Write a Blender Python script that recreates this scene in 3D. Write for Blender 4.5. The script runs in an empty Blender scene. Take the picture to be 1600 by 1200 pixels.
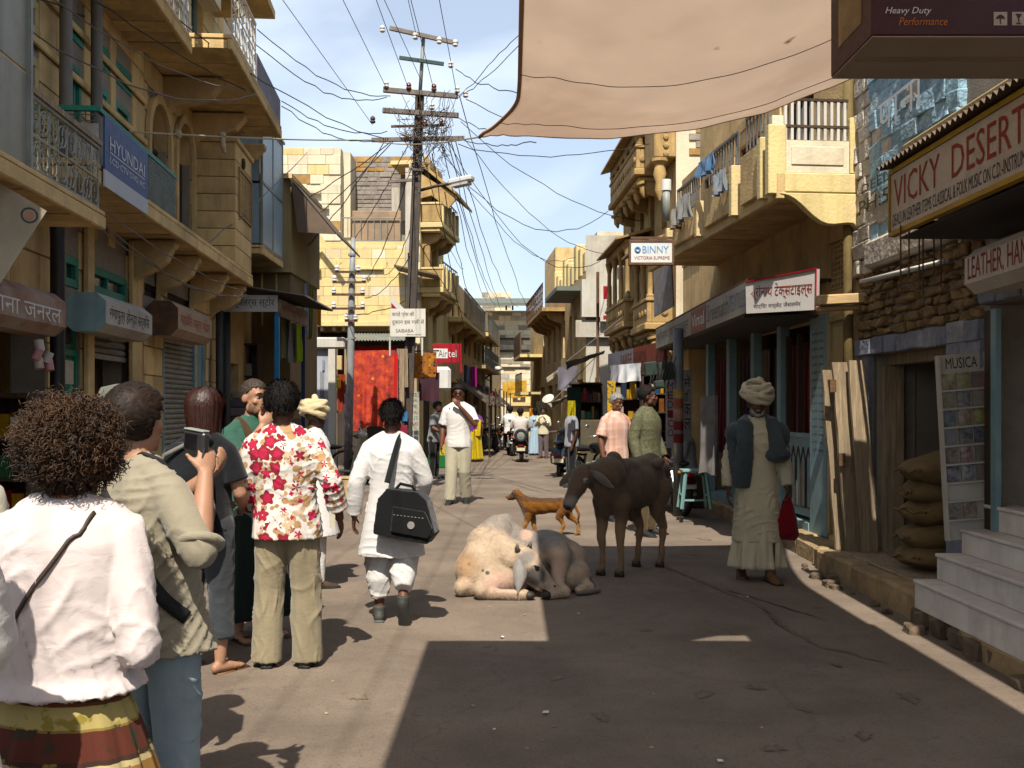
import bpy,bmesh,math,random
import numpy as np
from mathutils import Vector,Matrix
R=math.radians
rnd=random.Random(7)
S=bpy.context.scene
C=S.collection
# ---------------------------------------------------------------- camera, sky, sun, exposure
FPX,HOR,CZ=1600.0,636.0,1.6
cam_data=bpy.data.cameras.new('camera')
cam_data.sensor_width=36;cam_data.lens=36*FPX/1600
cam_data.shift_y=(HOR-600)/1600
cam_data.clip_start=0.05;cam_data.clip_end=2000
cam=bpy.data.objects.new('camera',cam_data);C.objects.link(cam)
cam.location=(0,0,CZ);cam.rotation_euler=(R(90),0,0)
S.camera=cam
SUN_A,SUN_B=0.05,0.75
sun_dir=Vector((SUN_A,SUN_B,-1)).normalized()
sun_data=bpy.data.lights.new('sun','SUN');sun_data.energy=4.9;sun_data.angle=R(0.53);sun_data.color=(1,.93,.82)
sun=bpy.data.objects.new('sun',sun_data);C.objects.link(sun)
sun.rotation_euler=sun_dir.to_track_quat('-Z','Y').to_euler();sun.location=(-3,-20,30)
W=bpy.data.worlds.new('World');S.world=W;W.use_nodes=True
def build_world():
 nt=W.node_tree;N=nt.nodes;L=nt.links
 N.clear()
 out=N.new('ShaderNodeOutputWorld');bg=N.new('ShaderNodeBackground');bg.inputs[1].default_value=0.088
 sky=N.new('ShaderNodeTexSky');sky.sky_type='NISHITA';sky.sun_disc=False
 sky.sun_elevation=math.asin(-sun_dir.z)
 sky.sun_rotation=math.atan2(-sun_dir.x,-sun_dir.y)
 sky.altitude=200;sky.air_density=1.0;sky.dust_density=2.2;sky.ozone_density=1.6
 tc=N.new('ShaderNodeTexCoord');mp=N.new('ShaderNodeMapping');mp.inputs['Scale'].default_value=(1,1,2.6)
 mp.inputs['Location'].default_value=(.5,.3,.62)
 n1=N.new('ShaderNodeTexNoise');n1.inputs['Scale'].default_value=3.1;n1.inputs['Detail'].default_value=5;n1.inputs['Roughness'].default_value=.48
 n1.inputs['Distortion'].default_value=.35
 rp=N.new('ShaderNodeValToRGB');rp.color_ramp.elements[0].position=.47;rp.color_ramp.elements[1].position=.7
 rp.color_ramp.elements[0].color=(.3,.3,.3,1);rp.color_ramp.elements[1].color=(.66,.66,.66,1)
 mx=N.new('ShaderNodeMix');mx.data_type='RGBA';mx.inputs[7].default_value=(8.0,8.8,9.6,1)
 L.new(tc.outputs['Generated'],mp.inputs[0]);L.new(mp.outputs[0],n1.inputs['Vector']);L.new(n1.outputs[0],rp.inputs[0])
 L.new(rp.outputs[0],mx.inputs[0]);L.new(sky.outputs[0],mx.inputs[6]);L.new(mx.outputs[2],bg.inputs[0]);L.new(bg.outputs[0],out.inputs[0])
build_world()
S.view_settings.view_transform='Standard';S.view_settings.look='None'
S.view_settings.exposure=0.87;S.view_settings.gamma=1
S.render.engine='CYCLES';S.cycles.use_denoising=True;S.cycles.max_bounces=6;S.cycles.diffuse_bounces=4
S.cycles.caustics_reflective=False;S.cycles.caustics_refractive=False
# ---------------------------------------------------------------- helpers
def at(px,py,Y):
 return Vector(((px-800)/FPX*Y,Y,CZ+(HOR-py)/FPX*Y))
def gp(px,py,z=0.0):
 return at(px,py,(CZ-z)*FPX/(py-HOR))
def col(h,k=1.0):
 h=h.lstrip('#');v=[int(h[i:i+2],16)/255 for i in (0,2,4)]
 return tuple(k*(x/12.92 if x <= .04045 else ((x+.055)/1.055) ** 2.4) for x in v)
TMP=bpy.data.scenes.new('workbench');TVL=TMP.view_layers[0]
def evaluated(data,mods=()):
 o=bpy.data.objects.new('work',data);TMP.collection.objects.link(o)
 for t,kw in mods:
  m=o.modifiers.new(t,t)
  for k,v in kw.items(): setattr(m,k,v)
 TVL.update();dg=TVL.depsgraph
 me=bpy.data.meshes.new_from_object(o.evaluated_get(dg))
 bpy.data.objects.remove(o)
 return me
def tag(o,label=None,cat=None,group=None,kind=None):
 if label: o['label']=label
 if cat: o['category']=cat
 if group: o['group']=group
 if kind: o['kind']=kind
 return o
def thing(name,label,cat,loc=(0,0,0),rotz=0.0,group=None,scale=1.0):
 o=bpy.data.objects.new(name,None);C.objects.link(o);o.empty_display_size=.2
 o.location=loc;o.rotation_euler=(0,0,rotz);o.scale=(scale,)*3
 return tag(o,label,cat,group)
def copy_tree(o,parent=None):
 c=o.copy();C.objects.link(c);c.parent=parent
 for ch in list(o.children): copy_tree(ch,c)
 return c
def link_mesh(name,me,m,parent=None,smooth=False):
 o=bpy.data.objects.new(name,me);C.objects.link(o)
 for x in (m if isinstance(m,(list,tuple)) else [m]): me.materials.append(x)
 if parent: o.parent=parent
 if smooth and len(me.polygons): me.polygons.foreach_set('use_smooth',[True]*len(me.polygons))
 return o
def frame(d,up=Vector((0,0,1))):
 d=Vector(d).normalized();a=d.cross(up)
 if a.length<1e-4: a=d.cross(Vector((0,1,0)))
 a.normalize();b=a.cross(d).normalized()
 return a,b
class MB:
 """collects shapes in the coordinates of the parent and links them as one mesh"""
 def __init__(s): s.v=[];s.f=[];s.mi=[];s.cur=0
 def add(s,vs,fs):
  n=len(s.v);s.v.extend([tuple(x) for x in vs]);s.f.extend([tuple(i+n for i in f) for f in fs]);s.mi.extend([s.cur]*len(fs));return s
 def box(s,x0,x1,y0,y1,z0,z1):
  if x0>x1: x0,x1=x1,x0
  if y0>y1: y0,y1=y1,y0
  if z0>z1: z0,z1=z1,z0
  return s.add([(x0,y0,z0),(x1,y0,z0),(x1,y1,z0),(x0,y1,z0),(x0,y0,z1),(x1,y0,z1),(x1,y1,z1),(x0,y1,z1)],
  [(0,3,2,1),(4,5,6,7),(0,1,5,4),(1,2,6,5),(2,3,7,6),(3,0,4,7)])
 def obox(s,c,ax,ay,az):
  c,ax,ay,az=Vector(c),Vector(ax),Vector(ay),Vector(az)
  vs=[c+ax*i+ay*j+az*k for k in (-1,1) for i,j in ((-1,-1),(1,-1),(1,1),(-1,1))]
  return s.add(vs,[(0,3,2,1),(4,5,6,7),(0,1,5,4),(1,2,6,5),(2,3,7,6),(3,0,4,7)])
 def bar(s,p0,p1,w,h=None,up=Vector((0,0,1))):
  p0,p1=Vector(p0),Vector(p1);a,b=frame(p1-p0,Vector(up));h=h or w
  return s.obox((p0+p1)/2,(p1-p0)/2,a*w/2,b*h/2)
 def prism(s,poly,o,ax,ay,az):
  o,ax,ay,az=Vector(o),Vector(ax),Vector(ay),Vector(az);n=len(poly)
  vs=[o+ax*a+ay*b for a,b in poly]+[o+ax*a+ay*b+az for a,b in poly]
  return s.add(vs,[tuple(range(n))[::-1],tuple(range(n,2*n))]+[(i,(i+1)%n,n+(i+1)%n,n+i) for i in range(n)])
 def tube(s,pts,r,seg=6,cap=True,flat=None):
  pts=[Vector(p) for p in pts];n=len(pts);rs=r if isinstance(r,(list,tuple)) else [r]*n
  vs=[];a=None
  for i,p in enumerate(pts):
   d=(pts[min(i+1,n-1)]-pts[max(i-1,0)])
   if d.length<1e-9: d=Vector((0,0,1))
   d.normalize()
   if a is None: a,b=frame(d)
   else:
    a=(a-d*a.dot(d))
    if a.length<1e-6: a,b=frame(d)
    a.normalize();b=a.cross(d)
   rr=rs[i];ra,rb=rr if isinstance(rr,(tuple,list)) else (rr,rr)
   for k in range(seg):
    t=2*math.pi*k/seg;vs.append(p+a*math.cos(t)*ra+b*math.sin(t)*rb)
  fs=[(i*seg+k,i*seg+(k+1)%seg,(i+1)*seg+(k+1)%seg,(i+1)*seg+k) for i in range(n-1) for k in range(seg)]
  if cap: fs+= [tuple(range(seg))[::-1],tuple(range((n-1)*seg,n*seg))]
  return s.add(vs,fs)
 def ring(s,c,rad,r,axis=(0,1,0),seg=24,sub=6):
  c=Vector(c);a,b=frame(Vector(axis));vs=[];n=Vector(axis).normalized()
  for i in range(seg):
   t=2*math.pi*i/seg;d=a*math.cos(t)+b*math.sin(t)
   for k in range(sub):
    q=2*math.pi*k/sub;vs.append(c+d*(rad+r*math.cos(q))+n*r*math.sin(q))
  return s.add(vs,[(i*sub+k,((i+1)%seg)*sub+k,((i+1)%seg)*sub+(k+1)%sub,i*sub+(k+1)%sub) for i in range(seg) for k in range(sub)])
 def lathe(s,prof,o=(0,0,0),axis=(0,0,1),seg=16):
  o=Vector(o);n=Vector(axis).normalized();a,b=frame(n);m=len(prof);vs=[]
  for r,z in prof:
   for k in range(seg):
    t=2*math.pi*k/seg;vs.append(o+n*z+(a*math.cos(t)+b*math.sin(t))*r)
  fs=[(i*seg+k,i*seg+(k+1)%seg,(i+1)*seg+(k+1)%seg,(i+1)*seg+k) for i in range(m-1) for k in range(seg)]
  fs+= [tuple(range(seg))[::-1],tuple(range((m-1)*seg,m*seg))]
  return s.add(vs,fs)
 def ell(s,c,r,rot=None,seg=16,rings=10):
  c=Vector(c);r=r if isinstance(r,(tuple,list)) else (r,r,r);M=rot if rot is not None else Matrix.Identity(3);vs=[c+M @ Vector((0,0,-r[2]))]
  for i in range(1,rings):
   t=-math.pi/2+math.pi*i/rings
   for k in range(seg):
    q=2*math.pi*k/seg;vs.append(c+M @ Vector((r[0]*math.cos(t)*math.cos(q),r[1]*math.cos(t)*math.sin(q),r[2]*math.sin(t))))
  vs.append(c+M @ Vector((0,0,r[2])));T=len(vs)-1
  fs=[(0,1+(k+1)%seg,1+k) for k in range(seg)]
  fs+= [(1+i*seg+k,1+i*seg+(k+1)%seg,1+(i+1)*seg+(k+1)%seg,1+(i+1)*seg+k) for i in range(rings-2) for k in range(seg)]
  fs+= [(T,1+(rings-2)*seg+k,1+(rings-2)*seg+(k+1)%seg) for k in range(seg)]
  return s.add(vs,fs)
 def loft(s,rings,seg=20,power=2.0):
  vs=[]
  for c,rx,ry in rings:
   for k in range(seg):
    t=2*math.pi*k/seg;ct,st=math.cos(t),math.sin(t);e=2/power
    vs.append((c[0]+rx*math.copysign(abs(ct) ** e,ct),c[1]+ry*math.copysign(abs(st) ** e,st),c[2]))
  n=len(rings)
  fs=[(i*seg+k,i*seg+(k+1)%seg,(i+1)*seg+(k+1)%seg,(i+1)*seg+k) for i in range(n-1) for k in range(seg)]
  fs+= [tuple(range(seg))[::-1],tuple(range((n-1)*seg,n*seg))]
  return s.add(vs,fs)
 def grid(s,P,close=False):
  n,m=len(P),len(P[0]);vs=[p for row in P for p in row]
  return s.add(vs,[(i*m+j,i*m+j+1,(i+1)*m+j+1,(i+1)*m+j) for i in range(n-1) for j in range(m-1)])
 def mesh(s):
  me=bpy.data.meshes.new('mesh');me.from_pydata(s.v,[],s.f)
  if any(s.mi): me.polygons.foreach_set('material_index',s.mi)
  me.validate();return me
 def build(s,name,m,parent=None,smooth=False,bevel=0,label=None,fixn=True,angle=None):
  me=s.mesh()
  if fixn:
   bm=bmesh.new();bm.from_mesh(me);bmesh.ops.recalc_face_normals(bm,faces=bm.faces);bm.to_mesh(me);bm.free()
  o=link_mesh(name,me,m,parent,smooth)
  if bevel:
   b=o.modifiers.new('bevel','BEVEL');b.width=bevel;b.segments=1;b.limit_method='ANGLE'
  if smooth and angle:
   me.set_sharp_from_angle(angle=R(angle))
  if label: o['label']=label
  return o
def solid_sheet(mb,P,n,t):
 P=[[Vector(p) for p in row] for row in P];n=Vector(n)*t;mb.grid(P);Q=[[p-n for p in row] for row in P];mb.grid(Q[::-1])
 for a,b in ((P[0],Q[0]),(P[-1],Q[-1]),([r[0] for r in P],[r[0] for r in Q]),([r[-1] for r in P],[r[-1] for r in Q])): mb.grid([a,b])
 return mb
def text(parent,s,org,xd,ud,w,h,m,name='lettering',depth=0.0025,shear=0.0):
 """lettering fitted into a rectangle of w x h whose lower left corner is org"""
 cu=bpy.data.curves.new('t','FONT');cu.body=s;cu.resolution_u=2;cu.shear=shear
 me=evaluated(cu);bpy.data.curves.remove(cu)
 n=len(me.vertices);a=np.empty(n*3);me.vertices.foreach_get('co',a);a=a.reshape(-1,3)
 if n== 0: return None
 lo,hi=a[:,:2].min(0),a[:,:2].max(0);q=(a[:,:2]-lo)/np.maximum(hi-lo,1e-6)
 xd,ud=Vector(xd).normalized(),Vector(ud).normalized();nn=xd.cross(ud)
 o=np.array(Vector(org)+nn*depth)
 a=o+np.outer(q[:,0]*w,xd)+np.outer(q[:,1]*h,ud)
 me.vertices.foreach_set('co',a.ravel());me.materials.clear();me.update()
 return link_mesh(name,me,m,parent)
 # ---------------------------------------------------------------- materials
MATS={}
def mat(name,c,rough=.85,var=.18,scale=3.0,bump=.25,bscale=60,c2=None,metal=0.0,streak=0.0,stain=None,stain_amt=.5,spec=.35,
stretch=(1,1,1),trans=0.0,sheen=0.0,bdist=.01,spots=None):
 if name in MATS: return MATS[name]
 m=bpy.data.materials.new(name);MATS[name]=m;m.use_nodes=True;nt=m.node_tree;N,L=nt.nodes,nt.links
 b=N['Principled BSDF'];b.inputs['Roughness'].default_value=rough;b.inputs['Metallic'].default_value=metal;b.inputs['Specular IOR Level'].default_value=spec
 if sheen: b.inputs['Sheen Weight'].default_value=sheen
 tc=N.new('ShaderNodeTexCoord');oi=N.new('ShaderNodeObjectInfo');ml=N.new('ShaderNodeVectorMath');ml.operation='MULTIPLY_ADD'
 cmb=N.new('ShaderNodeCombineXYZ')
 for i in range(3): L.new(oi.outputs['Random'],cmb.inputs[i])
 L.new(cmb.outputs[0],ml.inputs[0]);ml.inputs[1].default_value=(17,9,13);L.new(tc.outputs['Object'],ml.inputs[2])
 vec=ml.outputs[0]
 mp=N.new('ShaderNodeMapping');mp.inputs['Scale'].default_value=stretch;L.new(vec,mp.inputs[0])
 n1=N.new('ShaderNodeTexNoise');n1.inputs['Scale'].default_value=scale;n1.inputs['Detail'].default_value=6;n1.inputs['Roughness'].default_value=.62
 L.new(mp.outputs[0],n1.inputs['Vector'])
 rp=N.new('ShaderNodeValToRGB');L.new(n1.outputs[0],rp.inputs[0])
 lo=tuple(x*(1-var) for x in c);hi=tuple(min(1,x*(1+var)) for x in c) if c2 is None else c2
 rp.color_ramp.elements[0].position=.3;rp.color_ramp.elements[1].position=.7
 rp.color_ramp.elements[0].color=(*lo,1);rp.color_ramp.elements[1].color=(*hi,1)
 cur=rp.outputs[0]
 def blend(fac,colour,mode='MIX'):
  nonlocal cur
  x=N.new('ShaderNodeMix');x.data_type='RGBA';x.blend_type=mode;L.new(fac,x.inputs[0]);L.new(cur,x.inputs[6]);x.inputs[7].default_value=(*colour,1);cur=x.outputs[2]
 def band(node_out,a,bb,amt):
  r=N.new('ShaderNodeMapRange');r.inputs[1].default_value=a;r.inputs[2].default_value=bb;r.inputs[4].default_value=amt;L.new(node_out,r.inputs[0]);return r.outputs[0]
 if streak:
  m2=N.new('ShaderNodeMapping');m2.inputs['Scale'].default_value=(7,7,.55);L.new(vec,m2.inputs[0])
  n2=N.new('ShaderNodeTexNoise');n2.inputs['Scale'].default_value=1.0;n2.inputs['Detail'].default_value=5;L.new(m2.outputs[0],n2.inputs['Vector'])
  blend(band(n2.outputs[0],.52,.75,streak),tuple(x*.35 for x in c))
 if stain is not None:
  n3=N.new('ShaderNodeTexNoise');n3.inputs['Scale'].default_value=scale*.37;n3.inputs['Detail'].default_value=8;n3.inputs['Roughness'].default_value=.7;L.new(vec,n3.inputs['Vector'])
  blend(band(n3.outputs[0],.5,.62,stain_amt),stain)
 if spots is not None:
  n4=N.new('ShaderNodeTexNoise');n4.inputs['Scale'].default_value=spots[1];n4.inputs['Detail'].default_value=3;L.new(vec,n4.inputs['Vector'])
  blend(band(n4.outputs[0],spots[2],spots[2]+.05,1.0),spots[0])
  # a little of each object's own shade
 hv=N.new('ShaderNodeHueSaturation');mr=N.new('ShaderNodeMapRange');mr.inputs[3].default_value=1-var*.45;mr.inputs[4].default_value=1+var*.45
 L.new(oi.outputs['Random'],mr.inputs[0]);L.new(mr.outputs[0],hv.inputs['Value']);L.new(cur,hv.inputs['Color']);cur=hv.outputs[0]
 L.new(cur,b.inputs['Base Color'])
 if bump:
  nb=N.new('ShaderNodeTexNoise');nb.inputs['Scale'].default_value=bscale;nb.inputs['Detail'].default_value=5;L.new(mp.outputs[0],nb.inputs['Vector'])
  bp=N.new('ShaderNodeBump');bp.inputs['Strength'].default_value=bump;bp.inputs['Distance'].default_value=bdist;L.new(nb.outputs[0],bp.inputs['Height']);L.new(bp.outputs[0],b.inputs['Normal'])
  rr=N.new('ShaderNodeMapRange');rr.inputs[3].default_value=max(0,rough-.12);rr.inputs[4].default_value=min(1,rough+.12);L.new(nb.outputs[0],rr.inputs[0]);L.new(rr.outputs[0],b.inputs['Roughness'])
 if trans:
  o=N['Material Output'];tb=N.new('ShaderNodeBsdfTranslucent');L.new(cur,tb.inputs[0]);ms=N.new('ShaderNodeMixShader');ms.inputs[0].default_value=trans
  L.new(b.outputs[0],ms.inputs[1]);L.new(tb.outputs[0],ms.inputs[2]);L.new(ms.outputs[0],o.inputs[0])
 return m
def paint(name,h,rough=.45,**k):
 k.setdefault('var',.1);k.setdefault('bump',.12);return mat(name,col(h),rough,**k)
def cloth(name,h,var=.1,**k):
 new=name not in MATS
 m=cloth_(name,h,var,**k)
 if new:
  N,L=m.node_tree.nodes,m.node_tree.links;b=N['Principled BSDF'];src=b.inputs['Normal'].links[0].from_socket;tc=[n for n in N if n.type== 'TEX_COORD'][0]
  n=N.new('ShaderNodeTexNoise');n.inputs['Scale'].default_value=11;n.inputs['Detail'].default_value=4;n.inputs['Distortion'].default_value=1.4;n.inputs['Roughness'].default_value=.45;mp=N.new('ShaderNodeMapping');mp.inputs['Scale'].default_value=(1,1,1.7);mp.inputs['Rotation'].default_value=(.3,.5,.2);L.new(tc.outputs['Object'],mp.inputs[0]);L.new(mp.outputs[0],n.inputs['Vector'])
  bp=N.new('ShaderNodeBump');bp.inputs['Strength'].default_value=.3;bp.inputs['Distance'].default_value=.012;L.new(n.outputs[0],bp.inputs['Height']);L.new(src,bp.inputs['Normal']);L.new(bp.outputs[0],b.inputs['Normal'])
 return m
def cloth_(name,h,var=.1,**k):
 k.setdefault('bump',.25);k.setdefault('bscale',260);k.setdefault('bdist',.003);k.setdefault('sheen',.15);k.setdefault('spec',.15)
 return mat(name,col(h),.95,var,**k)
STONE=mat('ochre_sandstone',(.80,.56,.25),.9,.22,2.2,.5,35,streak=.45,stain=(.4,.27,.13),stain_amt=.6,bdist=.012)
STONE_Y=mat('yellow_limewash',(.84,.67,.30),.9,.1,1.6,.5,30,streak=.35,stain=(.72,.54,.31),stain_amt=.75,spots=((.5,.34,.2),2.1,.69),bdist=.012)
STONE_P=mat('pale_yellow_plaster',(.86,.76,.54),.9,.08,1.3,.5,25,streak=.35,stain=(.66,.5,.34),stain_amt=.6,bdist=.012)
STONE_G=mat('golden_carved_stone',(.52,.34,.13),.88,.25,3.0,.55,40,streak=.5,stain=(.27,.17,.08),stain_amt=.5,bdist=.012)
GREYBRICK=mat('grey_brick',(.34,.30,.265),.92,.3,6,.5,50,bdist=.01)
ORANGEBRICK=mat('tan_brick',(.46,.30,.15),.92,.25,6,.5,50,bdist=.01)
MORTAR=mat('mortar',(.36,.32,.27),.95,.2,5,.5,60)
PLASTER=mat('dirty_white_plaster',(.62,.58,.50),.9,.14,2,.35,40,streak=.5,stain=(.36,.31,.25),stain_amt=.5)
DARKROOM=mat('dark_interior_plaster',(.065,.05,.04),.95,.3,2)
DARKWOOD=mat('dark_weathered_wood',(.07,.045,.028),.8,.4,4,.5,40,stretch=(6,6,.6))
OLDWOOD=mat('bleached_old_wood',(.40,.30,.185),.85,.4,5,.8,30,stretch=(7,7,.5),streak=.5,bdist=.012)
NEWWOOD=mat('pale_cut_timber',(.62,.42,.2),.75,.2,5,.4,40,stretch=(.6,6,6))
GREEN=paint('faded_turquoise_paint','#3f8a78',.55,var=.25,stain=(.16,.15,.1),stain_amt=.35)
BLUEP=paint('pale_blue_paint','#86a9b0',.6,var=.22,stain=(.3,.33,.3),stain_amt=.45,streak=.4)
BLUEROUGH=mat('blue_limewash_rubble',col('#a6c2d0'),.9,.2,4,.9,12,stain=col('#b9c7cc'),stain_amt=.8,bdist=.05)
PALEROUGH=mat('pale_limewash_rubble',(.63,.56,.47),.9,.2,4,.9,12,stain=(.42,.31,.2),stain_amt=.6,bdist=.05)
CREAM=paint('cream_paint','#c8b27c',.6,var=.15,stain=(.3,.22,.12),stain_amt=.3)
IRON=mat('grey_iron',(.11,.11,.105),.55,.35,8,.3,60,stain=(.13,.07,.035),stain_amt=.5)
RUST=mat('rusty_iron',(.13,.075,.045),.75,.4,8,.4,60,stain=(.05,.04,.035),stain_amt=.5)
SILVER=paint('silver_grey_paint','#8f938d',.5,var=.25,stain=(.17,.13,.09),stain_amt=.5)
WHITEP=paint('chalky_white_paint','#d9d5ca',.7,var=.08,stain=(.45,.39,.31),stain_amt=.35,streak=.3)
GLASS=mat('dusty_dark_glass',(.035,.04,.04),.18,.4,3,.05,10,spec=.6)
BLACK=mat('black_rubber',(.012,.012,.012),.7,.4,10,.2,80)
CHROME=mat('dull_chrome',(.55,.55,.53),.3,.15,10,.1,60,metal=.9)
PLAST_W=paint('white_plastic','#e6e4de',.4)
REDP=paint('sign_red','#a51f2a',.45,var=.12)
INKR=mat('red_lettering',col('#8c2a20'),.7,.3,20,0);INKK=mat('black_lettering',(.02,.018,.016),.7,.2,20,0)
INKB=mat('blue_lettering',col('#6fa3cf'),.6,.15,20,0);INKW=mat('white_lettering',(.78,.78,.76),.6,.1,20,0);INKO=mat('orange_lettering',col('#c77a2a'),.6,.15,20,0)
WIRE=mat('black_cable',(.015,.014,.013),.6,.2,5,0);WIREG=mat('grey_cable',(.18,.16,.14),.7,.2,5,0)
ROPE=mat('jute_rope',(.45,.38,.27),.95,.3,40,.4,200)
PORCELAIN=mat('white_porcelain',(.75,.73,.68),.25,.1,5,0);PORCELAIN_B=mat('brown_porcelain',(.16,.06,.035),.3,.2,5,0)
# ---------------------------------------------------------------- facades
class Fac:
 """a wall standing on the ground line through (x, y) along d; outward = side of the street"""
 def __init__(s,x,y,d,side):
  s.O=Vector((x,y));s.d=Vector(d).normalized();s.n=Vector((s.d.y,-s.d.x))*side;s.side=side
  s.rot=math.atan2(s.d.y,s.d.x)
 def u(s,px,out=0.0):
  k=(px-800)/FPX;o=s.O+s.n*out
  return (k*o.y-o.x)/(s.d.x-k*s.d.y)
 def z(s,px,py,out=0.0):
  p=s.O+s.n*out+s.d*s.u(px,out);return CZ+(HOR-py)/FPX*p.y
 def y(s,out): return-s.side*out
 def thing(s,name,label,cat,group=None): return thing(name,label,cat,(s.O.x,s.O.y,0),s.rot,group)
 def mb(s): return FB(s)
 def w(s,u,out,z): p=s.O+s.d*u+s.n*out;return Vector((p.x,p.y,z))
 def vec(s,u,out,z): return Vector((u,s.y(out),z))
 # lettering on a plate facing the street reads away from the camera on a left-hand wall, towards it on a right-hand wall
 def text(s,parent,st,u0,u1,z0,z1,out,m,**k):
  if s.side>0: return text(parent,st,s.vec(u0,out,z0),(1,0,0),(0,0,1),u1-u0,z1-z0,m,**k)
  return text(parent,st,s.vec(u1,out,z0),(-1,0,0),(0,0,1),u1-u0,z1-z0,m,**k)
class FB(MB):
 def __init__(s,F): super().__init__();s.F=F
 def fb(s,u0,u1,o0,o1,z0,z1): return s.box(u0,u1,s.F.y(o0),s.F.y(o1),z0,z1)
 def wall(s,u0,u1,z0,z1,o0,o1,holes):
  us=sorted({u0,u1,*[min(max(x,u0),u1) for h in holes for x in h[:2]]});zs=sorted({z0,z1,*[min(max(x,z0),z1) for h in holes for x in h[2:]]})
  for i in range(len(zs)-1):
   run=None
   for j in range(len(us)-1):
    cu,cz=(us[j]+us[j+1])/2,(zs[i]+zs[i+1])/2
    solid=not any(h[0]<cu<h[1] and h[2]<cz<h[3] for h in holes)
    if solid and run is None: run=us[j]
    if not solid and run is not None: s.fb(run,us[j],o0,o1,zs[i],zs[i+1]);run=None
   if run is not None: s.fb(run,us[-1],o0,o1,zs[i],zs[i+1])
  return s
def blocks(F,parent,u0,u1,z0,z1,ch,bl,o0,o1,holes,m,name='block',gap=.012,jit=.008,seed=1,most=300,prob=1.0,rough=0.0):
 """courses of separate stones, leaving out the openings"""
 r=random.Random(seed);z=z0;k=0;n=0
 while z<z1-.02:
  zt=min(z+ch*r.uniform(.9,1.1),z1)
  if z1-zt<ch*.35: zt=z1
  cuts=[];spans=[(u0,u1)]
  for h in holes:
   if h[2]<zt-.01 and h[3]>z+.01:
    spans=[q for a,b in spans for q in ((a,min(b,h[0])),(max(a,h[1]),b)) if q[1]-q[0]>.03]
  for a,b in spans:
   u=a;first=True
   while u<b-.01:
    L=bl*r.uniform(.75,1.25)*(.5 if first and k%2 else 1);first=False
    e=min(u+L,b)
    if b-e<bl*.3: e=b
    if r.random()<prob and n<most:
     q=FB(F);j=r.uniform(-jit,jit);q.fb(u+gap/2,e-gap/2,o0,o1+j,z+gap/2,zt-gap/2)
     if rough:
      q.v=[(x+r.uniform(-1,1)*rough,y+r.uniform(-1,1)*rough,zz+r.uniform(-1,1)*rough) for x,y,zz in q.v]
     mm=m if not isinstance(m,list) else r.choice(m)
     q.build(name,mm,parent,bevel=min(.006+rough*.3,.012));n+= 1
    u=e
  z=zt;k+= 1
 return n
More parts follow.
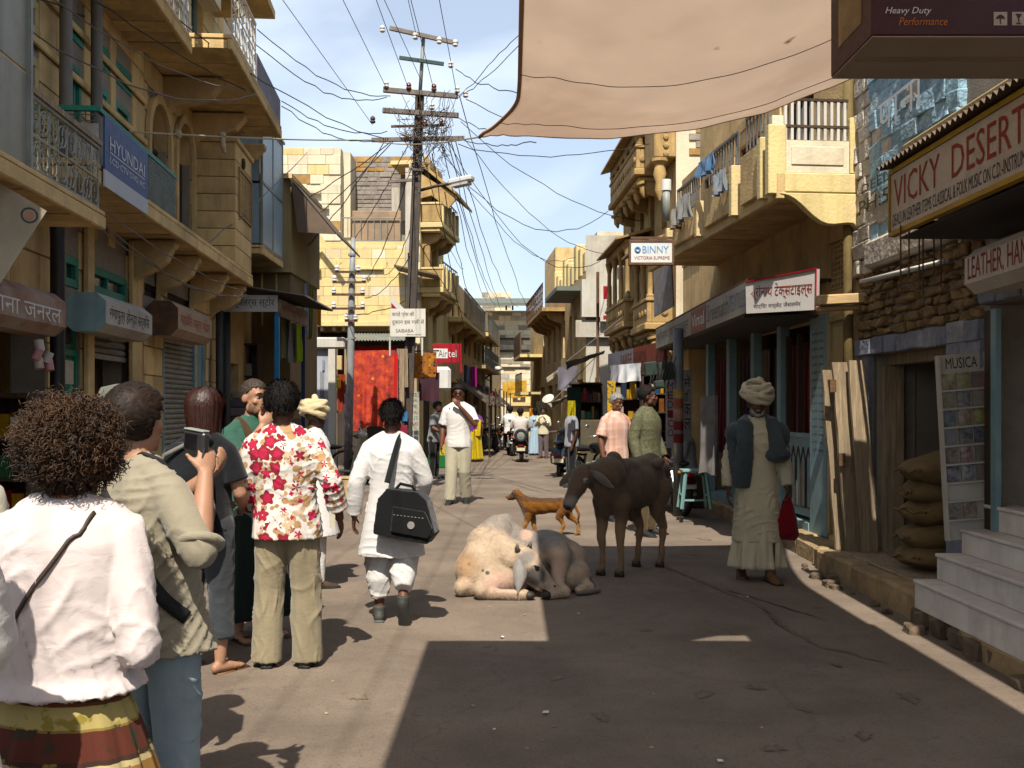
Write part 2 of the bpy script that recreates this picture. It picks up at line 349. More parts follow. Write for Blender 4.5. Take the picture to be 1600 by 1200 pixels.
 # ---------------------------------------------------------------- the street
def ground_material():
 m=bpy.data.materials.new('dusty_asphalt');m.use_nodes=True;N,L=m.node_tree.nodes,m.node_tree.links;b=N['Principled BSDF']
 b.inputs['Roughness'].default_value=.92;b.inputs['Specular IOR Level'].default_value=.25
 tc=N.new('ShaderNodeTexCoord')
 def noise(sc,det=6,st=(1,1,1),ro=.6):
  mp=N.new('ShaderNodeMapping');mp.inputs['Scale'].default_value=st;L.new(tc.outputs['Object'],mp.inputs[0])
  n=N.new('ShaderNodeTexNoise');n.inputs['Scale'].default_value=sc;n.inputs['Detail'].default_value=det;n.inputs['Roughness'].default_value=ro;L.new(mp.outputs[0],n.inputs['Vector']);return n.outputs[0]
 def mixc(fac,a,c,lo=.4,hi=.6,amt=1.0):
  r=N.new('ShaderNodeMapRange');r.inputs[1].default_value=lo;r.inputs[2].default_value=hi;r.inputs[4].default_value=amt;L.new(fac,r.inputs[0])
  x=N.new('ShaderNodeMix');x.data_type='RGBA';L.new(r.outputs[0],x.inputs[0])
  for i,v in ((6,a),(7,c)):
   if isinstance(v,tuple): x.inputs[i].default_value=(*v,1)
   else: L.new(v,x.inputs[i])
  return x.outputs[2]
 c=mixc(noise(.9,8),(.245,.183,.13),(.365,.276,.198),.38,.62)
 c=mixc(noise(.35,6,(1,.35,1)),c,(.21,.155,.115),.52,.7,.75)
 c=mixc(noise(6,8,ro=.75),c,(.43,.325,.23),.56,.74,.6)
 c=mixc(noise(2.3,9,ro=.72),c,(.13,.095,.07),.62,.69,.7)
 c=mixc(noise(60,4),c,(.13,.1,.08),.54,.68,.7)
 c=mixc(noise(13,9,(1,.6,1),.8),c,(.17,.13,.10),.54,.66,.6)
 c=mixc(noise(95,2),c,(.55,.46,.37),.70,.74,.8)
 vo=N.new('ShaderNodeTexVoronoi');vo.feature='DISTANCE_TO_EDGE';vo.inputs['Scale'].default_value=.42
 mp=N.new('ShaderNodeMapping');L.new(tc.outputs['Object'],mp.inputs[0])
 wn=N.new('ShaderNodeTexNoise');wn.inputs['Scale'].default_value=1.4;wn.inputs['Detail'].default_value=6;L.new(tc.outputs['Object'],wn.inputs['Vector'])
 va=N.new('ShaderNodeVectorMath');va.operation='ADD';L.new(mp.outputs[0],va.inputs[0]);L.new(wn.outputs[1],va.inputs[1]);L.new(va.outputs[0],vo.inputs['Vector'])
 cr=N.new('ShaderNodeMapRange');cr.inputs[1].default_value=0.002;cr.inputs[2].default_value=.008;cr.inputs[3].default_value=.22;cr.inputs[4].default_value=0;L.new(vo.outputs[0],cr.inputs[0])
 x=N.new('ShaderNodeMix');x.data_type='RGBA';L.new(cr.outputs[0],x.inputs[0]);L.new(c,x.inputs[6]);x.inputs[7].default_value=(.12,.09,.07,1);c=x.outputs[2]
 k_=N.new('ShaderNodeMix');k_.data_type='RGBA';k_.blend_type='MULTIPLY';k_.inputs[0].default_value=1;L.new(c,k_.inputs[6]);k_.inputs[7].default_value=(.8,.82,.86,1);c=k_.outputs[2]
 L.new(c,b.inputs['Base Color'])
 nb=noise(45,8,ro=.7);bp=N.new('ShaderNodeBump');bp.inputs['Strength'].default_value=.6;bp.inputs['Distance'].default_value=.012;L.new(nb,bp.inputs['Height'])
 nb2=noise(3,5);bp2=N.new('ShaderNodeBump');bp2.inputs['Strength'].default_value=.5;bp2.inputs['Distance'].default_value=.03;L.new(nb2,bp2.inputs['Height']);L.new(bp.outputs[0],bp2.inputs['Normal']);L.new(bp2.outputs[0],b.inputs['Normal'])
 return m
GROUND=ground_material()
street=tag(MB().add([(-700,-300,0),(700,-300,0),(700,1100,0),(-700,1100,0)],[(0,1,2,3)]).build('street',GROUND),kind='structure')
def trail(pts,w,name,m,seed,z=.004):
 r=random.Random(seed);mb=MB();P=[]
 fine=[]
 for a,b in zip(pts,pts[1:]):
  for k in range(9): fine.append(a.lerp(b,k/9))
 fine.append(pts[-1]);rows=[]
 for i,p in enumerate(fine):
  d=(fine[min(i+1,len(fine)-1)]-fine[max(i-1,0)]).normalized();s=Vector((-d.y,d.x,0));ww=w*r.uniform(.35,1.3)*min(1,.3+i/6,.3+(len(fine)-1-i)/6)
  c=p+s*r.uniform(-w,w)*.8
  rows.append([Vector((*(c-s*ww)[:2],z)),Vector((*(c+s*ww)[:2],z))])
 return mb.grid(rows).build(name,m,street,fixn=True)
WET=mat('damp_dark_dirt',(.17,.127,.093),.85,.35,8,.4,60)
trail([gp(*p) for p in ((1035,884),(1110,915),(1195,950),(1215,975),(1275,1008),(1384,1036))],.022,'water_stain',WET,3)
trail([gp(*p) for p in ((1120,918),(1180,935),(1285,968))],.012,'water_stain',WET,4,z=.008)
trail([gp(*p) for p in ((1190,946),(1208,962),(1216,980))],.02,'water_stain',WET,5,z=.012)
trail([gp(*p) for p in ((1296,1037),(1316,1044))],.03,'water_stain',WET,6,z=.008)
BLOT=mat('dried_dirt_stain',(.2,.145,.098),.95,.3,20,.5,60,stain=(.27,.2,.14),stain_amt=.9)
for i,(px,py,s_) in enumerate(((1100,1085,.06),(1010,985,.05),(1180,1075,.05),(1260,1110,.04),(940,1120,.05),(1420,1090,.07),(1350,1150,.05),(720,880,.04),(560,1090,.05),(1135,855,.09),(1100,842,.1),(1080,865,.08),(1150,880,.06),(870,1060,.04),(1210,1170,.05))):
 r_=random.Random(i+50);p=gp(px,py);n_=36;f_=[s_*.8*(1+.3*math.sin(2*t+i)+.25*math.sin(5*t+2*i)+.18*math.sin(11*t+i*3)) for t in [6.283*k/n_ for k in range(n_)]];pts=[(p.x+f_[k]*math.cos(6.283*k/n_),p.y+1.5*f_[k]*math.sin(6.283*k/n_),.004) for k in range(n_)]
 MB().add(pts,[tuple(range(n_))]).build('dirt_blot',BLOT,street)
 # litter and small stones lying on the street
PEB=mat('road_pebble',(.38,.30,.22),.9,.4,10);PAPER=mat('paper_scrap',(.8,.78,.72),.8,.1,5)
for i in range(46):
 p=gp(rnd.uniform(330,1560),rnd.uniform(740,1195));r_=rnd.uniform(.004,.013)
 if i<16:
  q=MB();a=rnd.uniform(0,6);w_,h_=rnd.uniform(.008,.022),rnd.uniform(.006,.016);ca,sa=math.cos(a),math.sin(a)
  q.grid([[Vector((x*ca-y*sa,x*sa+y*ca,.006+abs(x)*.3+rnd.random()*.006)) for x in (-w_,0,w_)] for y in (-h_,h_)])
  o=q.build('paper_scrap',PAPER);tag(o,'small pale scrap of litter lying on the street','litter','litter scraps on the street');o.location=(p.x,p.y,0)
 else:
  q=MB().ell((0,0,r_*.4),(r_,r_*rnd.uniform(.6,1),r_*.6),seg=6,rings=4);o=q.build('pebble',PEB);tag(o,'small pebble lying on the dusty street','pebble','pebbles on the street');o.location=(p.x,p.y,0)
  # ---------------------------------------------------------------- shared building pieces
def rc(F,px0,py0,px1,py1,out=0.0):
 a,b=F.u(px0,out),F.u(px1,out);z1,z0=F.z(px0,py0,out),F.z(px1,py1,out)
 return min(a,b),max(a,b),min(z0,z1),max(z0,z1)
def window(F,parent,r,fm,out=-.08,fw=.05,cols=1,rows=1,pane=GLASS,bars=0,name='window'):
 u0,u1,z0,z1=r;q=F.mb()
 q.fb(u0,u1,out-.04,out+.02,z0,z0+fw).fb(u0,u1,out-.04,out+.02,z1-fw,z1)
 q.fb(u0,u0+fw,out-.04,out+.02,z0+fw,z1-fw).fb(u1-fw,u1,out-.04,out+.02,z0+fw,z1-fw)
 for i in range(1,cols): x=u0+(u1-u0)*i/cols;q.fb(x-fw*.3,x+fw*.3,out-.03,out+.012,z0+fw,z1-fw)
 for i in range(1,rows): x=z0+(z1-z0)*i/rows;q.fb(u0+fw,u1-fw,out-.03,out+.01,x-fw*.3,x+fw*.3)
 o=q.build(name,fm,parent,bevel=.004)
 F.mb().fb(u0+fw,u1-fw,out-.035,out-.025,z0+fw,z1-fw).build('pane',pane,o)
 if bars:
  for i in range(bars):
   x=u0+fw+(u1-u0-2*fw)*(i+.5)/bars;MB().tube([F.vec(x,out,z0+fw),F.vec(x,out,z1-fw)],.008,6).build('bar',IRON,o)
 return o
def door(F,parent,r,m,out=-.06,leaves=2,panels=3,name='door',frame_m=None):
 u0,u1,z0,z1=r;fw=.06;q=F.mb()
 q.fb(u0,u0+fw,out-.05,out+.03,z0,z1).fb(u1-fw,u1,out-.05,out+.03,z0,z1).fb(u0+fw,u1-fw,out-.05,out+.03,z1-fw,z1)
 o=q.build(name,frame_m or m,parent,bevel=.005)
 w=(u1-u0-2*fw)/leaves
 for i in range(leaves):
  a=u0+fw+i*w+.004;b=a+w-.008;l=F.mb().fb(a,b,out-.03,out-.005,z0+.01,z1-fw-.005).build('door_leaf',m,o)
  ph=(z1-fw-z0)/panels
  for j in range(panels):
  # raised panels belong to the leaf: one level below the door's frame is already the third level
   pz0,pz1=z0+ph*j+.06,z0+ph*(j+1)-.06;q2=F.mb()
   q2.fb(a+.04,b-.04,out-.005,out+.008,pz0,pz1).build('door_panel',m,o,bevel=.006)
 return o
def soffit(F,parent,u0,u1,o0,o1,z,th,m,plank=.28,edge=.05):
 n=max(2,int((u1-u0)/plank));w=(u1-u0)/n
 for i in range(n):
  F.mb().fb(u0+i*w+.008,u0+(i+1)*w-.008,o0,o1-edge,z+rnd.uniform(0,.012),z+th*.6).build('slab',m,parent)
 F.mb().fb(u0,u1,o0,o1,z+th*.6+.013,z+th).build('balcony_floor',m,parent,bevel=.008)
 F.mb().fb(u0,u1,o1-edge,o1+.005,z-.015,z+th*.6+.01).build('edge_beam',m,parent,bevel=.01)
def bracket(F,parent,u,o1,ztop,drop,m,w=.14,name='bracket'):
 prof=[(0,0),(o1,0),(o1,-.06),(o1-.04,-.1)]
 for k in range(1,8):
  t=k/7;prof.append(((o1-.04)*(1-t) ** 1.5+.05*(1-t),-.1-(drop-.12)*(t ** .75)-.03*math.sin(t*math.pi*2)))
 prof+= [(.0,-drop)]
 y=F.y(1.0)
 q=MB().prism(prof,(u-w/2,0,ztop),(0,y,0),(0,0,1),(w,0,0));return q.build(name,m,parent,bevel=.012)
def scroll_rail(F,parent,u0,u1,out,z0,z1,m,step=.16,name='railing'):
 q=F.mb();v=F.vec
 q.bar(v(u0,out,z1),v(u1,out,z1),.03,.03);q.bar(v(u0,out,z0+.02),v(u1,out,z0+.02),.02);q.bar(v(u0,out,(z0+z1)/2),v(u1,out,(z0+z1)/2),.014)
 o=q.build(name,m,parent);n=max(1,int(abs(u1-u0)/step));w=(u1-u0)/n;H=(z1-z0)/2
 for i in range(n+1): MB().bar(v(u0+i*w,out,z0),v(u0+i*w,out,z1),.012).build('baluster',m,o)
 def loopset(zc):
  q=MB()
  for sx,sz in ((1,1),(-1,-1)):
   pts=[]
   for k in range(15):
    t=k/14;a=t*4.6;rr=.46*(1-.72*t)
    pts.append(Vector((sx*w*(.42-rr*math.cos(a)*.9-.04),0,sz*H*(rr*math.sin(a)+.02))))
   q.tube(pts,.006,4)
  q.ring((0,0,0),min(abs(w),H)*.43,.006,(0,1,0),14,4)
  return q
 base=None
 for i in range(n):
  for j in (0,1):
   zc=z0+H*(j+.5)
   if base is None: base=loopset(0).mesh();base.materials.append(m)
   s=bpy.data.objects.new('scroll',base);C.objects.link(s);s.parent=o;s.location=v(u0+(i+.5)*w,out,zc)
   if (i+j)%2: s.scale=(-1,1,1)
 return o
def bar_rail(F,parent,u0,u1,out,z0,z1,m,step=.12,r=.008,name='railing'):
 v=F.vec;q=F.mb();q.bar(v(u0,out,z1),v(u1,out,z1),.03,.03);q.bar(v(u0,out,z0),v(u1,out,z0),.02)
 o=q.build(name,m,parent);n=max(1,int(abs(u1-u0)/step))
 for i in range(n+1): MB().bar(v(u0+(u1-u0)*i/n,out,z0),v(u0+(u1-u0)*i/n,out,z1),r*2).build('baluster',m,o)
 return o
def end_rail(F,parent,u,o0,o1,z0,z1,m,step=.12,r=.008):
 v=F.vec;q=F.mb();q.bar(v(u,o0,z1),v(u,o1,z1),.03,.03);q.bar(v(u,o0,z0),v(u,o1,z0),.02);o=q.build('railing',m,parent);n=max(1,int(abs(o1-o0)/step))
 for i in range(n+1): MB().bar(v(u,o0+(o1-o0)*i/n,z0),v(u,o0+(o1-o0)*i/n,z1),r*2).build('baluster',m,o)
 return o
def shutter(F,parent,r,out,m,fm,open_to=None):
 u0,u1,z0,z1=r;q=F.mb();q.fb(u0-.05,u0,out-.05,out+.05,z0,z1).fb(u1,u1+.05,out-.05,out+.05,z0,z1);o=q.build('roller_shutter',fm,parent)
 zb=open_to or z0;n=int((z1-zb)/.062);h=(z1-zb)/n;me=None
 for i in range(n):
  if me is None:
   y=F.y(1.0);prof=[(0,0),(.018,h*.2),(.024,h*.5),(.018,h*.8),(0,h-.002),(-.01,h-.002),(-.01,0)]
   q=MB().prism(prof,(u0,0,0),(0,y,0),(0,0,1),(u1-u0,0,0));me=q.mesh();me.materials.append(m)
  s=bpy.data.objects.new('slat',me);C.objects.link(s);s.parent=o;s.location=(0,F.y(out),zb+i*h)
 F.mb().fb(u0,u1,out-.015,out+.03,zb-.05,zb-.002).build('bottom_rail',fm,o)
 return o
def sign_box(F,name,label,u0,u1,z0,z1,o0,o1,m_face,m_end,txt=None,ink=INKK,n=8):
 """the octagonal cover of a rolled-up shutter, lettered on the front"""
 t=F.thing(name,label,'sign');zc,rz,oc,ro=(z0+z1)/2,(z1-z0)/2,(o0+o1)/2,(o1-o0)/2;c=.42
 prof=[(o0,z0+rz*c),(o0+ro*c*1.1,z0),(o1-ro*c*1.1,z0),(o1,z0+rz*c),(o1,z1-rz*c),(o1-ro*c*1.1,z1),(o0+ro*c*1.1,z1),(o0,z1-rz*c)]
 y=F.y(1.0);MB().prism([(a,b) for a,b in prof],(u0+.012,0,0),(0,y,0),(0,0,1),(u1-u0-.024,0,0)).build('cover',m_face,t)
 for a in (u0,u1-.012): MB().prism([(a_*1.0,b_) for a_,b_ in prof],(a,0,0),(0,y,0),(0,0,1),(.012,0,0)).build('end_plate',m_end,t)
 if txt: F.text(t,txt,u0+.12,u1-.12,z0+rz*c+.02,z1-rz*c-.02,o1,ink)
 return t
def corrugated(name,m,parent,p00,p10,p01,wave=.075,amp=.018,t=.003):
 """corrugated sheet: from p00 along p10 (across the waves) and down to p01"""
 p00,p10,p01=Vector(p00),Vector(p10),Vector(p01);e=p10-p00;g=p01-p00;n=e.cross(g).normalized();k=max(4,int(e.length/wave))*4;P=[]
 for j in (0,.5,1): P.append([p00+e*(i/k)+g*j+n*amp*math.sin(i*math.pi/2) for i in range(k+1)])
 return solid_sheet(MB(),P,n,t).build(name,m,parent,smooth=True)
def hung_cloth(name,label,cat,c0,c1,h,m,folds=5,depth=.05,wob=.03,seed=0,group=None,parent=None,n=28,rows=18,t=.004,sag=.0):
 """cloth hanging from the line c0-c1"""
 c0,c1=Vector(c0),Vector(c1);e=c1-c0;nn=e.cross(Vector((0,0,-1))).normalized();r=random.Random(seed);ph=[r.uniform(0,6) for _ in range(4)];P=[]
 for i in range(rows+1):
  v=i/rows;row=[]
  for j in range(n+1):
   u=j/n;a=depth*(.25+.75*v)
   d=a*(math.sin(u*folds*6.28+ph[0]+v*.8)+.5*math.sin(u*folds*2.3*6.28+ph[1])+.4*math.sin(v*5+u*9+ph[2]))
   row.append(c0+e*u+Vector((0,0,-h*v*(1+wob*math.sin(u*7+ph[3]))-sag*math.sin(u*math.pi)*(1-v)))+nn*d+e.normalized()*wob*v*math.sin(u*5+ph[2])*.4)
  P.append(row)
 o=solid_sheet(MB(),P,nn,t).build(name,m,parent,smooth=True)
 if not parent: tag(o,label,cat,group)
 return o
def board(name,label,cat,F,r,out,th,m,frame_m=None,fw=.03):
 u0,u1,z0,z1=r;t=F.thing(name,label,cat);F.mb().fb(u0,u1,out-th,out,z0,z1).build('panel',m,t,bevel=.004)
 if frame_m:
  q=F.mb();q.fb(u0-fw,u1+fw,out-th,out+.012,z1,z1+fw).fb(u0-fw,u1+fw,out-th,out+.012,z0-fw,z0).fb(u0-fw,u0,out-th,out+.012,z0,z1).fb(u1,u1+fw,out-th,out+.012,z0,z1);q.build('frame',frame_m,t)
 return t
def core(F,parent,u0,u1,depth0,depth1,z1,m,floors=(),end_m=None,wall_o=-.3):
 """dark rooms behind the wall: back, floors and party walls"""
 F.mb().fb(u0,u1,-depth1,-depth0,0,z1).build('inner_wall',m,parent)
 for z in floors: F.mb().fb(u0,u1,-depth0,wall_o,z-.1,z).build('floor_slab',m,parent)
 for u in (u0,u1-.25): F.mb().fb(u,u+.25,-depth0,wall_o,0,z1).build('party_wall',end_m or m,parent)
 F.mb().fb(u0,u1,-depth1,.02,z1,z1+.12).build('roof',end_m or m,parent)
GOODS=[mat('goods_%d'%i,col(h),.45,.3,9,0) for i,h in enumerate(('#8a2f2a','#2f4f7a','#b08a3a','#3f6a4a','#a59c8c','#5a3a5a','#c9c2b0','#7a4a2a','#1f2a3a'))]
def goods_rack(label,px0,px1,pyt,Y,rows,seed,cat='rack'):
 """an open cabinet of shop goods: dark case, shelves, and packets standing on them"""
 r=random.Random(seed);x0,x1=at(px0,0,Y).x,at(px1,0,Y).x;zt=at(0,pyt,Y).z;t=thing('goods_rack',label,cat,(x0,Y,0));w=x1-x0
 MB().box(0,w,.35,.38,0,zt).build('back_board',DARKWOOD,t);MB().box(-.03,-.001,0,.38,0,zt).build('side_board',DARKWOOD,t);MB().box(w+.001,w+.03,0,.38,0,zt).build('side_board',DARKWOOD,t);MB().box(-.04,w+.04,-.02,.39,zt+.001,zt+.04).build('top_board',DARKWOOD,t)
 zs=[.12+(zt-.12)*k/rows for k in range(rows)];h=(zt-.12)/rows
 for z in zs:
  MB().box(0,w,.01,.349,z-.025,z).build('shelf',DARKWOOD,t);x=.02
  while x<w-.06:
   pw=r.uniform(.06,.16);ph=h*r.uniform(.35,.8);e=min(x+pw,w-.01)
   if r.random()<.85: MB().box(x,e-.01,.05+r.uniform(0,.08),.3,z+.001,z+ph).build('packet',r.choice(GOODS),t)
   x=e
 return t
 # ---------------------------------------------------------------- left row: ochre shop house with green frames
FL=Fac(-3.95,9.0,(-.078,1),+1)
SLAB_Z,SLAB_O=3.4,.58
def lwin(F,A,r,m,**k):
 k.setdefault('fw',.075);return window(F,A,r,m,out=-.025,**k)
def left_house():
 F=FL;u0,us,u1=-3.6,F.u(226),F.u(301)+1.55
 A=F.thing('shop_house','ochre stone shop house with turquoise window frames and planked balconies','building')
 ZT=7.6
 holes=[]
 gf={'shop': (-2.6,F.u(74),.12,2.35),'dr': rc(F,97,487,128,760),'w1': rc(F,100,395,124,452),'w2': rc(F,138,411,199,474),'sh1': (F.u(140),F.u(205),.12,F.z(140,500)),
 'bl1': rc(F,222,500,248,830)}
 gf['dr']=(*gf['dr'][:2],.12,gf['dr'][3]);gf['bl1']=(*gf['bl1'][:2],.12,gf['bl1'][3])
 up={'a': rc(F,46,-10,62,60),'b': rc(F,46,80,62,200),'c': rc(F,110,22,132,78),'d': rc(F,106,90,128,232),'e': rc(F,155,62,173,118),'f': rc(F,154,128,171,240),'g': rc(F,183,92,207,152),'h': rc(F,181,155,203,262)}
 for k in ('b','d','f','h'): a=up[k];up[k]=(a[0],a[1],SLAB_Z+.16,a[3])
 holes=list(gf.values())+list(up.values())
 F.mb().wall(u0,us,0,ZT,-.3,-.02,holes).build('wall',MORTAR,A)
 blocks(F,A,u0,us,0,ZT,.36,.75,-.2,0,holes,STONE,seed=3,jit=.006)
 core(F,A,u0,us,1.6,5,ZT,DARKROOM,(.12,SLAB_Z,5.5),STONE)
 lwin(F,A,gf['w1'],GREEN);lwin(F,A,gf['w2'],GREEN,cols=2)
 for k,kw in (('a',{}),('c',{}),('e',{}),('g',{}),('b',{'bars': 4})): lwin(F,A,up[k],GREEN if k not in 'ab' else CREAM,**kw)
 lwin(F,A,up['f'],GREEN,bars=6);door(F,A,up['d'],GREEN,panels=3,out=-.03);door(F,A,up['h'],GREEN,panels=2,out=-.03)
 door(F,A,gf['bl1'],BLUEP,panels=3)
 d=gf['dr'];zt=F.z(128,548);door(F,A,(d[0],d[1],d[2],zt),GREEN,leaves=1,panels=2);window(F,A,(d[0],d[1],zt,d[3]),GREEN,bars=8)
 s=gf['sh1'];shutter(F,A,s,-.05,mat('rusty_shutter_tin',(.22,.19,.16),.6,.4,6,.3,50,stain=(.09,.05,.03),stain_amt=.7),SILVER,open_to=F.z(205,560))
 # stone lintels, pilasters and the cast columns
 for px0,px1 in ((128,138),(199,214)): F.mb().fb(F.u(px0),F.u(px1),0.01,.06,0,SLAB_Z-.03).build('pilaster',STONE,A,bevel=.008)
 for px in (90,138): MB().lathe([(.075,0),(.075,.1),(.06,.14),(.052,1.0),(.052,1.9),(.06,1.94),(.08,2.0)],F.vec(F.u(px+13,.14),.14,SLAB_Z+.14),seg=16).build('column',mat('grey_painted_column',(.17,.155,.135),.6,.25,3),A,smooth=True,angle=40)
 MB().lathe([(.07,0),(.07,.1),(.06,.16),(.058,2.9),(.062,3.0),(.062,3.22)],F.vec(F.u(90,.16),.16,.1),seg=16).build('column',mat('black_painted_column',(.02,.018,.016),.5,.3,5),A,smooth=True,angle=40)
 for z in (5.0,4.55): F.mb().fb(u0,us,.008,.035,z,z+.07).build('string_course',STONE,A,bevel=.01)
 F.mb().fb(u0,us,-.3,.03,0,.12).build('plinth',STONE,A)
 # balconies
 ua=F.u(165,.68)
 zA=F.z(165,357,.68);soffit(F,A,u0,ua,-.02,.68,zA,.13,STONE);F.mb().fb(u0,ua,-.02,.1,zA+.132,SLAB_Z+.1).build('upstand',STONE,A);ub0,ub1=ua+.02,us
 soffit(F,A,ub0,ub1,-.02,SLAB_O,SLAB_Z,.16,STONE)
 za=zA+.13
 zr=F.z(153,230,.64);rail=scroll_rail(F,A,F.u(45,.64),F.u(153,.64),.64,za,zr,SILVER,step=.17)
 F.mb().fb(F.u(45,.64),F.u(155,.64),.61,.67,zr+.01,zr+.05).build('handrail',OLDWOOD,A)
 # second balcony: turquoise rail, wire mesh, silver end sheet
 ur0,ur1=F.u(155,.56),F.u(275,.56);zr=F.z(155,170,.56);zb=SLAB_Z+.17
 MB().bar(F.vec(ur0,.55,zr),F.vec(ur1,.55,zr),.04).build('handrail',GREEN,A);MB().bar(F.vec(ur0,0,zr),F.vec(ur0,.55,zr),.04).build('handrail',GREEN,A)
 q=MB()
 for i in range(9): q.bar(F.vec(ur0,.02,zb+(zr-zb)*i/9),F.vec(ur0,.54,zb+(zr-zb)*i/9),.008)
 for i in range(7): q.bar(F.vec(ur0,.02+.52*i/6,zb),F.vec(ur0,.02+.52*i/6,zr),.008)
 q.build('wire_guard',IRON,A)
 F.mb().fb(ur0-.012,ur0-.004,.36,.56,zb,zr-.12).build('tin_sheet',CHROME,A)
 um=F.u(232,.56);q=MB();n=34;k=18
 MESHM=mat('woven_mesh',(.17,.19,.17),.6,.3,10)
 for i in range(n):
  x=um+(ur1-um)*(i+.5)/n;q.tube([F.vec(x,.55+(.008 if (i+j)%2 else-.008),zb+(zr-zb)*j/k) for j in range(k+1)],.011,4)
 for j in range(k):
  z=zb+(zr-zb)*(j+.5)/k;q.bar(F.vec(um,.55,z),F.vec(ur1,.55,z),.022,.014)
 o=q.build('woven_mesh_guard',MESHM,A);o['kind']='stuff'
 # upper balcony
 uc1=F.u(300,.6);soffit(F,A,u0,uc1-.9,-.02,.6,5.5,.16,STONE)
 q0,q1=F.u(248,.57),uc1-.9
 soffit(F,A,q1+.01,uc1,.0,.6,5.5,.16,STONE)
 LAT=mat('bright_aluminium_lattice',(.5,.5,.47),.35,.2,6,.1,40,metal=.6)
 scroll_rail(F,A,F.u(200,.57),uc1-.04,.57,5.67,6.55,LAT,step=.12)
 # near sheet-metal screen on the balcony
 SHEET=mat('greyed_sheet_metal',(.33,.32,.27),.55,.15,1.5,.15,20,streak=.5,stain=(.2,.16,.11),stain_amt=.4)
 for z0_,z1_ in ((za,za+.62),(za+.63,za+1.35),(za+1.36,5.4)):
  F.mb().fb(u0,F.u(46,.64),.62,.635,z0_,z1_-.012).build('sheet_panel',SHEET,A)
 MB().bar(F.vec(F.u(46,.65),.65,za),F.vec(F.u(46,.65),.65,5.45),.035).build('post',SILVER,A)
 # ---- second house: arches, round window, bay
 B=F.thing('arched_house','ochre stone house with arched windows, carved bay and bracketed balcony','building')
 ar1,ar2=rc(F,231,147,262,330),rc(F,274,180,299,360)
 ar1=(ar1[0],ar1[1],SLAB_Z+.16,ar1[3]);ar2=(ar2[0],ar2[1],SLAB_Z+.16,ar2[3])
 ro=rc(F,266,99,279,145);sh2=(F.u(256),F.u(303),.12,F.z(256,500));bl2=(F.u(307),F.u(323),.12,F.z(307,515));dk=(F.u(327),u1-.3,.12,2.35)
 holes=[ar1,ar2,ro,sh2,bl2,dk,rc(F,226,440,252,470),rc(F,262,455,300,482)]
 F.mb().wall(us,u1,0,5.6,-.3,-.02,holes).build('wall',MORTAR,B)
 blocks(F,B,us,u1,0,5.6,.33,.7,-.2,0,holes,STONE,seed=5)
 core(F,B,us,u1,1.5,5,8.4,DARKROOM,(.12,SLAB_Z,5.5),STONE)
 for a in (ar1,ar2):
  uc,rr=(a[0]+a[1])/2,(a[1]-a[0])/2;zs=a[3]-rr;q=MB();seg=14
  for sgn in (-1,1):
   pts=[(sgn*rr,rr)]+[(sgn*rr*math.cos(t*math.pi/2/seg),rr*math.sin(t*math.pi/2/seg)) for t in range(seg+1)]
   q.prism(pts,(uc,F.y(-.3),zs),(1,0,0),(0,0,1),(0,F.y(-.005)-F.y(-.3),0))
  q.build('arch',STONE,B)
  q=MB();P=[]
  for t in range(seg*2+1):
   th=math.pi*t/(seg*2);P.append((math.cos(th),math.sin(th)))
  poly=[(x*(rr+.1),y*(rr+.1)) for x,y in P]+[(x*rr,y*rr) for x,y in P[::-1]]
  q.prism(poly,(uc,F.y(0.002),zs),(1,0,0),(0,0,1),(0,F.y(.05),0));q.build('arch_moulding',STONE,B)
  for sgn in (-1,1): F.mb().fb(uc+sgn*rr,uc+sgn*(rr+.1),.002,.05,SLAB_Z+.16,zs-.002).build('arch_jamb',STONE,B)
  window(F,B,(a[0],a[1],a[2],zs),DARKWOOD,out=-.14,cols=2)
  F.mb().fb(a[0],a[1],-.2,-.17,zs,a[3]).build('fanlight',DARKROOM,B)
 uc,zc=(ro[0]+ro[1])/2,(ro[2]+ro[3])/2;MB().ring(F.vec(uc,.02,zc),.2,.05,(0,1,0),24,8).build('round_window_moulding',STONE,B,smooth=True)
 F.mb().fb(ro[0]-.1,ro[1]+.1,-.2,-.15,ro[2]-.1,ro[3]+.1).build('round_window_shutter',DARKROOM,B)
 shutter(F,B,sh2,-.04,mat('grey_shutter_tin',(.30,.29,.25),.55,.25,6,.2,50,stain=(.15,.12,.09),stain_amt=.5),BLUEP);door(F,B,bl2,BLUEP,leaves=1)
 F.mb().fb(us,u1,-.3,.03,0,.12).build('plinth',STONE,B)
 for h in holes[-2:]: window(F,B,h,DARKWOOD,bars=7)
 u_end=F.u(395,SLAB_O);soffit(F,B,us+.01,u_end,-.02,SLAB_O,SLAB_Z,.16,STONE)
 for px in (277,314,357,384): bracket(F,B,F.u(px,.5),.5,SLAB_Z-.02,.55,STONE)
 # bay
 b0,b1=F.u(370,SLAB_O),u_end-.03;zt=F.z(370,222,SLAB_O);zb=SLAB_Z+.165;n=7;hh=(zt-zb)/n
 for i in range(n):
  F.mb().fb(b0,b1,.01,SLAB_O-.015,zb+i*hh+.004,zb+(i+1)*hh-.004).build('block',STONE,B,bevel=.006)
 F.mb().fb(b0-.03,b1+.03,.0,SLAB_O+.02,zt+.002,zt+.07).build('bay_cap',STONE,B,bevel=.01)
 q=F.mb();pu0,pu1,pz0,pz1=b0+.25,b1-.12,zb+.75,zb+2.0
 pz1=min(pz1,zt-.35)
 for i in range(5):
  for j in range(9):
   cu,cz=pu0+(pu1-pu0)*(i+.5)/5,pz0+(pz1-pz0)*(j+.5)/9;q.ell(F.vec(cu,SLAB_O-.012,cz),(.05+.03*(i%2),.022,.045+.03*(j%2)),seg=8,rings=5)
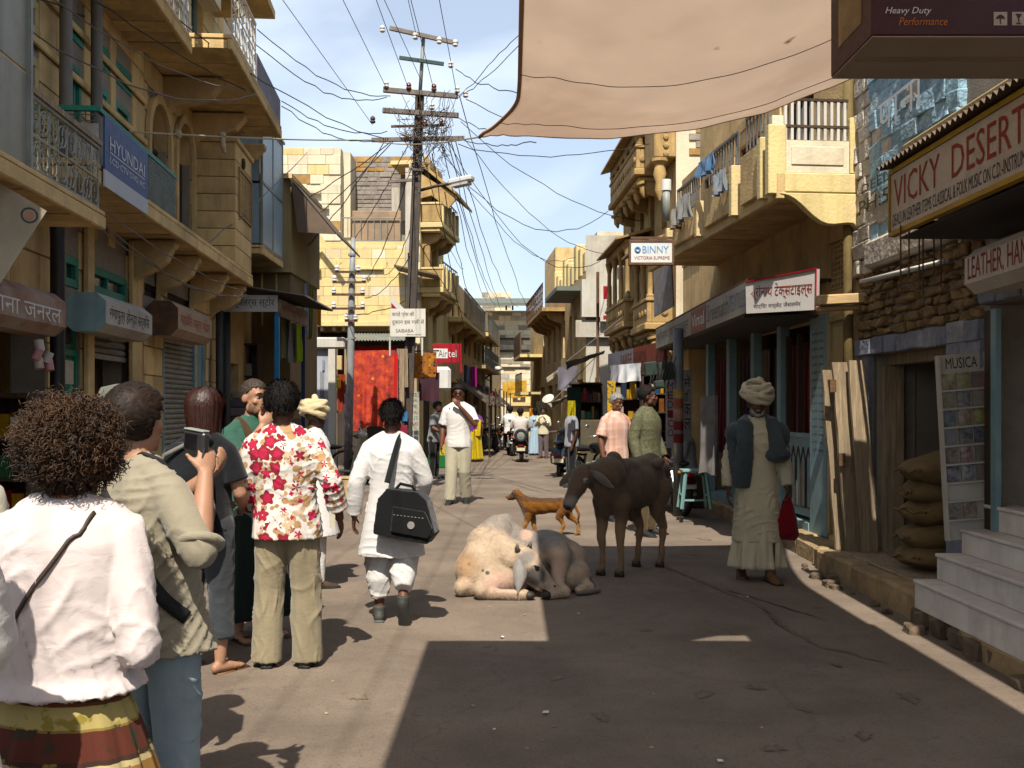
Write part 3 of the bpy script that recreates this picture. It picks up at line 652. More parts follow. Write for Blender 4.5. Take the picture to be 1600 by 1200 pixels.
 q.fb(pu0-.06,pu1+.06,SLAB_O-.014,SLAB_O+.01,pz0-.06,pz0-.02).fb(pu0-.06,pu1+.06,SLAB_O-.014,SLAB_O+.01,pz1+.02,pz1+.06)
 q.fb(pu0-.06,pu0-.02,SLAB_O-.014,SLAB_O+.009,pz0-.02,pz1+.02).fb(pu1+.02,pu1+.06,SLAB_O-.014,SLAB_O+.009,pz0-.02,pz1+.02)
 q.build('carved_panel',STONE_G,B,smooth=False)
 MB().ring(F.vec(b0+.5,SLAB_O,zt-.18),.06,.02,(0,1,0),16,6).build('round_vent',DARKWOOD,B)
 F.mb().fb(F.u(262,.4),b0-.02,.08,.2,zb,zb+.28).build('parapet',STONE,B,bevel=.01)
 for px in (330,342): MB().tube([F.vec(F.u(px),.12,.1),F.vec(F.u(px),.12,3.2)],.055,12).build('drain_pipe',mat('dark_drain_pipe',(.045,.045,.045),.6),B,smooth=True)
 MB().tube([F.vec(F.u(316),.08,3.7),F.vec(F.u(316),.08,5.4)],.05,12).build('drain_pipe',MATS['dark_drain_pipe'],B,smooth=True)
 # third-storey balcony with brackets
 d0,d1=uc1+.15,F.u(440,1.0);soffit(F,B,d0,d1,-.02,1.0,5.62,.16,STONE,plank=.5)
 for px in (350,385,415): bracket(F,B,F.u(px,.7),.7,5.6,.5,STONE,w=.2)
 F.mb().wall(us,u1+1.2,5.78,8.4,-.3,0,[(us+2.2,us+2.9,6.0,7.6)]).build('upper_wall',STONE,B)
 blocks(F,B,us,u1+1.2,5.78,8.4,.3,.6,-.1,.02,[(us+2.2,us+2.9,6.0,7.6)],[STONE,STONE_Y,STONE_P],seed=9)
 window(F,B,(us+2.2,us+2.9,6.0,7.6),BLUEP)
 pu=F.u(345,1.0);F.mb().fb(pu-1.0,pu,.82,.98,5.79,7.2).build('parapet',STONE_P,B,bevel=.01)
 blocks(F,B,pu-1.0,pu,5.79,7.2,.28,.5,.9,1.0,[],[STONE_Y,STONE_P,GREYBRICK],seed=11)
 scroll_rail(F,B,F.u(362,.98),F.u(399,.98),.98,5.8,6.5,WHITEP,step=.2)
 F.mb().fb(F.u(401,.98),d1-.02,.96,.985,5.8,F.z(402,85,.98)).build('banner_panel',mat('grey_banner',(.2,.19,.22),.7,.3,4),B)
 # the roof storey that sticks out beyond
 F.mb().fb(d0+1.6,F.u(430,.9),-.02,.9,F.z(430,30,.9),F.z(430,18,.9)).build('eave',STONE,B)
 F.mb().fb(d0+1.6,F.u(430,.9)-.1,-.3,.7,F.z(430,18,.9)+.01,F.z(430,-90,.9)).build('attic_wall',STONE,B)
 return A,B
left_house()
# signs on the left row
def left_signs():
 F=FL
 sb=lambda px0,px1,pyt,pyb,o=.3: (F.u(px0,o),F.u(px1,o),F.z(px0,pyb,o),F.z(px0,pyt,o))
 u0,u1=F.u(-60,.42),F.u(104,.42);z1,z0=F.z(104,468,.42),F.z(104,510,.42)
 PALERED=mat('peeling_red_white_paint',(.33,.17,.13),.7,.2,6,.3,40,c2=(.48,.36,.3),stain=(.42,.38,.33),stain_amt=.7)
 sign_box(F,'shop_sign','faded red and white shutter-box sign over the dark shop at far left',u0,u1,z0-.08,z1+.04,.05,.42,PALERED,RUST,'किराना जनरल',INKW)
 u0,u1=F.u(165,.36),F.u(238,.36);z1,z0=F.z(165,462,.36),F.z(165,507,.36)
 sign_box(F,'shop_sign','pale grey octagonal shutter-box sign with black Hindi lettering and blue end',u0,u1,z0-.06,z1+.03,.0,.36,mat('pale_grey_sign_paint',(.50,.47,.42),.6,.15,4,.2,40,stain=(.3,.25,.2)),BLUEP,'गंगापुत्र होन्डा सर्विस',INKK)
 u0,u1=F.u(278,.36),F.u(331,.36);z1,z0=F.z(278,474,.36),F.z(278,516,.36)
 sign_box(F,'shop_sign','orange lettered octagonal shutter-box sign above the closed grey shutter',u0,u1,z0-.06,z1+.03,.0,.36,mat('peach_sign_paint',(.42,.31,.24),.65,.2,5,.2,40),RUST,'महावीर वस्त्र भंडार',mat('orange_red_paint',col('#9c3a22'),.6))
 # blue electronics banner on the balcony
 t=F.thing('banner_sign','blue HYUNDAI banner with white lettering hung on the balcony rail','sign')
 u0,u1=F.u(165,.62),F.u(232,.62);z0,z1=F.z(232,336,.62),F.z(165,180,.62);zw=z0+.14
 F.mb().fb(u0,u1,.6,.615,zw,z1).build('banner',mat('banner_blue',col('#3d5283'),.5,.08,2,.1,20),t);F.mb().fb(u0,u1,.6,.614,z0,zw-.002).build('lower_strip',mat('banner_white',(.52,.54,.58),.5,.05),t)
 H=z1-zw
 HW=mat('banner_lettering',(.66,.68,.72),.5,.05)
 F.text(t,'HYUNDAI',u0+.12,u1-.12,zw+H*.42,zw+H*.68,.617,HW);F.mb().fb(u0+.12,u1-.12,.616,.619,zw+H*.365,zw+H*.385).build('rule',HW,t)
 F.text(t,'LCD·CTV·DVD·AC',u0+.12,u1-.12,zw+H*.18,zw+H*.30,.617,HW)
 # tilted cream board at the frame's left edge
 t=thing('hoarding_board','tilted cream board with round red emblem and blue print under the balcony','sign',at(0,350,6.3))
 ex,ey=Vector((math.cos(R(-30))*.9,.45,math.sin(R(-30)))).normalized(),None
 up=Vector((.36,.2,.75)).normalized();up=(up-ex*up.dot(ex)).normalized();nn=ex.cross(up)
 B_=mat('cream_hoarding',(.42,.37,.26),.7,.12,3,.15,30,stain=(.25,.2,.14))
 MB().obox((-.12,0,.0),ex*.27,up*.28,nn*.012).build('panel',B_,t)
 MB().ring(Vector((-.12,0,0))+ex*.2+up*.2+nn*.014,.045,.006,nn,18,4).build('emblem_ring',IRON,t);MB().lathe([(.027,0),(.027,.003)],Vector((-.12,0,0))+ex*.2+up*.2+nn*.0125,nn,14).build('emblem',mat('faded_red_print',col('#b08a74'),.7),t)
 IB=mat('faded_blue_print',col('#5d7c94'),.7)
 for a,b,w,h in ((.0,.08,.06,.025),(.02,-.12,.05,.02),(.12,-.22,.06,.03)): MB().obox(Vector((-.12,0,0))+ex*a+up*b+nn*.0135,ex*w,up*h,nn*.0015).build('print_block',IB,t)
 # posters
 P=mat('poster_pink_orange',col('#b7605c'),.7,.2,8,0,c2=col('#b98a4a'))
 t=board('poster','pink and orange printed poster beside the half-open shutter','poster',F,(F.u(206),F.u(221),F.z(206,605),F.z(206,530)),.018,.012,P)
 r=(F.u(208),F.u(219),F.z(206,552),F.z(206,540));F.text(t,'सेल',*r,.019,INKR);F.text(t,'नया माल',F.u(208),F.u(219),F.z(206,580),F.z(206,572),.019,INKK)
 t=board('notice_paper','pale printed notice pasted on the turquoise door','poster',F,(F.u(99),F.u(113),F.z(99,600),F.z(99,562)),.012,.008,mat('notice_cream',(.5,.47,.38),.8,.15,20,0))
 # goods of the near shop: jars, packets and hanging tins
 gc=[col('#b08b2a'),col('#2a55a0'),col('#a8381f'),col('#2f6d43'),col('#c9c3b4'),col('#7c2f5a')];gm=[mat('packet_%d'%i,c_,.4,.25,12,0,c2=tuple(min(1,x*2+.1) for x in c_)) for i,c_ in enumerate(gc)]
 sh=F.thing('shop_shelf','dark wooden shelf rack inside the left shop','shelf')
 for k in range(5): F.mb().fb(-2.5,F.u(60)-.1,-1.5,-.75,.55+.35*k,.58+.35*k).build('shelf_board',DARKWOOD,sh)
 F.mb().fb(-2.55,-2.5,-1.5,-.75,.12,2.3).build('side_panel',DARKWOOD,sh)
 u_=F.u(-5);k=0;ue=F.u(60)-.15
 for row in range(3):
  x=F.u(-15,-.7)+.05
  while x<ue-.1 and k<60:
   w=rnd.uniform(.09,.16);h=rnd.uniform(.16,.3);q=F.mb();q.fb(x,x+w,-1.05,-.78,.581+.35*(row+1),.581+.35*(row+1)+h)
   o=q.build('packet',gm[k%6],bevel=.008);tag(o,'coloured grocery packet on the shelf of the dark left shop','packet','grocery packets in the left shop');o.location=(F.O.x,F.O.y,0);o.rotation_euler.z=F.rot;k+= 1;x+= w+.02
 TIN=[mat('tin_label_%d'%i,c_,.35,.15,20,0) for i,c_ in enumerate(((.6,.58,.55),(.55,.3,.33),(.5,.42,.36)))]
 for i,(px,py) in enumerate(((61,540),(58,553),(60,568),(74,558),(76,571))):
  u=F.u(px,.3);z=F.z(px,py,.3);q=MB();q.lathe([(.034,-.042),(.036,-.04),(.036,.04),(.034,.042)],(0,0,0),(.35,.1,1) if i%2 else (-.2,.1,1),14);o=q.build('hanging_tin',TIN[i%3],smooth=True,angle=40)
  p=F.w(u,.3,z);o.location=p;tag(o,['topmost','second','lowest left','upper right','pink lowest right'][i]+' tin of the bunch hanging beside the dark pillar','tin','bunch of tins by the pillar')
left_signs()
goods_rack('red and blue packet rack standing before the near left shop',-20,40,622,7.9,5,21)
# ---------------------------------------------------------------- tin-roofed corner shop with blue posts, glazed box and house behind it
FL2=Fac(-4.45,15.6,(-.03,1),+1)
def corner_shop():
 F=FL2
 B=F.thing('corner_shop_building','narrow house with pale blue glazed box balcony behind the carved bay','building')
 GL=mat('pale_blue_glazing',col('#9fb8c4'),.35,.12,1.5,.1,15,streak=.3)
 u0,u1=.0,2.4;F.mb().wall(u0,u1,0,6.2,-.3,0,[(.25,1.2,.1,2.3)]).build('wall',STONE,B);F.mb().fb(u0,u1,-4,-1.2,0,6.2).build('inner_wall',DARKROOM,B)
 F.mb().fb(u0,u1,-4,.0,6.2,6.35).build('roof',STONE,B)
 o1=.62;g0,g1=.15,1.75;zb,zt=F.z(415,385,o1),F.z(415,192,o1)
 soffit(F,B,g0,g1,.0,o1,zb-.14,.14,STONE)
 nz=2
 for j in range(nz):
  a,b=zb+(zt-zb)*j/nz+.02,zb+(zt-zb)*(j+1)/nz-.02
  for i in range(2): F.mb().fb(g0+(g1-g0)*i/2+.02,g0+(g1-g0)*(i+1)/2-.02,o1-.03,o1-.01,a,b).build('glazing_panel',GL,B)
  F.mb().fb(g0,g0+.02,.02,o1-.05,a,b).build('glazing_panel',GL,B)
 q=F.mb()
 for u in (g0,(g0+g1)/2,g1): q.fb(u-.02,u+.02,o1-.04,o1,zb,zt)
 for j in range(nz+1): z=zb+(zt-zb)*j/nz;q.fb(g0+.02,g1-.02,o1-.045,o1+.004,z-.02,z+.02)
 q.build('glazing_bars',SILVER,B);F.mb().fb(g0-.03,g1+.03,0,o1+.03,zt+.02,zt+.06).build('glazing_roof',SILVER,B)
 # plastered room over the lane with a slanted sun shade
 r2=F.thing('upper_room','small plastered upper room with slanted sheet sun-shade beside the yellow building','building')
 p0,p1=at(415,300,17.6),at(462,300,17.6)
 def bx(a,b,y0,y1,z0,z1,n,m): o=MB().box(a,b,y0,y1,z0,z1).build(n,m,r2);o.matrix_parent_inverse=r2.matrix_world.inverted();return o
 r2.location=(0,0,0);r2.rotation_euler.z=0
 za,zb2=at(415,425,17.6).z,at(415,280,17.6).z
 MB().box(-5.6,at(455,0,17.6).x,17.6,20.2,za,zb2).build('wall',PLASTER if False else mat('tan_plaster',(.42,.34,.2),.9,.15,1.5,.3,30,streak=.4),r2)
 MB().box(-5.65,at(458,0,17.6).x,17.5,20.3,zb2,zb2+.08).build('roof',STONE,r2)
 x0=at(455,0,17.6).x
 q=MB();e=.95;q.prism([(0,0),(.8,-.95),(.8,-.99),(0,-.04)],(x0+.01,17.5,zb2),(1,0,0),(0,0,1),(0,2.6,0));q.build('sun_shade',mat('brown_sheet',(.15,.11,.08),.7,.2,3),r2);MB().prism([(0,-.02),(.79,-.96),(.12,-.93)],(x0+.012,17.5,zb2),(1,0,0),(0,0,1),(0,.03,0)).build('underside_stand_in',MATS['brown_sheet'],r2)  # added upright plate stands in for the sheet's dark underside
 MB().box(x0-.9,x0-.68,17.585,17.599,zb2-.26,zb2-.06).build('vent',DARKROOM,r2)
 # ground storey of that building: brown panelled wall
 MB().box(-5.6,x0-.05,17.75,20.2,0,za-.004).build('lower_wall',mat('brown_panel_wall',(.26,.19,.11),.85,.2,2,.3,30),r2)
 for i in range(5): MB().box(x0-1.3+i*.25,x0-1.3+i*.25+.03,17.72,17.748,za-.9,za-.01).build('batten',STONE,r2)
 # painted picture banner on the glazed box corner
 t=thing('painted_banner','green painted picture banner hung below the blue glazed box','sign',(0,0,0))
 a,b,c_,d=at(413,300,16.9),at(444,338,17.5),at(443,393,17.5),at(412,362,16.9);q=MB();o_=Vector((-.02,.02,0));q.add([a,b,c_,d,a+o_,b+o_,c_+o_,d+o_],[(0,1,2,3),(7,6,5,4),(0,4,5,1),(1,5,6,2),(2,6,7,3),(3,7,4,0)])
 q.build('banner',mat('banner_green_picture',col('#7fa06a'),.7,.25,7,0,stain=col('#8a6f9a'),stain_amt=.7),t)
 # tin awning
 t=thing('tin_awning','dark tin awning on bright blue posts with a white Hindi sign board','awning',(0,0,0))
 Y0,Y1=15.4,17.6;xr=at(434,0,Y0).x;xl=-4.5;zt=at(434,458,Y0).z
 TIN=mat('dark_tin_sheet',(.09,.085,.08),.5,.35,4,.2,30,stain=(.14,.08,.05))
 corrugated('roof_sheet',TIN,t,(xl,Y0-.15,zt+.16),(xl,Y1,zt+.16),(xr+.45,Y0-.15,zt-.06))
 SB=mat('silver_sign_board',(.55,.55,.52),.45,.1,4,.1,30)
 zs0,zs1=at(434,487,Y0).z,at(434,461,Y0).z
 MB().box(xl,xr,Y0,Y0+.03,zs0,zs1).build('sign_board',SB,t);text(t,'ताज ज्वेलर्स स्टोर',(xl+.05,Y0,zs0+.05),(1,0,0),(0,0,1),xr-xl-.1,zs1-zs0-.08,INKK)
 MB().box(xr+.01,xr+.035,Y0+.04,Y1-.1,zs0-.06,zs1-.06).build('side_board',mat('faded_red_board',(.2,.1,.08),.7,.3,6,c2=(.3,.26,.22)),t)
 text(t,'जनरल स्टोर',(xr+.035,Y0+.15,zs0+.02),(0,1,0),(0,0,1),Y1-Y0-.5,zs1-zs0-.14,INKR)
 BP=paint('bright_blue_post','#3a86b8',.4,var=.15);BD=paint('dark_blue_post','#1d3a58',.4,var=.2)
 MB().box(xr-.06,xr+.005,Y0+.05,Y0+.115,0,zs0-.003).build('post',BP,t);MB().box(xr-.06,xr+.005,Y1-.2,Y1-.135,0,zs0-.065).build('post',BD,t)
 # goods under it: bundles, hanging cloths
 for i,(px,py,w,h,hx) in enumerate(((384,640,.5,.16,'#7d6f74'),(384,626,.46,.14,'#5d5560'),(400,632,.3,.3,'#7b6a66'),(386,612,.42,.12,'#8a8378'))):
  o=MB().box(-w/2,w/2,-.2,.2,0,h).build('cloth_bundle',cloth('bundle_%d'%i,hx,.3));o.location=at(px,py+12,16.2);o.modifiers.new('b','BEVEL').width=.03
  tag(o,['flat grey folded bundle on the counter','dark folded bundle under the grey one','upright striped bundle right of the folded pile','pale folded bundle on top of the pile'][i]+' of the tin-roofed shop','bundle')
 ct=tag(MB().box(-.85,.85,-.3,.3,0,1.42).build('shop_counter',DARKWOOD,bevel=.01),'dark wooden counter under the tin awning','counter');ct.location=(-3.95-.3,16.2,0)
 for i,(px0,px1,py0,py1,hx) in enumerate(((438,452,500,560,'#9c9a80'),(452,462,505,565,'#8f8a88'),(463,470,505,565,'#8a9a3c'))):
  hung_cloth('hanging_cloth',['olive cloth hanging under the tin awning side board','grey pleated cloth hanging under the tin awning side board','lime green narrow cloth beside the dark blue post'][i],'cloth',at(px0,py0,16.5),at(px1,py0,16.8),(py1-py0)/1600*16.6,cloth('hc%d'%i,hx),folds=2,depth=.03,seed=i)
 for i,(px0,px1,py0,py1,hx) in enumerate(((461,467,430,470,'#98a04a'),(466,473,435,520,'#8c2a26'),(472,483,440,522,'#b9bccd'),(482,490,445,528,'#8d8a4a'),(495,502,478,508,'#d8902a'))):
  hung_cloth('drying_cloth',['olive','dark red','pale blue checked','mustard','bright orange'][i]+' cloth drying in the row in front of the yellow building','cloth',at(px0,py0,19),at(px1,py0+3,19),(py1-py0)/1600*19,cloth('dc%d'%i,hx),folds=2,depth=.03,seed=20+i)
 goods_rack('dark shop rack of goods under the tin awning',352,400,540,17.2,5,11)
corner_shop()
# ---------------------------------------------------------------- yellow building across the widening of the street
FY=Fac(-6.7,27.0,(1,0),+1);FYS=Fac(-2.42,27.0,(.115,1),+1)
def yellow_house():
 F=FY;B=F.thing('yellow_house','tall yellow limewashed house with grey brick upper storey and stone balconies at the corner','building')
 X=lambda px,o=0: F.u(px,o);Z=lambda py,o=0: F.z(600,py,o)
 uR=X(640);z_mid=Z(384);zt=Z(231)
 h1,h2=(X(455),X(494),Z(420),Z(396)),(X(462),X(495),Z(482),Z(427));holes=[h1,h2]
 # lower yellow mass
 F.mb().wall(0,X(633),Z(506),z_mid,-.35,-.02,holes).build('wall',STONE_Y,B)
 blocks(F,B,0,X(633),Z(506),z_mid,.25,.46,-.2,.0,holes,[STONE_Y]*9+[STONE_P],seed=21,gap=.004,jit=.006)
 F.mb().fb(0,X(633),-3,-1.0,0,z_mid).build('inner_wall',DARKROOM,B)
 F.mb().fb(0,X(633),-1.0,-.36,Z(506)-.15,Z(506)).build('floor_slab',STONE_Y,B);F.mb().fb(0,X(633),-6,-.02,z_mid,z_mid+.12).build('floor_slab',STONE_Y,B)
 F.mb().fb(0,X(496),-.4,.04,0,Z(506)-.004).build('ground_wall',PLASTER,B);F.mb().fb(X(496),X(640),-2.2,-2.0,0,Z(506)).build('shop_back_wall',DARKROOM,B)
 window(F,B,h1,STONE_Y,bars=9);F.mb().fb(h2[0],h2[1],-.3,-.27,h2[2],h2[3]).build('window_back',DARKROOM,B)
 for r,w in (((X(450),X(502),Z(424),Z(420)),.18),((X(450),X(500),Z(398),Z(393)),.12),((X(552),X(600),Z(422),Z(418)),.1),((X(497),X(636),Z(511),Z(503)),.3)):
  F.mb().fb(r[0],r[1],.005,w,r[2],r[3]).build('ledge',STONE_Y,B,bevel=.01)
 for px in (502,521,536,608): F.mb().fb(X(px),X(px+4),-.6,.12,Z(517),Z(511)-.003).build('corbel',STONE_P,B)
 for i,(px,py) in enumerate(((569,435),(574,435),(577,433))): F.mb().fb(X(px),X(px+2),.004,.03,Z(py+4),Z(py)).build('niche_stone',DARKROOM,B)
 # pale tower block on the left, peeling
 uT=X(532)
 F.mb().fb(0,uT,-5,-.03,z_mid+.125,zt).build('tower_wall',STONE_P,B);F.mb().fb(uT,uT+.2,-5,-.4,z_mid+.125,zt-.02).build('tower_side',STONE_P,B)
 blocks(F,B,0,uT,z_mid+.13,zt,.25,.45,-.1,.0,[],[STONE_P]*9+[STONE_Y,ORANGEBRICK],seed=23,gap=.005,jit=.009,prob=.95)
 for r in ((X(480),X(502),Z(303),Z(299)),(X(487),X(514),Z(326),Z(321))): F.mb().fb(r[0],r[1],.03,.14,r[2],r[3]).build('ledge',STONE_P,B)
 F.mb().obox(F.vec(X(518),.35,Z(392)),Vector((.3,0,-.38)),Vector((0,.04,0)),Vector((.03,0,.03))).build('leaning_board',STONE_Y,B)
 # grey brick storey set back
 G=Fac(-6.7,28.3,(1,0),+1);g0,g1,gz0,gz1=G.u(538),G.u(648),G.z(600,388),G.z(600,244)
 G.mb().fb(g0,g1,-3,-.02,gz0-.3,gz1).build('brick_wall',MORTAR,B).location=(0,1.3,0)
 zs=G.z(600,268)
 def bl(u0,u1,z0,z1,ch,L,m,seed,most):
  n0=set(B.children);blocks(G,B,u0,u1,z0,z1,ch,L,-.05,.0,[],m,name='brick',seed=seed,gap=.02,jit=.012,most=most)
  for o in set(B.children)-n0: o.location=(0,1.3,0)
 bl(g0,g1,zs,gz1,.13,.30,[ORANGEBRICK,GREYBRICK,ORANGEBRICK],31,80);bl(g0,G.u(612),G.z(600,345),zs,.125,.36,[GREYBRICK,GREYBRICK,GREYBRICK,MORTAR],33,90)
 bl(G.u(612),g1,G.z(600,293),zs,.125,.36,[GREYBRICK],35,20)
 G.mb().fb(G.u(612),g1,0,.03,G.z(600,345),G.z(600,293)).build('whitewashed_patch',PLASTER,B).location=(0,1.3,0)
 # roof terrace parapet of brown stone and a wire railing
 F.mb().fb(X(549),X(626),-.28,-.1,z_mid+.13,Z(328)).build('parapet',mat('brown_stone_parapet',(.33,.25,.18),.92,.25,2.5,.6,20,stain=(.5,.36,.24)),B,bevel=.02)
 bar_rail(F,B,X(533),X(625),-.03,z_mid+.14,Z(340),SILVER,step=.16)
 # street-side wing with two stone balconies and the eave
 S_=FYS;v=lambda px,py,o=0: (S_.u(px,o),S_.z(px,py,o))
 zT=S_.z(662,262);ang=S_.rot-F.rot;off=Vector((S_.O.x-F.O.x,S_.O.y-F.O.y,0))
 def put(o): o.location=off;o.rotation_euler.z=ang;return o
 Q=lambda: FB(S_)
 put(Q().wall(0,3.4,0,zT,-.3,0,[(.5,1.1,4.2+.9,6.3),(1.7,2.3,5.1,6.3),(.5,1.1,2.7,4.2),(1.7,2.3,2.7,4.2),(.4,2.6,.1,2.3)]).build('wing_wall',STONE_Y,B))
 put(Q().fb(.35,3.2,-.29,-.27,0,zT-.4).build('inner_wall',DARKROOM,B));put(Q().fb(0,3.4,-.8,0,zT,zT+.1).build('roof',STONE_Y,B))
 # its camera-facing end between the pole and the balconies
 F.mb().wall(X(633)+.005,-S_.O.x*0+(S_.O.x-F.O.x),0,F.z(600,262),-.3,-.01,[(X(637),X(652),F.z(600,470),F.z(600,395))]).build('end_wall',PLASTER,B)
 blocks(F,B,X(648),S_.O.x-F.O.x,2.6,F.z(600,350),.2,.3,-.05,.01,[],[STONE_P,PLASTER,GREYBRICK],seed=37,most=60)
 for zb in (v(695,357,.62)[1],v(695,458,.62)[1]):
  put(Q().fb(0.0,2.6,.0,.62,zb,zb+.14).build('balcony_floor',STONE_Y,B,bevel=.015));put(Q().fb(.05,2.5,.0,.52,zb-.1,zb-.003).build('balcony_moulding',STONE_Y,B,bevel=.02))
  h=.62
  put(Q().fb(.02,.1,.04,.58,zb+.143,zb+h).build('parapet_panel',STONE_G,B,bevel=.012));put(Q().fb(0.0,.13,.02,.6,zb+h+.003,zb+h+.05).build('coping',STONE_Y,B))
  for i in range(5): u=.03+i*.58;put(Q().fb(u,u+.13,.5,.62,zb+.143,zb+h+.12).build('pier',STONE_Y,B,bevel=.01))
  for i in range(4): u=.03+i*.58+.13;put(Q().fb(u+.06,u+.39,.53,.58,zb+.143,zb+h).build('parapet_panel',STONE_G,B,bevel=.01))
  put(bar_rail(S_,B,.02,2.5,.56,zb+h+.03,zb+h+.22,SILVER,step=.3))
  for u in (.35,1.3,2.2): put(bracket(S_,B,u,.5,zb-.1,.45,STONE_G))
  for u in (.3,1.4): put(Q().fb(u,u+.14,.04,.2,zb+.15,zb+1.9).build('column',STONE_G,B,bevel=.03))
  q=MB();rr=.4
  for k in range(3):
   uc=.87+k*.0;
  put(Q().fb(.2,2.4,.03,.16,zb+1.7,zb+1.95).build('arch_lintel',STONE_G,B,bevel=.03))
  # sloping eave above the top balcony
 a=v(660,262)[1];q=MB();y=S_.y(1.0);q.prism([(0,.1),(1.0,-.75),(1.0,-.83),(0,0)],(-.1,0,a),(0,y,0),(0,0,1),(2.6,0,0));put(q.build('stone_eave',STONE_G,B))
 q=MB();q.prism([(-.3,-.02),(1.0,-.86),(.75,-1.15),(.3,-.8),(-.1,-.9)],(-.0,0,a),(0,y,0),(0,0,1),(.1,0,0));put(q.build('carved_eave_end',STONE_G,B))
 # horizontal sheet shade near the pole
 F.mb().obox(F.vec(X(655),.55,Z(430)),Vector((.55,0,-.12)),Vector((0,.5,0)),Vector((0,0,.02))).build('sun_shade',mat('brown_sheet',(.15,.11,.08),.7,.2,3),B)
yellow_house()
# booth, stall and textiles in front of the yellow house
def stall():
 t=thing('white_booth','white painted plank booth wall with a low white roof beam','booth',(0,0,0));Y=23.0
 x0,x1=at(476,0,Y).x,at(514,0,Y).x;zt=at(500,545,Y).z
 WB=mat('blue_white_limewash',col('#b9bcc4'),.8,.12,2,.3,40,streak=.4)
 MB().box(x0,x1,Y,Y+.1,0,zt).build('wall',WB,t);n=6
 for i in range(n):
  a=x0+.35+(x1-x0-.45)*i/n;MB().box(a,a+(x1-x0-.45)/n-.015,Y-.025,Y-.003,.1,zt-.5).build('plank',WB,t)
 MB().box(x1+.004,x1+.16,Y-.12,Y+.08,0,zt-.01).build('post',WHITEP,t);MB().box(x0,at(540,0,Y).x,Y-.15,Y+.15,zt+.003,zt+.25).build('roof_beam',WHITEP,t,bevel=.03)
 MB().box(x0+.4,x1-.1,Y-.04,Y-.026,zt-.48,zt-.25).build('fan_panel',mat('grey_blue_panel',col('#8f97a5'),.7),t)
 MB().box(x0-1.6,x0-.01,Y+.2,Y+.3,0,zt+.5).build('side_wall',mat('grey_blue_wall',col('#7d8088'),.85,.2,1.5,.3,30,spots=(col('#3a5c94'),1.3,.68)),t)
 # market stall
 t=thing('market_stall','market stall with corrugated roof strip and timber posts behind the red textile','stall',(0,0,0));Y=25.2
 zr=at(600,533,Y).z
 corrugated('roof_sheet',SILVER,t,(at(540,0,Y).x,Y-.3,zr),(at(648,0,Y).x,Y-.3,zr),(at(540,0,Y).x,Y+1.6,zr+.3))
 MB().box(at(538,0,Y).x,at(650,0,Y).x,Y-.05,Y+.05,zr-.12,zr-.04).build('beam',DARKWOOD,t)
 for px in (524,541,648): MB().box(at(px,0,Y).x-.05,at(px,0,Y).x+.05,Y,Y+.1,0,zr-.122).build('post',OLDWOOD,t)
 MB().box(at(545,0,Y).x,at(640,0,Y).x,Y+.1,Y+.9,.0,.55).build('counter',DARKWOOD,t,bevel=.01)
 red=textile_material()
 MB().box(at(556,0,Y).x,at(622,0,Y).x,Y-.1,Y-.085,zr-.5,zr-.13).build('valance',cloth('dark_red_valance','#8c1a12'),t)
 o=hung_cloth('red_textile','large orange-red mirror-work textile hanging at the front of the market stall','textile',at(545,548,Y-.25),at(618,547,Y-.25),(668-546)/1600*24.9,red,folds=3,depth=.035,seed=4,n=40,rows=30)
 hung_cloth('red_textile_edge','bright red cloth strip hanging at the right edge of the big textile','textile',at(616,552,Y-.3),at(622,552,Y-.3),1.75,cloth('bright_red','#c81a10'),folds=1,depth=.03,seed=5)
 hung_cloth('patterned_scarf','dark patterned scarf hanging beside the utility pole','textile',at(620,545,Y-.2),at(629,545,Y-.2),1.9,mat('patterned_scarf_cloth',(.25,.12,.1),.9,.4,30,0,c2=(.5,.42,.36)),folds=1,depth=.03,seed=6)
 hung_cloth('patchwork_textile','brown embroidered patchwork cloth hanging right of the utility pole','textile',at(639,552,19.6),at(682,550,19.8),40/1600*19.7,patchwork_material(),folds=1,depth=.015,seed=8,n=24)
 rb=MB().bar(at(636,549,19.58),at(686,548,19.82),.03).build('textile_rod',DARKWOOD);tag(rb,'dark wooden rod carrying the patchwork cloth','rod')
 # dark red wrapped cloth left
 hung_cloth('red_cloth','small dark red cloth hanging behind the yellow can','textile',at(526,585,25),at(540,585,25),.9,cloth('dull_red','#9a3a1c'),folds=1,seed=9)
 # meter box
 tag(MB().box(-.18,.18,-.08,.08,-.17,.17).build('meter_box',CREAM,bevel=.01),'cream meter box mounted above the yellow jerrycan','box').location=at(523,567,24.5)
 # jerrycan
 t=thing('jerrycan','bright yellow plastic jerrycan hanging beside the white post','jerrycan',at(523,607,23.6));YP=paint('yellow_plastic','#e0c800',.35,var=.05)
 MB().box(-.13,.13,-.09,.09,0,.24).build('body',YP,t,bevel=.03);q=MB();q.tube([(-.09,0,.24),(-.07,0,.3),(.03,0,.3),(.06,0,.25)],.018,8);q.build('handle',YP,t,smooth=True);MB().lathe([(.03,.23),(.03,.29)],(.09,0,0)).build('cap',YP,t)
 for px,w in ((532,.1),(541,.06)): pass
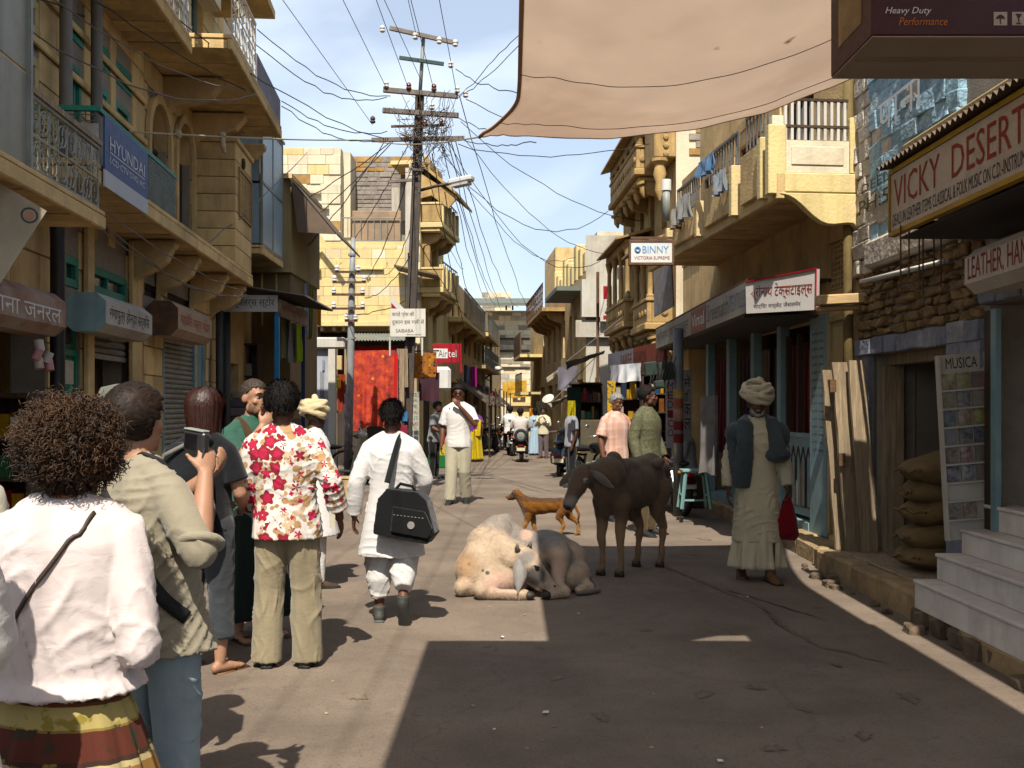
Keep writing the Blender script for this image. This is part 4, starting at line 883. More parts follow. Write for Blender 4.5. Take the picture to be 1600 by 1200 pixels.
def textile_material():
 m=bpy.data.materials.new('mirror_work_textile');m.use_nodes=True;N,L=m.node_tree.nodes,m.node_tree.links;b=N['Principled BSDF'];b.inputs['Roughness'].default_value=.7
 tc=N.new('ShaderNodeTexCoord');n=N.new('ShaderNodeTexNoise');n.inputs['Scale'].default_value=5;n.inputs['Detail'].default_value=9;n.inputs['Roughness'].default_value=.7;L.new(tc.outputs['Object'],n.inputs['Vector'])
 r=N.new('ShaderNodeValToRGB');e=r.color_ramp.elements;e[0].position=.35;e[0].color=(*col('#6e0f08'),1);e[1].position=.66;e[1].color=(*col('#d8591c'),1);k=e.new(.5);k.color=(*col('#bd2a10'),1);L.new(n.outputs[0],r.inputs[0])
 v=N.new('ShaderNodeTexVoronoi');v.inputs['Scale'].default_value=3.2;L.new(tc.outputs['Object'],v.inputs['Vector']);s=N.new('ShaderNodeMapRange');s.inputs[1].default_value=.1;s.inputs[2].default_value=.16;s.inputs[3].default_value=1;s.inputs[4].default_value=0;L.new(v.outputs['Distance'],s.inputs[0])
 x=N.new('ShaderNodeMix');x.data_type='RGBA';L.new(s.outputs[0],x.inputs[0]);L.new(r.outputs[0],x.inputs[6]);x.inputs[7].default_value=(*col('#e2a33a'),1)
 v2=N.new('ShaderNodeTexNoise');v2.inputs['Scale'].default_value=90;L.new(tc.outputs['Object'],v2.inputs['Vector']);s2=N.new('ShaderNodeMapRange');s2.inputs[1].default_value=.66;s2.inputs[2].default_value=.7;L.new(v2.outputs[0],s2.inputs[0])
 y=N.new('ShaderNodeMix');y.data_type='RGBA';L.new(s2.outputs[0],y.inputs[0]);L.new(x.outputs[2],y.inputs[6]);y.inputs[7].default_value=(*col('#f0b070'),1);L.new(y.outputs[2],b.inputs['Base Color'])
 return m
def patchwork_material():
 m=bpy.data.materials.new('patchwork_embroidery');m.use_nodes=True;N,L=m.node_tree.nodes,m.node_tree.links;b=N['Principled BSDF'];b.inputs['Roughness'].default_value=.9
 tc=N.new('ShaderNodeTexCoord');mp=N.new('ShaderNodeMapping');mp.inputs['Scale'].default_value=(20,1,20);L.new(tc.outputs['Object'],mp.inputs[0]);v=N.new('ShaderNodeTexVoronoi');v.distance='CHEBYCHEV';v.inputs['Scale'].default_value=1;v.inputs['Randomness'].default_value=.35;L.new(mp.outputs[0],v.inputs['Vector'])
 r=N.new('ShaderNodeValToRGB');e=r.color_ramp.elements;e[0].color=(*col('#3f2418'),1);e[1].color=(*col('#d9c39a'),1)
 for p,h in ((.25,'#b9682c'),(.45,'#6f5a6e'),(.6,'#8a4a2a'),(.8,'#c98f4a')): k=e.new(p);k.color=(*col(h),1)
 r.color_ramp.interpolation='CONSTANT';sx=N.new('ShaderNodeSeparateColor');L.new(v.outputs['Color'],sx.inputs[0]);L.new(sx.outputs[0],r.inputs[0])
 d=N.new('ShaderNodeMapRange');d.inputs[1].default_value=.38;d.inputs[2].default_value=.46;L.new(v.outputs['Distance'],d.inputs[0]);x=N.new('ShaderNodeMix');x.data_type='RGBA';L.new(d.outputs[0],x.inputs[0]);L.new(r.outputs[0],x.inputs[6]);x.inputs[7].default_value=(*col('#b07a44'),1);L.new(x.outputs[2],b.inputs['Base Color']);return m
stall()
# ---------------------------------------------------------------- far left row and the street's end
FL4=Fac(-1.95,31.0,(.05,1),+1)
def far_left():
 F=FL4;B=F.thing('far_left_house','long narrow house with iron balcony railings on the far left of the street','building')
 L_=25.5;zt=5.6;holes=[]
 for k in range(6):
  u=1.2+k*4.0;holes+= [(u,u+1.0,3.5,5.0),(u+1.8,u+2.6,3.5,5.0),(u-.3,u+2.4,.1,2.4)]
 F.mb().wall(0,L_,0,zt,-.3,0,holes).build('wall',STONE,B);F.mb().fb(0,L_,-3.0,-1.2,0,zt).build('inner_wall',DARKROOM,B);F.mb().fb(0,L_,-3,.0,zt,zt+.12).build('roof',STONE,B);F.mb().fb(-.2,0,-3,0,0,zt).build('end_wall',STONE_Y,B)
 for k in range(6):
  u=1.2+k*4.0;window(F,B,holes[k*3],DARKWOOD,cols=2);window(F,B,holes[k*3+1],DARKWOOD,cols=2)
 zb=F.z(716,492,.55);F.mb().fb(0,8,.0,.55,zb,zb+.16).build('balcony_floor',STONE_Y,B,bevel=.02);bar_rail(F,B,0,8,.52,zb+.17,zb+1.0,IRON,step=.25)
 F.mb().fb(8.1,15,.0,.65,zb+.1,zb+.26).build('balcony_floor',STONE,B,bevel=.02);bar_rail(F,B,8.1,15,.6,zb+.27,zb+1.0,SILVER,step=.3)
 zb2=3.0;F.mb().fb(6,14,.0,.7,zb2,zb2+.12).build('balcony_floor',STONE,B);scroll_rail(F,B,6,14,.66,zb2+.13,zb2+.8,SILVER,step=.5)
 for u in (.5,3,5.5): bracket(F,B,u,.45,zb-.01,.5,STONE_G)
 # tall rubble-block house closing the left and the gate at the end
 E_=Fac(-1.0,57.0,(1,0),+1);T=E_.thing('end_house','pale stone block house closing the far end of the street','building');X=lambda px: E_.u(px);Z=lambda py: E_.z(800,py)
 E_.mb().wall(X(757),X(845),0,Z(488),-.5,-.03,[(X(793),X(828),0,Z(650))]).build('wall',STONE_P,T);E_.mb().fb(X(757),X(845),-3,-2,0,Z(488)).build('inner_wall',DARKROOM,T)
 blocks(E_,T,X(762),X(845),Z(608),Z(488),.28,.6,-.1,0,[],[STONE_P,PLASTER,MORTAR,STONE_P],seed=51,jit=.03)
 E_.mb().fb(X(757),X(845),-3,-.1,Z(488),Z(488)+.1).build('roof',STONE_P,T)
 E_.mb().fb(X(752),X(798),-4,-1.5,Z(488),Z(452)).build('roof_room',STONE_P,T);blocks(E_,T,X(752),X(798),Z(488)+.1,Z(452),.3,.6,-1.5,-1.42,[],[STONE_P,MORTAR],seed=53,most=40)
 for py in (529,548,574): E_.mb().fb(X(757),X(828),.02,.1,Z(py+1.5),Z(py-1)).build('string_course',DARKWOOD,T)
 # shed roof on posts on top
 q=E_.mb();q.obox(E_.vec((X(733)+X(836))/2,.8,Z(474)),Vector(((X(836)-X(733))/2,0,0)),Vector((0,1.2,.25)),Vector((0,0,.08)));q.build('shed_roof',mat('green_grey_sheet',(.17,.185,.155),.6,.15,2),T)
 for px in (791,801,744): E_.mb().fb(X(px)-.05,X(px)+.05,.2,.3,Z(488)+.1,Z(474)).build('shed_post',RUST,T)
 # ochre gate with cusped arch
 G=Fac(-1.0,55.5,(1,0),+1);g=G.thing('stone_gate','yellow carved stone gate with cusped arch at the end of the street','gate');X=lambda px: G.u(px);Z=lambda py: G.z(800,py)
 x0,x1=X(791),X(832);G.mb().wall(x0,x1,0,Z(610),-.3,0,[(X(800),X(824),0,Z(652))]).build('wall',STONE_Y,g);uc,rr=(X(800)+X(824))/2,(X(824)-X(800))/2
 q=MB()
 for k in range(9): a=math.pi*k/8;q.ell(G.vec(uc+rr*.92*math.cos(a),.04,Z(672)+rr*1.2*math.sin(a)),(.11,.1,.11),seg=8,rings=6)
 q.build('cusped_arch',STONE_G,g);G.mb().fb(x0-.1,x1+.1,0.003,.25,Z(634),Z(629)).build('cornice',STONE_Y,g);G.mb().fb(x0-.1,x1+.1,.003,.2,Z(612),Z(607)).build('cornice',STONE_Y,g)
 for px in (791,828): G.mb().fb(X(px),X(px)+.14,.003,.12,0,Z(636)).build('pilaster',STONE_G,g)
 G.mb().fb(X(801),X(821),.004,.02,Z(628),Z(616)).build('dark_panel',DARKWOOD,g);G.mb().fb(X(809),X(813),.021,.025,Z(625),Z(618)).build('plaque',WHITEP,g);G.mb().fb(X(800),X(824),-.9,-.8,0,Z(652)).build('passage_shade_panel',DARKROOM,g)  # dark panel puts the shade inside the passage into its colour
 # street signs and cloths there
 t=board('airtel_sign','red Airtel board with white lettering beyond the utility pole','sign',Fac(-2.6,24.5,(1,0),+1),(0,0,0,0),0,0,REDP) if False else None
 A=Fac(-2.3,25.8,(1,.12),+1);t=A.thing('shop_sign','red Airtel board with white block beyond the utility pole','sign');a0,a1,z0,z1=A.u(676),A.u(721),A.z(700,567),A.z(700,537)
 A.mb().fb(a0,a1,-.06,0,z0,z1).build('panel',REDP,t,bevel=.006);w=a1-a0;h=z1-z0
 A.mb().fb(a0+.02,a0+w*.52,.002,.006,z0+h*.24,z0+h*.74).build('white_block',PLAST_W,t)
 A.text(t,'Air',a0+w*.2,a0+w*.5,z0+h*.3,z0+h*.68,.007,mat('grey_lettering',(.12,.12,.12),.6));A.text(t,'tel',a0+w*.54,a0+w*.83,z0+h*.3,z0+h*.68,.003,INKW)
 for px in (680,719): A.mb().fb(A.u(px),A.u(px)+.05,-.05,-.01,z0-.25,z0-.003).build('leg',REDP,t)
 tag(MB().box(-.28,.28,-.1,.1,-.32,.32).build('white_appliance',PLAST_W,bevel=.08),'white rounded box mounted below the red sign','box').location=at(688,592,27)
 for i,(px0,px1,py0,py1,hx) in enumerate(((725,729,570,600,'#2b3550'),(729,734,572,602,'#7d93b5'),(735,745,573,604,'#8f1a6c'),(726,731,603,630,'#8a6a5a'))):
  hung_cloth('hanging_garment',['dark navy','pale blue','magenta','dull brown'][i]+' garment hanging outside the far left shops','garment',at(px0,py0,34),at(px1,py0,34),(py1-py0)/1600*34,cloth('g%d'%i,hx),folds=1,depth=.05,seed=i+40)
 t=thing('street_banner','yellow printed banner stretched across the end of the street','banner',(0,0,0));hung_cloth('banner','','',at(785,597,50),at(823,594,50),26/1600*50,mat('yellow_banner',col('#d9a33a'),.7,.12,3,0,c2=col('#e4c88a')),folds=1,depth=.04,parent=t,seed=3)
 text(t,'स्वागत शुभ',at(793,611,49.8),(1,0,0),(0,0,1),.7,.12,INKR);text(t,'जैसलमेर',at(793,617,49.8),(1,0,0),(0,0,1),.6,.1,INKR)
 t=thing('small_sign','small red and white sign on a thin post far down the street','sign',(0,0,0));MB().box(*sorted((at(760,0,40).x,at(770,0,40).x)),40,40.04,at(0,625,40).z,at(0,613,40).z).build('panel',REDP,t);MB().tube([at(756,700,40),at(756,570,40)],.06,8).build('post',WHITEP,t)
 MB().box(*sorted((at(762,0,40).x,at(768,0,40).x)),39.99,39.998,at(0,617,40).z,at(0,614,40).z).build('white_strip',PLAST_W,t)
 # gantry pole with lamp
 t=thing('street_lamp','white lamp on a lattice post at the far left shops','lamp',(0,0,0));
 for px in (757,767): MB().tube([at(px,705,43),at(px,500,43)],.05,8).build('post',SILVER,t)
 for py in (560,590,620,650): MB().tube([at(757,py,43),at(767,py+6,43)],.03,6).build('brace',SILVER,t)
 MB().tube([at(760,590,43),at(775,578,42.6)],.04,6).build('arm',SILVER,t);MB().ell(at(777,576,42.5),(.22,.12,.1)).build('lamp_head',PLAST_W,t,smooth=True)
 # shop shade goods beneath the far left row
 TAR=mat('brown_awning',(.12,.09,.07),.9,.3,3)
 for i in range(3):
  t=thing('shop_awning',['nearest','middle','farthest'][i]+' dark sagging shop awning on the far left row','awning',(0,0,0));u=1.5+i*5
  P=[[F.w(u+3.2*a/6,.1+1.1*b/3,2.5-.28*b-.06*math.sin(a*1.9+b)) for a in range(7)] for b in range(4)];solid_sheet(MB(),P,(0,0,1),.02).build('sheet',TAR,t,smooth=True)
  for a in (0,1): MB().tube([F.w(u+.1+3*a,1.15,0),F.w(u+.1+3*a,1.15,2.24)],.025,6).build('post',DARKWOOD,t)
far_left()
# ---------------------------------------------------------------- right row
FR0=Fac(3.4,10.15,(-.02,1),-1);FR1=Fac(3.42,10.16,(-.06,1),-1);FRB=Fac(2.6,10.0,(-.1,1),-1)
KER=mat('worn_yellow_stone',(.45,.34,.21),.9,.25,4,.7,25,stain=(.2,.15,.1),stain_amt=.6,bdist=.02)
def pavement():
 P=tag(bpy.data.objects.new('pavement',None),kind='structure');C.objects.link(P)
 r=random.Random(4)
 for (ya,yb,xa,xb,zt) in ((10.45,19.5,3.1,2.92,.2),(7.55,10.35,2.98,3.05,.2),(4.0,7.5,2.96,2.98,.14)):
  y=ya
  while y<yb-.05:
   L=r.uniform(.6,1.1);e=min(y+L,yb);x=xa+(xb-xa)*(y-ya)/(yb-ya);q=MB();dz=r.uniform(-.015,.015)
   q.box(x+r.uniform(-.03,.03),x+.42,y+.008,e-.008,-.05,zt+dz);q.v=[(a+r.uniform(-.012,.012),b,c_+r.uniform(-.012,.012)) for a,b,c_ in q.v];q.build('kerb_stone',KER,P,bevel=.025)
   q=MB().box(x+.43,x+.95,y+.008,e-.008,-.05,zt+.01+r.uniform(-.01,.01));q.build('paving_slab',KER,P,bevel=.015);y=e
 MB().box(3.1,5.5,4,19.5,-.05,.16).build('pavement_bed',MORTAR,P)
 RB=mat('rubble_stone',(.16,.12,.085),.95,.4,5,.8,20,bdist=.03)
 for i in range(16):
  x,y=rnd.uniform(2.84,2.98),rnd.uniform(5.2,10.4);s=rnd.uniform(.02,.07);q=MB().box(-s,s,-s*1.2,s*1.2,-s*.7,s*.7);q.v=[tuple(c_*rnd.uniform(.6,1.2) for c_ in v_) for v_ in q.v]
  o=q.build('rubble_stone',RB,P,bevel=.012);o.location=(x,y,s*.3)
pavement()
def right_near():
 F=FR0;B=F.thing('rubble_house','rough stone house, blue and pale limewash above rubble, with open doorway','building');U=F.u;Z=F.z
 dw=(U(1478),U(1357),.2,Z(1357,555));dv=(-4.4,U(1536),.2,2.35);u0,u1=-5.2,-.02;ZT=4.9
 F.mb().wall(u0,u1,0,ZT,-.45,-.05,[dw,dv]).build('wall',MORTAR,B)
 holes=[dw,dv]
 # rubble zone above the door, left open to view as single stones
 RS=mat('brown_rubble',(.30,.215,.125),.95,.35,4,.9,18,bdist=.04,stain=(.16,.11,.07));zr0,zr1=Z(1360,528),Z(1360,445)
 blocks(F,B,U(1530),u1,zr0,zr1+.12,.085,.17,-.1,.0,holes,RS,name='rubble_stone',seed=61,gap=.02,jit=.03,rough=.02)
 LW=mat('grey_blue_limewash',col('#8a8f9b'),.9,.2,3,.9,14,stain=col('#c2bfc0'),stain_amt=.6,bdist=.03)
 blocks(F,B,U(1530),u1,dw[3],zr0,.13,.26,-.1,.012,holes,LW,name='limewashed_stone',seed=63,gap=.006,jit=.025,rough=.012)
 blocks(F,B,u0,U(1530),dv[3],zr1,.2,.4,-.1,.01,holes,LW,name='limewashed_stone',seed=65,gap=.006,jit=.02,rough=.012)
 F.mb().fb(U(1531),U(1478),-.08,.0,.2,dw[3]).build('jamb',LW,B);F.mb().fb(U(1357),u1,-.08,.0,0,dw[3]).build('jamb',LW,B)
 # upper wall: pale strip then blue rough limewash
 ub=U(1362);blocks(F,B,ub+.0,u1,zr1+.12,ZT,.16,.22,-.1,.02,[],PALEROUGH,name='limewashed_stone',seed=67,gap=.004,jit=.02,rough=.015)
 blocks(F,B,U(1500),ub,zr1+.4,ZT,.15,.26,-.1,.02,[],[BLUEROUGH]*7+[PALEROUGH],name='limewashed_stone',seed=69,gap=-.02,jit=.012,rough=.016)
 F.mb().obox(F.vec((U(1362)+U(1500))/2,.02,zr1+.27),Vector(((U(1362)-U(1500))/2,0,0)),Vector((0,.06,0)),Vector((0,0,.13))).build('plaster_band',PALEROUGH,B,bevel=.03)
 F.text(B,'पानि',U(1478),U(1385),Z(1400,200),Z(1400,135),.075,INKW);F.text(B,'DEEL',U(1392,.06),U(1349,.06),Z(1360,298,.06),Z(1360,284,.06),.075,INKK,name='painted_word');F.text(B,'PH:5',U(1392,.06),U(1345,.06),Z(1360,330,.06),Z(1360,308,.06),.075,INKK,name='painted_word')
 F.mb().fb(dw[0]-.02,dw[1]+.02,-.3,-.14,dw[3]-.1,dw[3]-.002).build('lintel',OLDWOOD,B);F.mb().fb(dw[1]-.1,dw[1],-.3,-.12,.2,dw[3]-.1).build('door_frame',OLDWOOD,B);F.mb().fb(dw[0],dw[0]+.12,-.3,-.1,.2,dw[3]-.1).build('door_frame',DARKWOOD,B)
 DIM=mat('dim_room_plaster',(.26,.23,.19),.95,.2,2)
 F.mb().fb(dw[0]-.3,dw[1]+.12,-1.9,-1.8,0,2.3).build('inner_wall',DIM,B);F.mb().fb(dw[1]+.02,dw[1]+.12,-1.8,-.46,0,2.3).build('inner_wall',DIM,B);F.mb().fb(u0,u1,-1.8,-.46,2.3,2.4).build('floor_slab',DIM,B);F.mb().fb(-5.2,dw[0]-.32,-1.2,-1.1,0,2.3).build('inner_wall',DARKROOM,B)
 F.mb().fb(dw[0]-.3,dw[0]-.2,-1.8,-.46,0,2.3).build('inner_wall',DARKROOM,B)
 F.mb().fb(dw[0]+.25,dw[0]+.7,-1.79,-1.74,1.35,1.9).build('dark_window',DARKROOM,B)
 F.mb().fb(u0,u1,-4,-1.9,0,ZT).build('core_wall',DARKROOM,B);F.mb().fb(u0,u1,-4,-.0,ZT,ZT+.1).build('roof',MORTAR,B)
 F.mb().fb(dw[0],dw[1],-.4,.25,.2,.225).build('threshold',OLDWOOD,B,bevel=.01)
 # strips and pipes by the door of the right shop
 F.mb().fb(U(1560),U(1552),-.02,.02,.2,2.3).build('door_post',BLUEP,B);F.mb().fb(U(1550),U(1538),-.04,.0,.2,2.3).build('door_post',DARKWOOD,B)
 # concrete ledge beam above the sign
 a,b=at(1420,228,8.2),at(1420,228,8.2);t=thing('stone_ledge','long plastered stone ledge jutting above the corrugated shop roof','ledge',(0,0,0))
 q=MB();q.obox(Vector((3.17,6.2,3.55)),Vector((.12,0,0)),Vector((-.03,1.75,0)),Vector((0,0,.085)));q.build('beam',PLASTER if False else mat('tan_plaster',(.42,.34,.2)),t,bevel=.02)
 return B
right_near()
def music_shop_front():
# painted sign over the music shop, with corrugated roof
 X=2.75;y0,y1,z0,z1=1.2,7.43,2.87,3.28  # near end lengthened out of view so the roof shades the street
 t=thing('painted_sign','long white VICKY DESERT sign with red painted lettering over the music shop','sign',(X,0,0))
 WB=mat('white_sign_board',(.62,.56,.48),.7,.1,3,.2,30,stain=(.42,.33,.24),stain_amt=.45)
 MB().box(0,.03,y0,y1,z0,z1).build('panel',WB,t);YF=mat('yellow_sign_frame',(.45,.31,.09),.7,.2,4)
 MB().box(-.012,.04,y0,y1+.02,z0-.035,z0-.002).build('frame',YF,t);MB().box(-.012,.04,y0,y1+.02,z1+.002,z1+.035).build('frame',YF,t);MB().box(-.012,.04,y1+.002,y1+.03,z0,z1).build('frame',YF,t)
 VR=mat('vermilion_lettering',col('#9c3a32'),.7,.25,15,0)
 text(t,'VICKY  DESERT',(0,y1-.06,z0+.155),(0,-1,0),(0,0,1),1.9,.21,VR);text(t,'DEALS IN LEATHER ITEMS CLASSICAL & FOLK MUSIC ON C.D.-INSTRUMENTS',(0,y1-.04,z0+.03),(0,-1,0),(0,0,1),2.05,.085,INKK)
 t=thing('corrugated_roof','corrugated shop roof sheet above the VICKY DESERT sign','roof',(0,0,0));RT=mat('rusty_corrugated_tin',(.16,.13,.1),.6,.35,4,.2,30,stain=(.1,.055,.03))
 corrugated('roof_sheet',RT,t,(X-.07,y0,z1+.06),(X-.07,y1+.1,z1+.06),(3.55,y0,z1+.2))
 for y in (2.0,3.1,4.2,5.2,6.3,7.35): MB().bar((X+.03,y,z0+.03),(3.5,y,z0+.06),.05).build('rafter',DARKWOOD,t)
 MB().bar((X+.35,1.3,z0+.1),(X+.35,7.4,z0+.1),.05).build('purlin',DARKWOOD,t)
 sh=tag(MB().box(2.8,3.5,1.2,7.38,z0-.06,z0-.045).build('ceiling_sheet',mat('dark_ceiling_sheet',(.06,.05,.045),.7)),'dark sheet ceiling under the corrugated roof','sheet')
 # shutter box lettered with red stripes
 F=Fac(3.35,7.2,(.06,1),-1);u0,u1=-2.6,F.u(1512,.3);z1_,z0_=F.z(1512,395,.3),F.z(1512,455,.3)
 s=sign_box(F,'shop_sign','white LEATHER HAN octagonal shutter box with red lettering at the right edge',u0,u1,z0_-.02,z1_+.02,.02,.32,WB,WHITEP)
 F.text(s,'LEATHER, HAND',u1-1.05,u1-.06,z0_+.045,z1_-.045,.32,INKR)
 # tube light on the rubble wall
 t=thing('tube_light','unlit white tube light fixed across the rubble stone wall','lamp',(0,0,0));a,b=at(1375,440,9.45),at(1510,408,8.0);d=Vector((-.12,0,0))
 MB().bar(a+d,b+d,.05,.03).build('batten',SILVER,t);MB().tube([a+d*1.5,b+d*1.5],.018,8).build('tube',PLAST_W,t,smooth=True);
 for k,px in enumerate((1420,1436,1442,1459,1470,1407)):
  o=MB().tube([(0,0,0),(.005,.01,-.15),(0,0,-.34-.06*(k%3))],.006,5).build('hanging_hook',RUST);o.location=at(px,360-k%2*8,7.2);tag(o,'thin rusty hook under the corrugated roof, %s from the left'%['second','third','fourth','fifth','sixth','first'][k],'hook','hooks under the corrugated roof')
  # steps
 t=thing('white_steps','white painted plank steps leading up to the music shop','steps',(0,0,0));SW=mat('dirty_white_step_paint',(.9,.85,.78),.75,.12,3,.3,30,stain=(.55,.46,.37),stain_amt=.6,streak=.3)
 xs=(2.95,3.11,3.29,3.46,3.62);zs=(.13,.34,.53,.71,.89);ye=7.5;RU=1.3
 for i in range(4):
  r0=(zs[i] if i== 0 else zs[i]+.002)
  MB().box(xs[i],xs[i]+.03,5.4,ye-.004*i,r0,zs[i+1]-.028).build('riser',SW,t,bevel=.004);MB().box(xs[i]-.012,xs[i+1]+.03,5.38,ye+.008-.004*i,zs[i+1]-.026,zs[i+1]).build('tread',SW,t,bevel=.006)
 MB().prism([(2.98,.13),(2.98,.31),(3.13,.31),(3.13,.5),(3.31,.5),(3.31,.68),(3.48,.68),(3.48,.86),(3.66,.86),(3.66,.13)],(0,ye-.06,0),(1,0,0),(0,0,1),(0,.04,0)).build('side_board',SW,t)
 MB().box(2.96,3.66,5.39,5.43,.13,.5).build('side_board',SW,t)
 q=MB();RB=MATS['rubble_stone'];st=thing('stone_pile','pile of brown rubble stones under the white steps','rubble',(0,0,0));r=random.Random(8)
 for i in range(22):
  y=5.4+i*.1;s_=r.uniform(.06,.1);e_=MB().box(-s_,s_,-s_*.8,s_*.8,-.07,.065);e_.v=[tuple(c_*r.uniform(.7,1.15) for c_ in v_) for v_ in e_.v];o=e_.build('stone',RB,st,bevel=.015);o.location=(3.0+r.uniform(-.03,.1),y,.06)
  # CD rack
 t=thing('music_rack','tall white MUSICA rack of compact discs leaning in the doorway','rack',(0,0,0));Y=7.56;p0=at(1466,556,Y);p1=at(1536,550,Y);b0=at(1482,845,Y-.05)
 ex=(p1-p0);w=ex.length;ex.normalize();up=(p0-b0);h=up.length;up.normalize();nn=ex.cross(up).normalized();o_=b0
 W2=mat('rack_white',(.55,.52,.46),.6,.1,3,.1,30)
 def pl(a0,a1,c0,c1,d0,d1,n,m,par=t): return MB().obox(o_+ex*(a0+a1)/2+up*(c0+c1)/2+nn*(d0+d1)/2,ex*(a1-a0)/2,up*(c1-c0)/2,nn*(d1-d0)/2).build(n,m,par)
 pl(0,w,0,h,-.03,0,'back_board',W2);pl(-.015,0,0,h,-.03,.03,'side_board',W2);pl(w,w+.015,0,h,-.03,.03,'side_board',W2)
 text(t,'MUSICA',o_+ex*.05+up*(h-.105)+nn*.0005,ex,up,w-.1,.08,INKK)
 rows=8;rh=(h-.14)/9;k=0;cc=['#8a6a4a','#b5a94a','#a9a4a0','#8f8f3f','#2b2440','#b9b2ac','#3f5f78','#7d6f5a','#6f7d3a','#b0aaa6','#4f5f4a','#4a4a5a','#2f3f3f','#9a2f4a','#b59a7a','#3a2f45','#454a6a','#9a7a5a','#6a5a4a','#7a6a5a','#8a8a80']
 for j in range(rows):
  c1=h-.13-rh*j;pl(0,w,c1-rh-.006,c1-rh+.006,.0,.03,'ledge',W2)
  if j in (6,): continue
  for i in range(3):
   if j== 7 and i== 2: continue
   m=mat('cd_cover_%d'%k,col(cc[k%len(cc)]),.3,.5,25,0,c2=tuple(min(1,.6*x+.25) for x in col(cc[(k*5+3)%len(cc)])));k+= 1
   a=w*(i+.07)/3;o=MB().obox(o_+ex*(a+w*.145)+up*(c1-rh*.5+.002)+nn*.009,ex*w*.145,up*rh*.42,nn*.006).build('compact_disc',m)
   tag(o,'compact disc in row %s of the white music rack, %s'%(['one','two','three','four','five','six','seven','eight'][j],['left','middle','right'][i]),'disc','discs on the music rack')
   # sacks
 JUTE=mat('jute_sacking',(.25,.18,.095),.95,.2,6,.7,180,stain=(.2,.14,.08),stain_amt=.4)
 lab=['bottom','second from bottom','middle','fourth from bottom','top']
 for i in range(5):
  q=MB();r=random.Random(i+3);P=[];n_,m_=22,14;W_,D_,T_=.4,.26,.115
  q.ell((0,0,0),(W_,D_,T_),seg=28,rings=16);vs=[]
  for x,y,z in q.v:
   sx=math.copysign(abs(x/W_) ** .55,x)*W_;sy=math.copysign(abs(y/D_) ** .6,y)*D_;e=1-.5*(abs(sx)/W_) ** 6
   vs.append((sx+.01*math.sin(y*30+i),sy,z*e+.014*math.sin(sx*17+i*2)+.012*math.sin(sy*21+sx*9+i)-.02*(abs(sx)/W_) ** 2))
  q.v=vs;q.tube([(-W_*.98,y,.02*math.sin(y*30)) for y in np.linspace(-.2,.2,9)],.012,6)
  o=q.build('grain_sack',JUTE,smooth=True);o.location=(3.69+r.uniform(-.04,.06),8.68+r.uniform(-.05,.05),.34+i*.185+(.02 if i== 4 else 0));o.rotation_euler=(R(r.uniform(-4,4)),R(r.uniform(-4,4)),R(r.uniform(-14,14)+10));tag(o,'brown jute sack, %s of the stack in the dark doorway'%lab[i],'sack')
  # the two weathered door leaves folded out
 t=thing('plank_door','weathered grey plank door leaves standing open beside the dark doorway','door',(0,0,0))
 def plank(p,q_,w,th,n,m=OLDWOOD,nx=(0,1,0)):
  a,b=Vector(p),Vector(q_);d=(b-a);L_=d.length;k=8;P=[];mb=MB();r=random.Random(int(abs(p[0])*997));sx=Vector((d.y,-d.x,0));
  e1=Vector((1,.1,0)).normalized();e2=Vector((-.1,1,0)).normalized();rows=[]
  for i in range(k+1):
   c=a+d*i/k;j=r.uniform(-.006,.006);rows.append([c-e1*(w/2+j),c+e1*(w/2-j)])
  return solid_sheet(mb,rows,e2*-1,th).build(n,m,t,bevel=.004)
 for (pxa,pxb,yt,yb,Y_,nm) in ((1284,1300,578,868,9.95,'plank'),(1300,1325,566,872,9.8,'plank'),(1325,1352,563,862,9.7,'plank')):
  w=(pxb-pxa)/1600*Y_-.006;tp=at((pxa+pxb)/2,yt,Y_);bt=at((pxa+pxb)/2+22,yb,Y_);bt.z=max(bt.z,.215);plank(bt,tp,w,.035,nm)
 for px,py in ((1301,603),(1315,718)): o=MB().box(-.03,.03,-.02,.0,-.06,.06).build('hinge',RUST,t);o.location=at(px,py,9.76)
 # timber beam ends above
 t=thing('timber_beam','pale rough timber beams jutting out beside the Hindi textile sign','beam',(0,0,0));MB().bar(at(1276,470,9.9),at(1352,466,9.95),.12,.1).build('beam',NEWWOOD,t,bevel=.012);MB().bar(at(1278,483,9.95),at(1350,480,10.0),.1,.05).build('beam',NEWWOOD,t,bevel=.01)
music_shop_front()
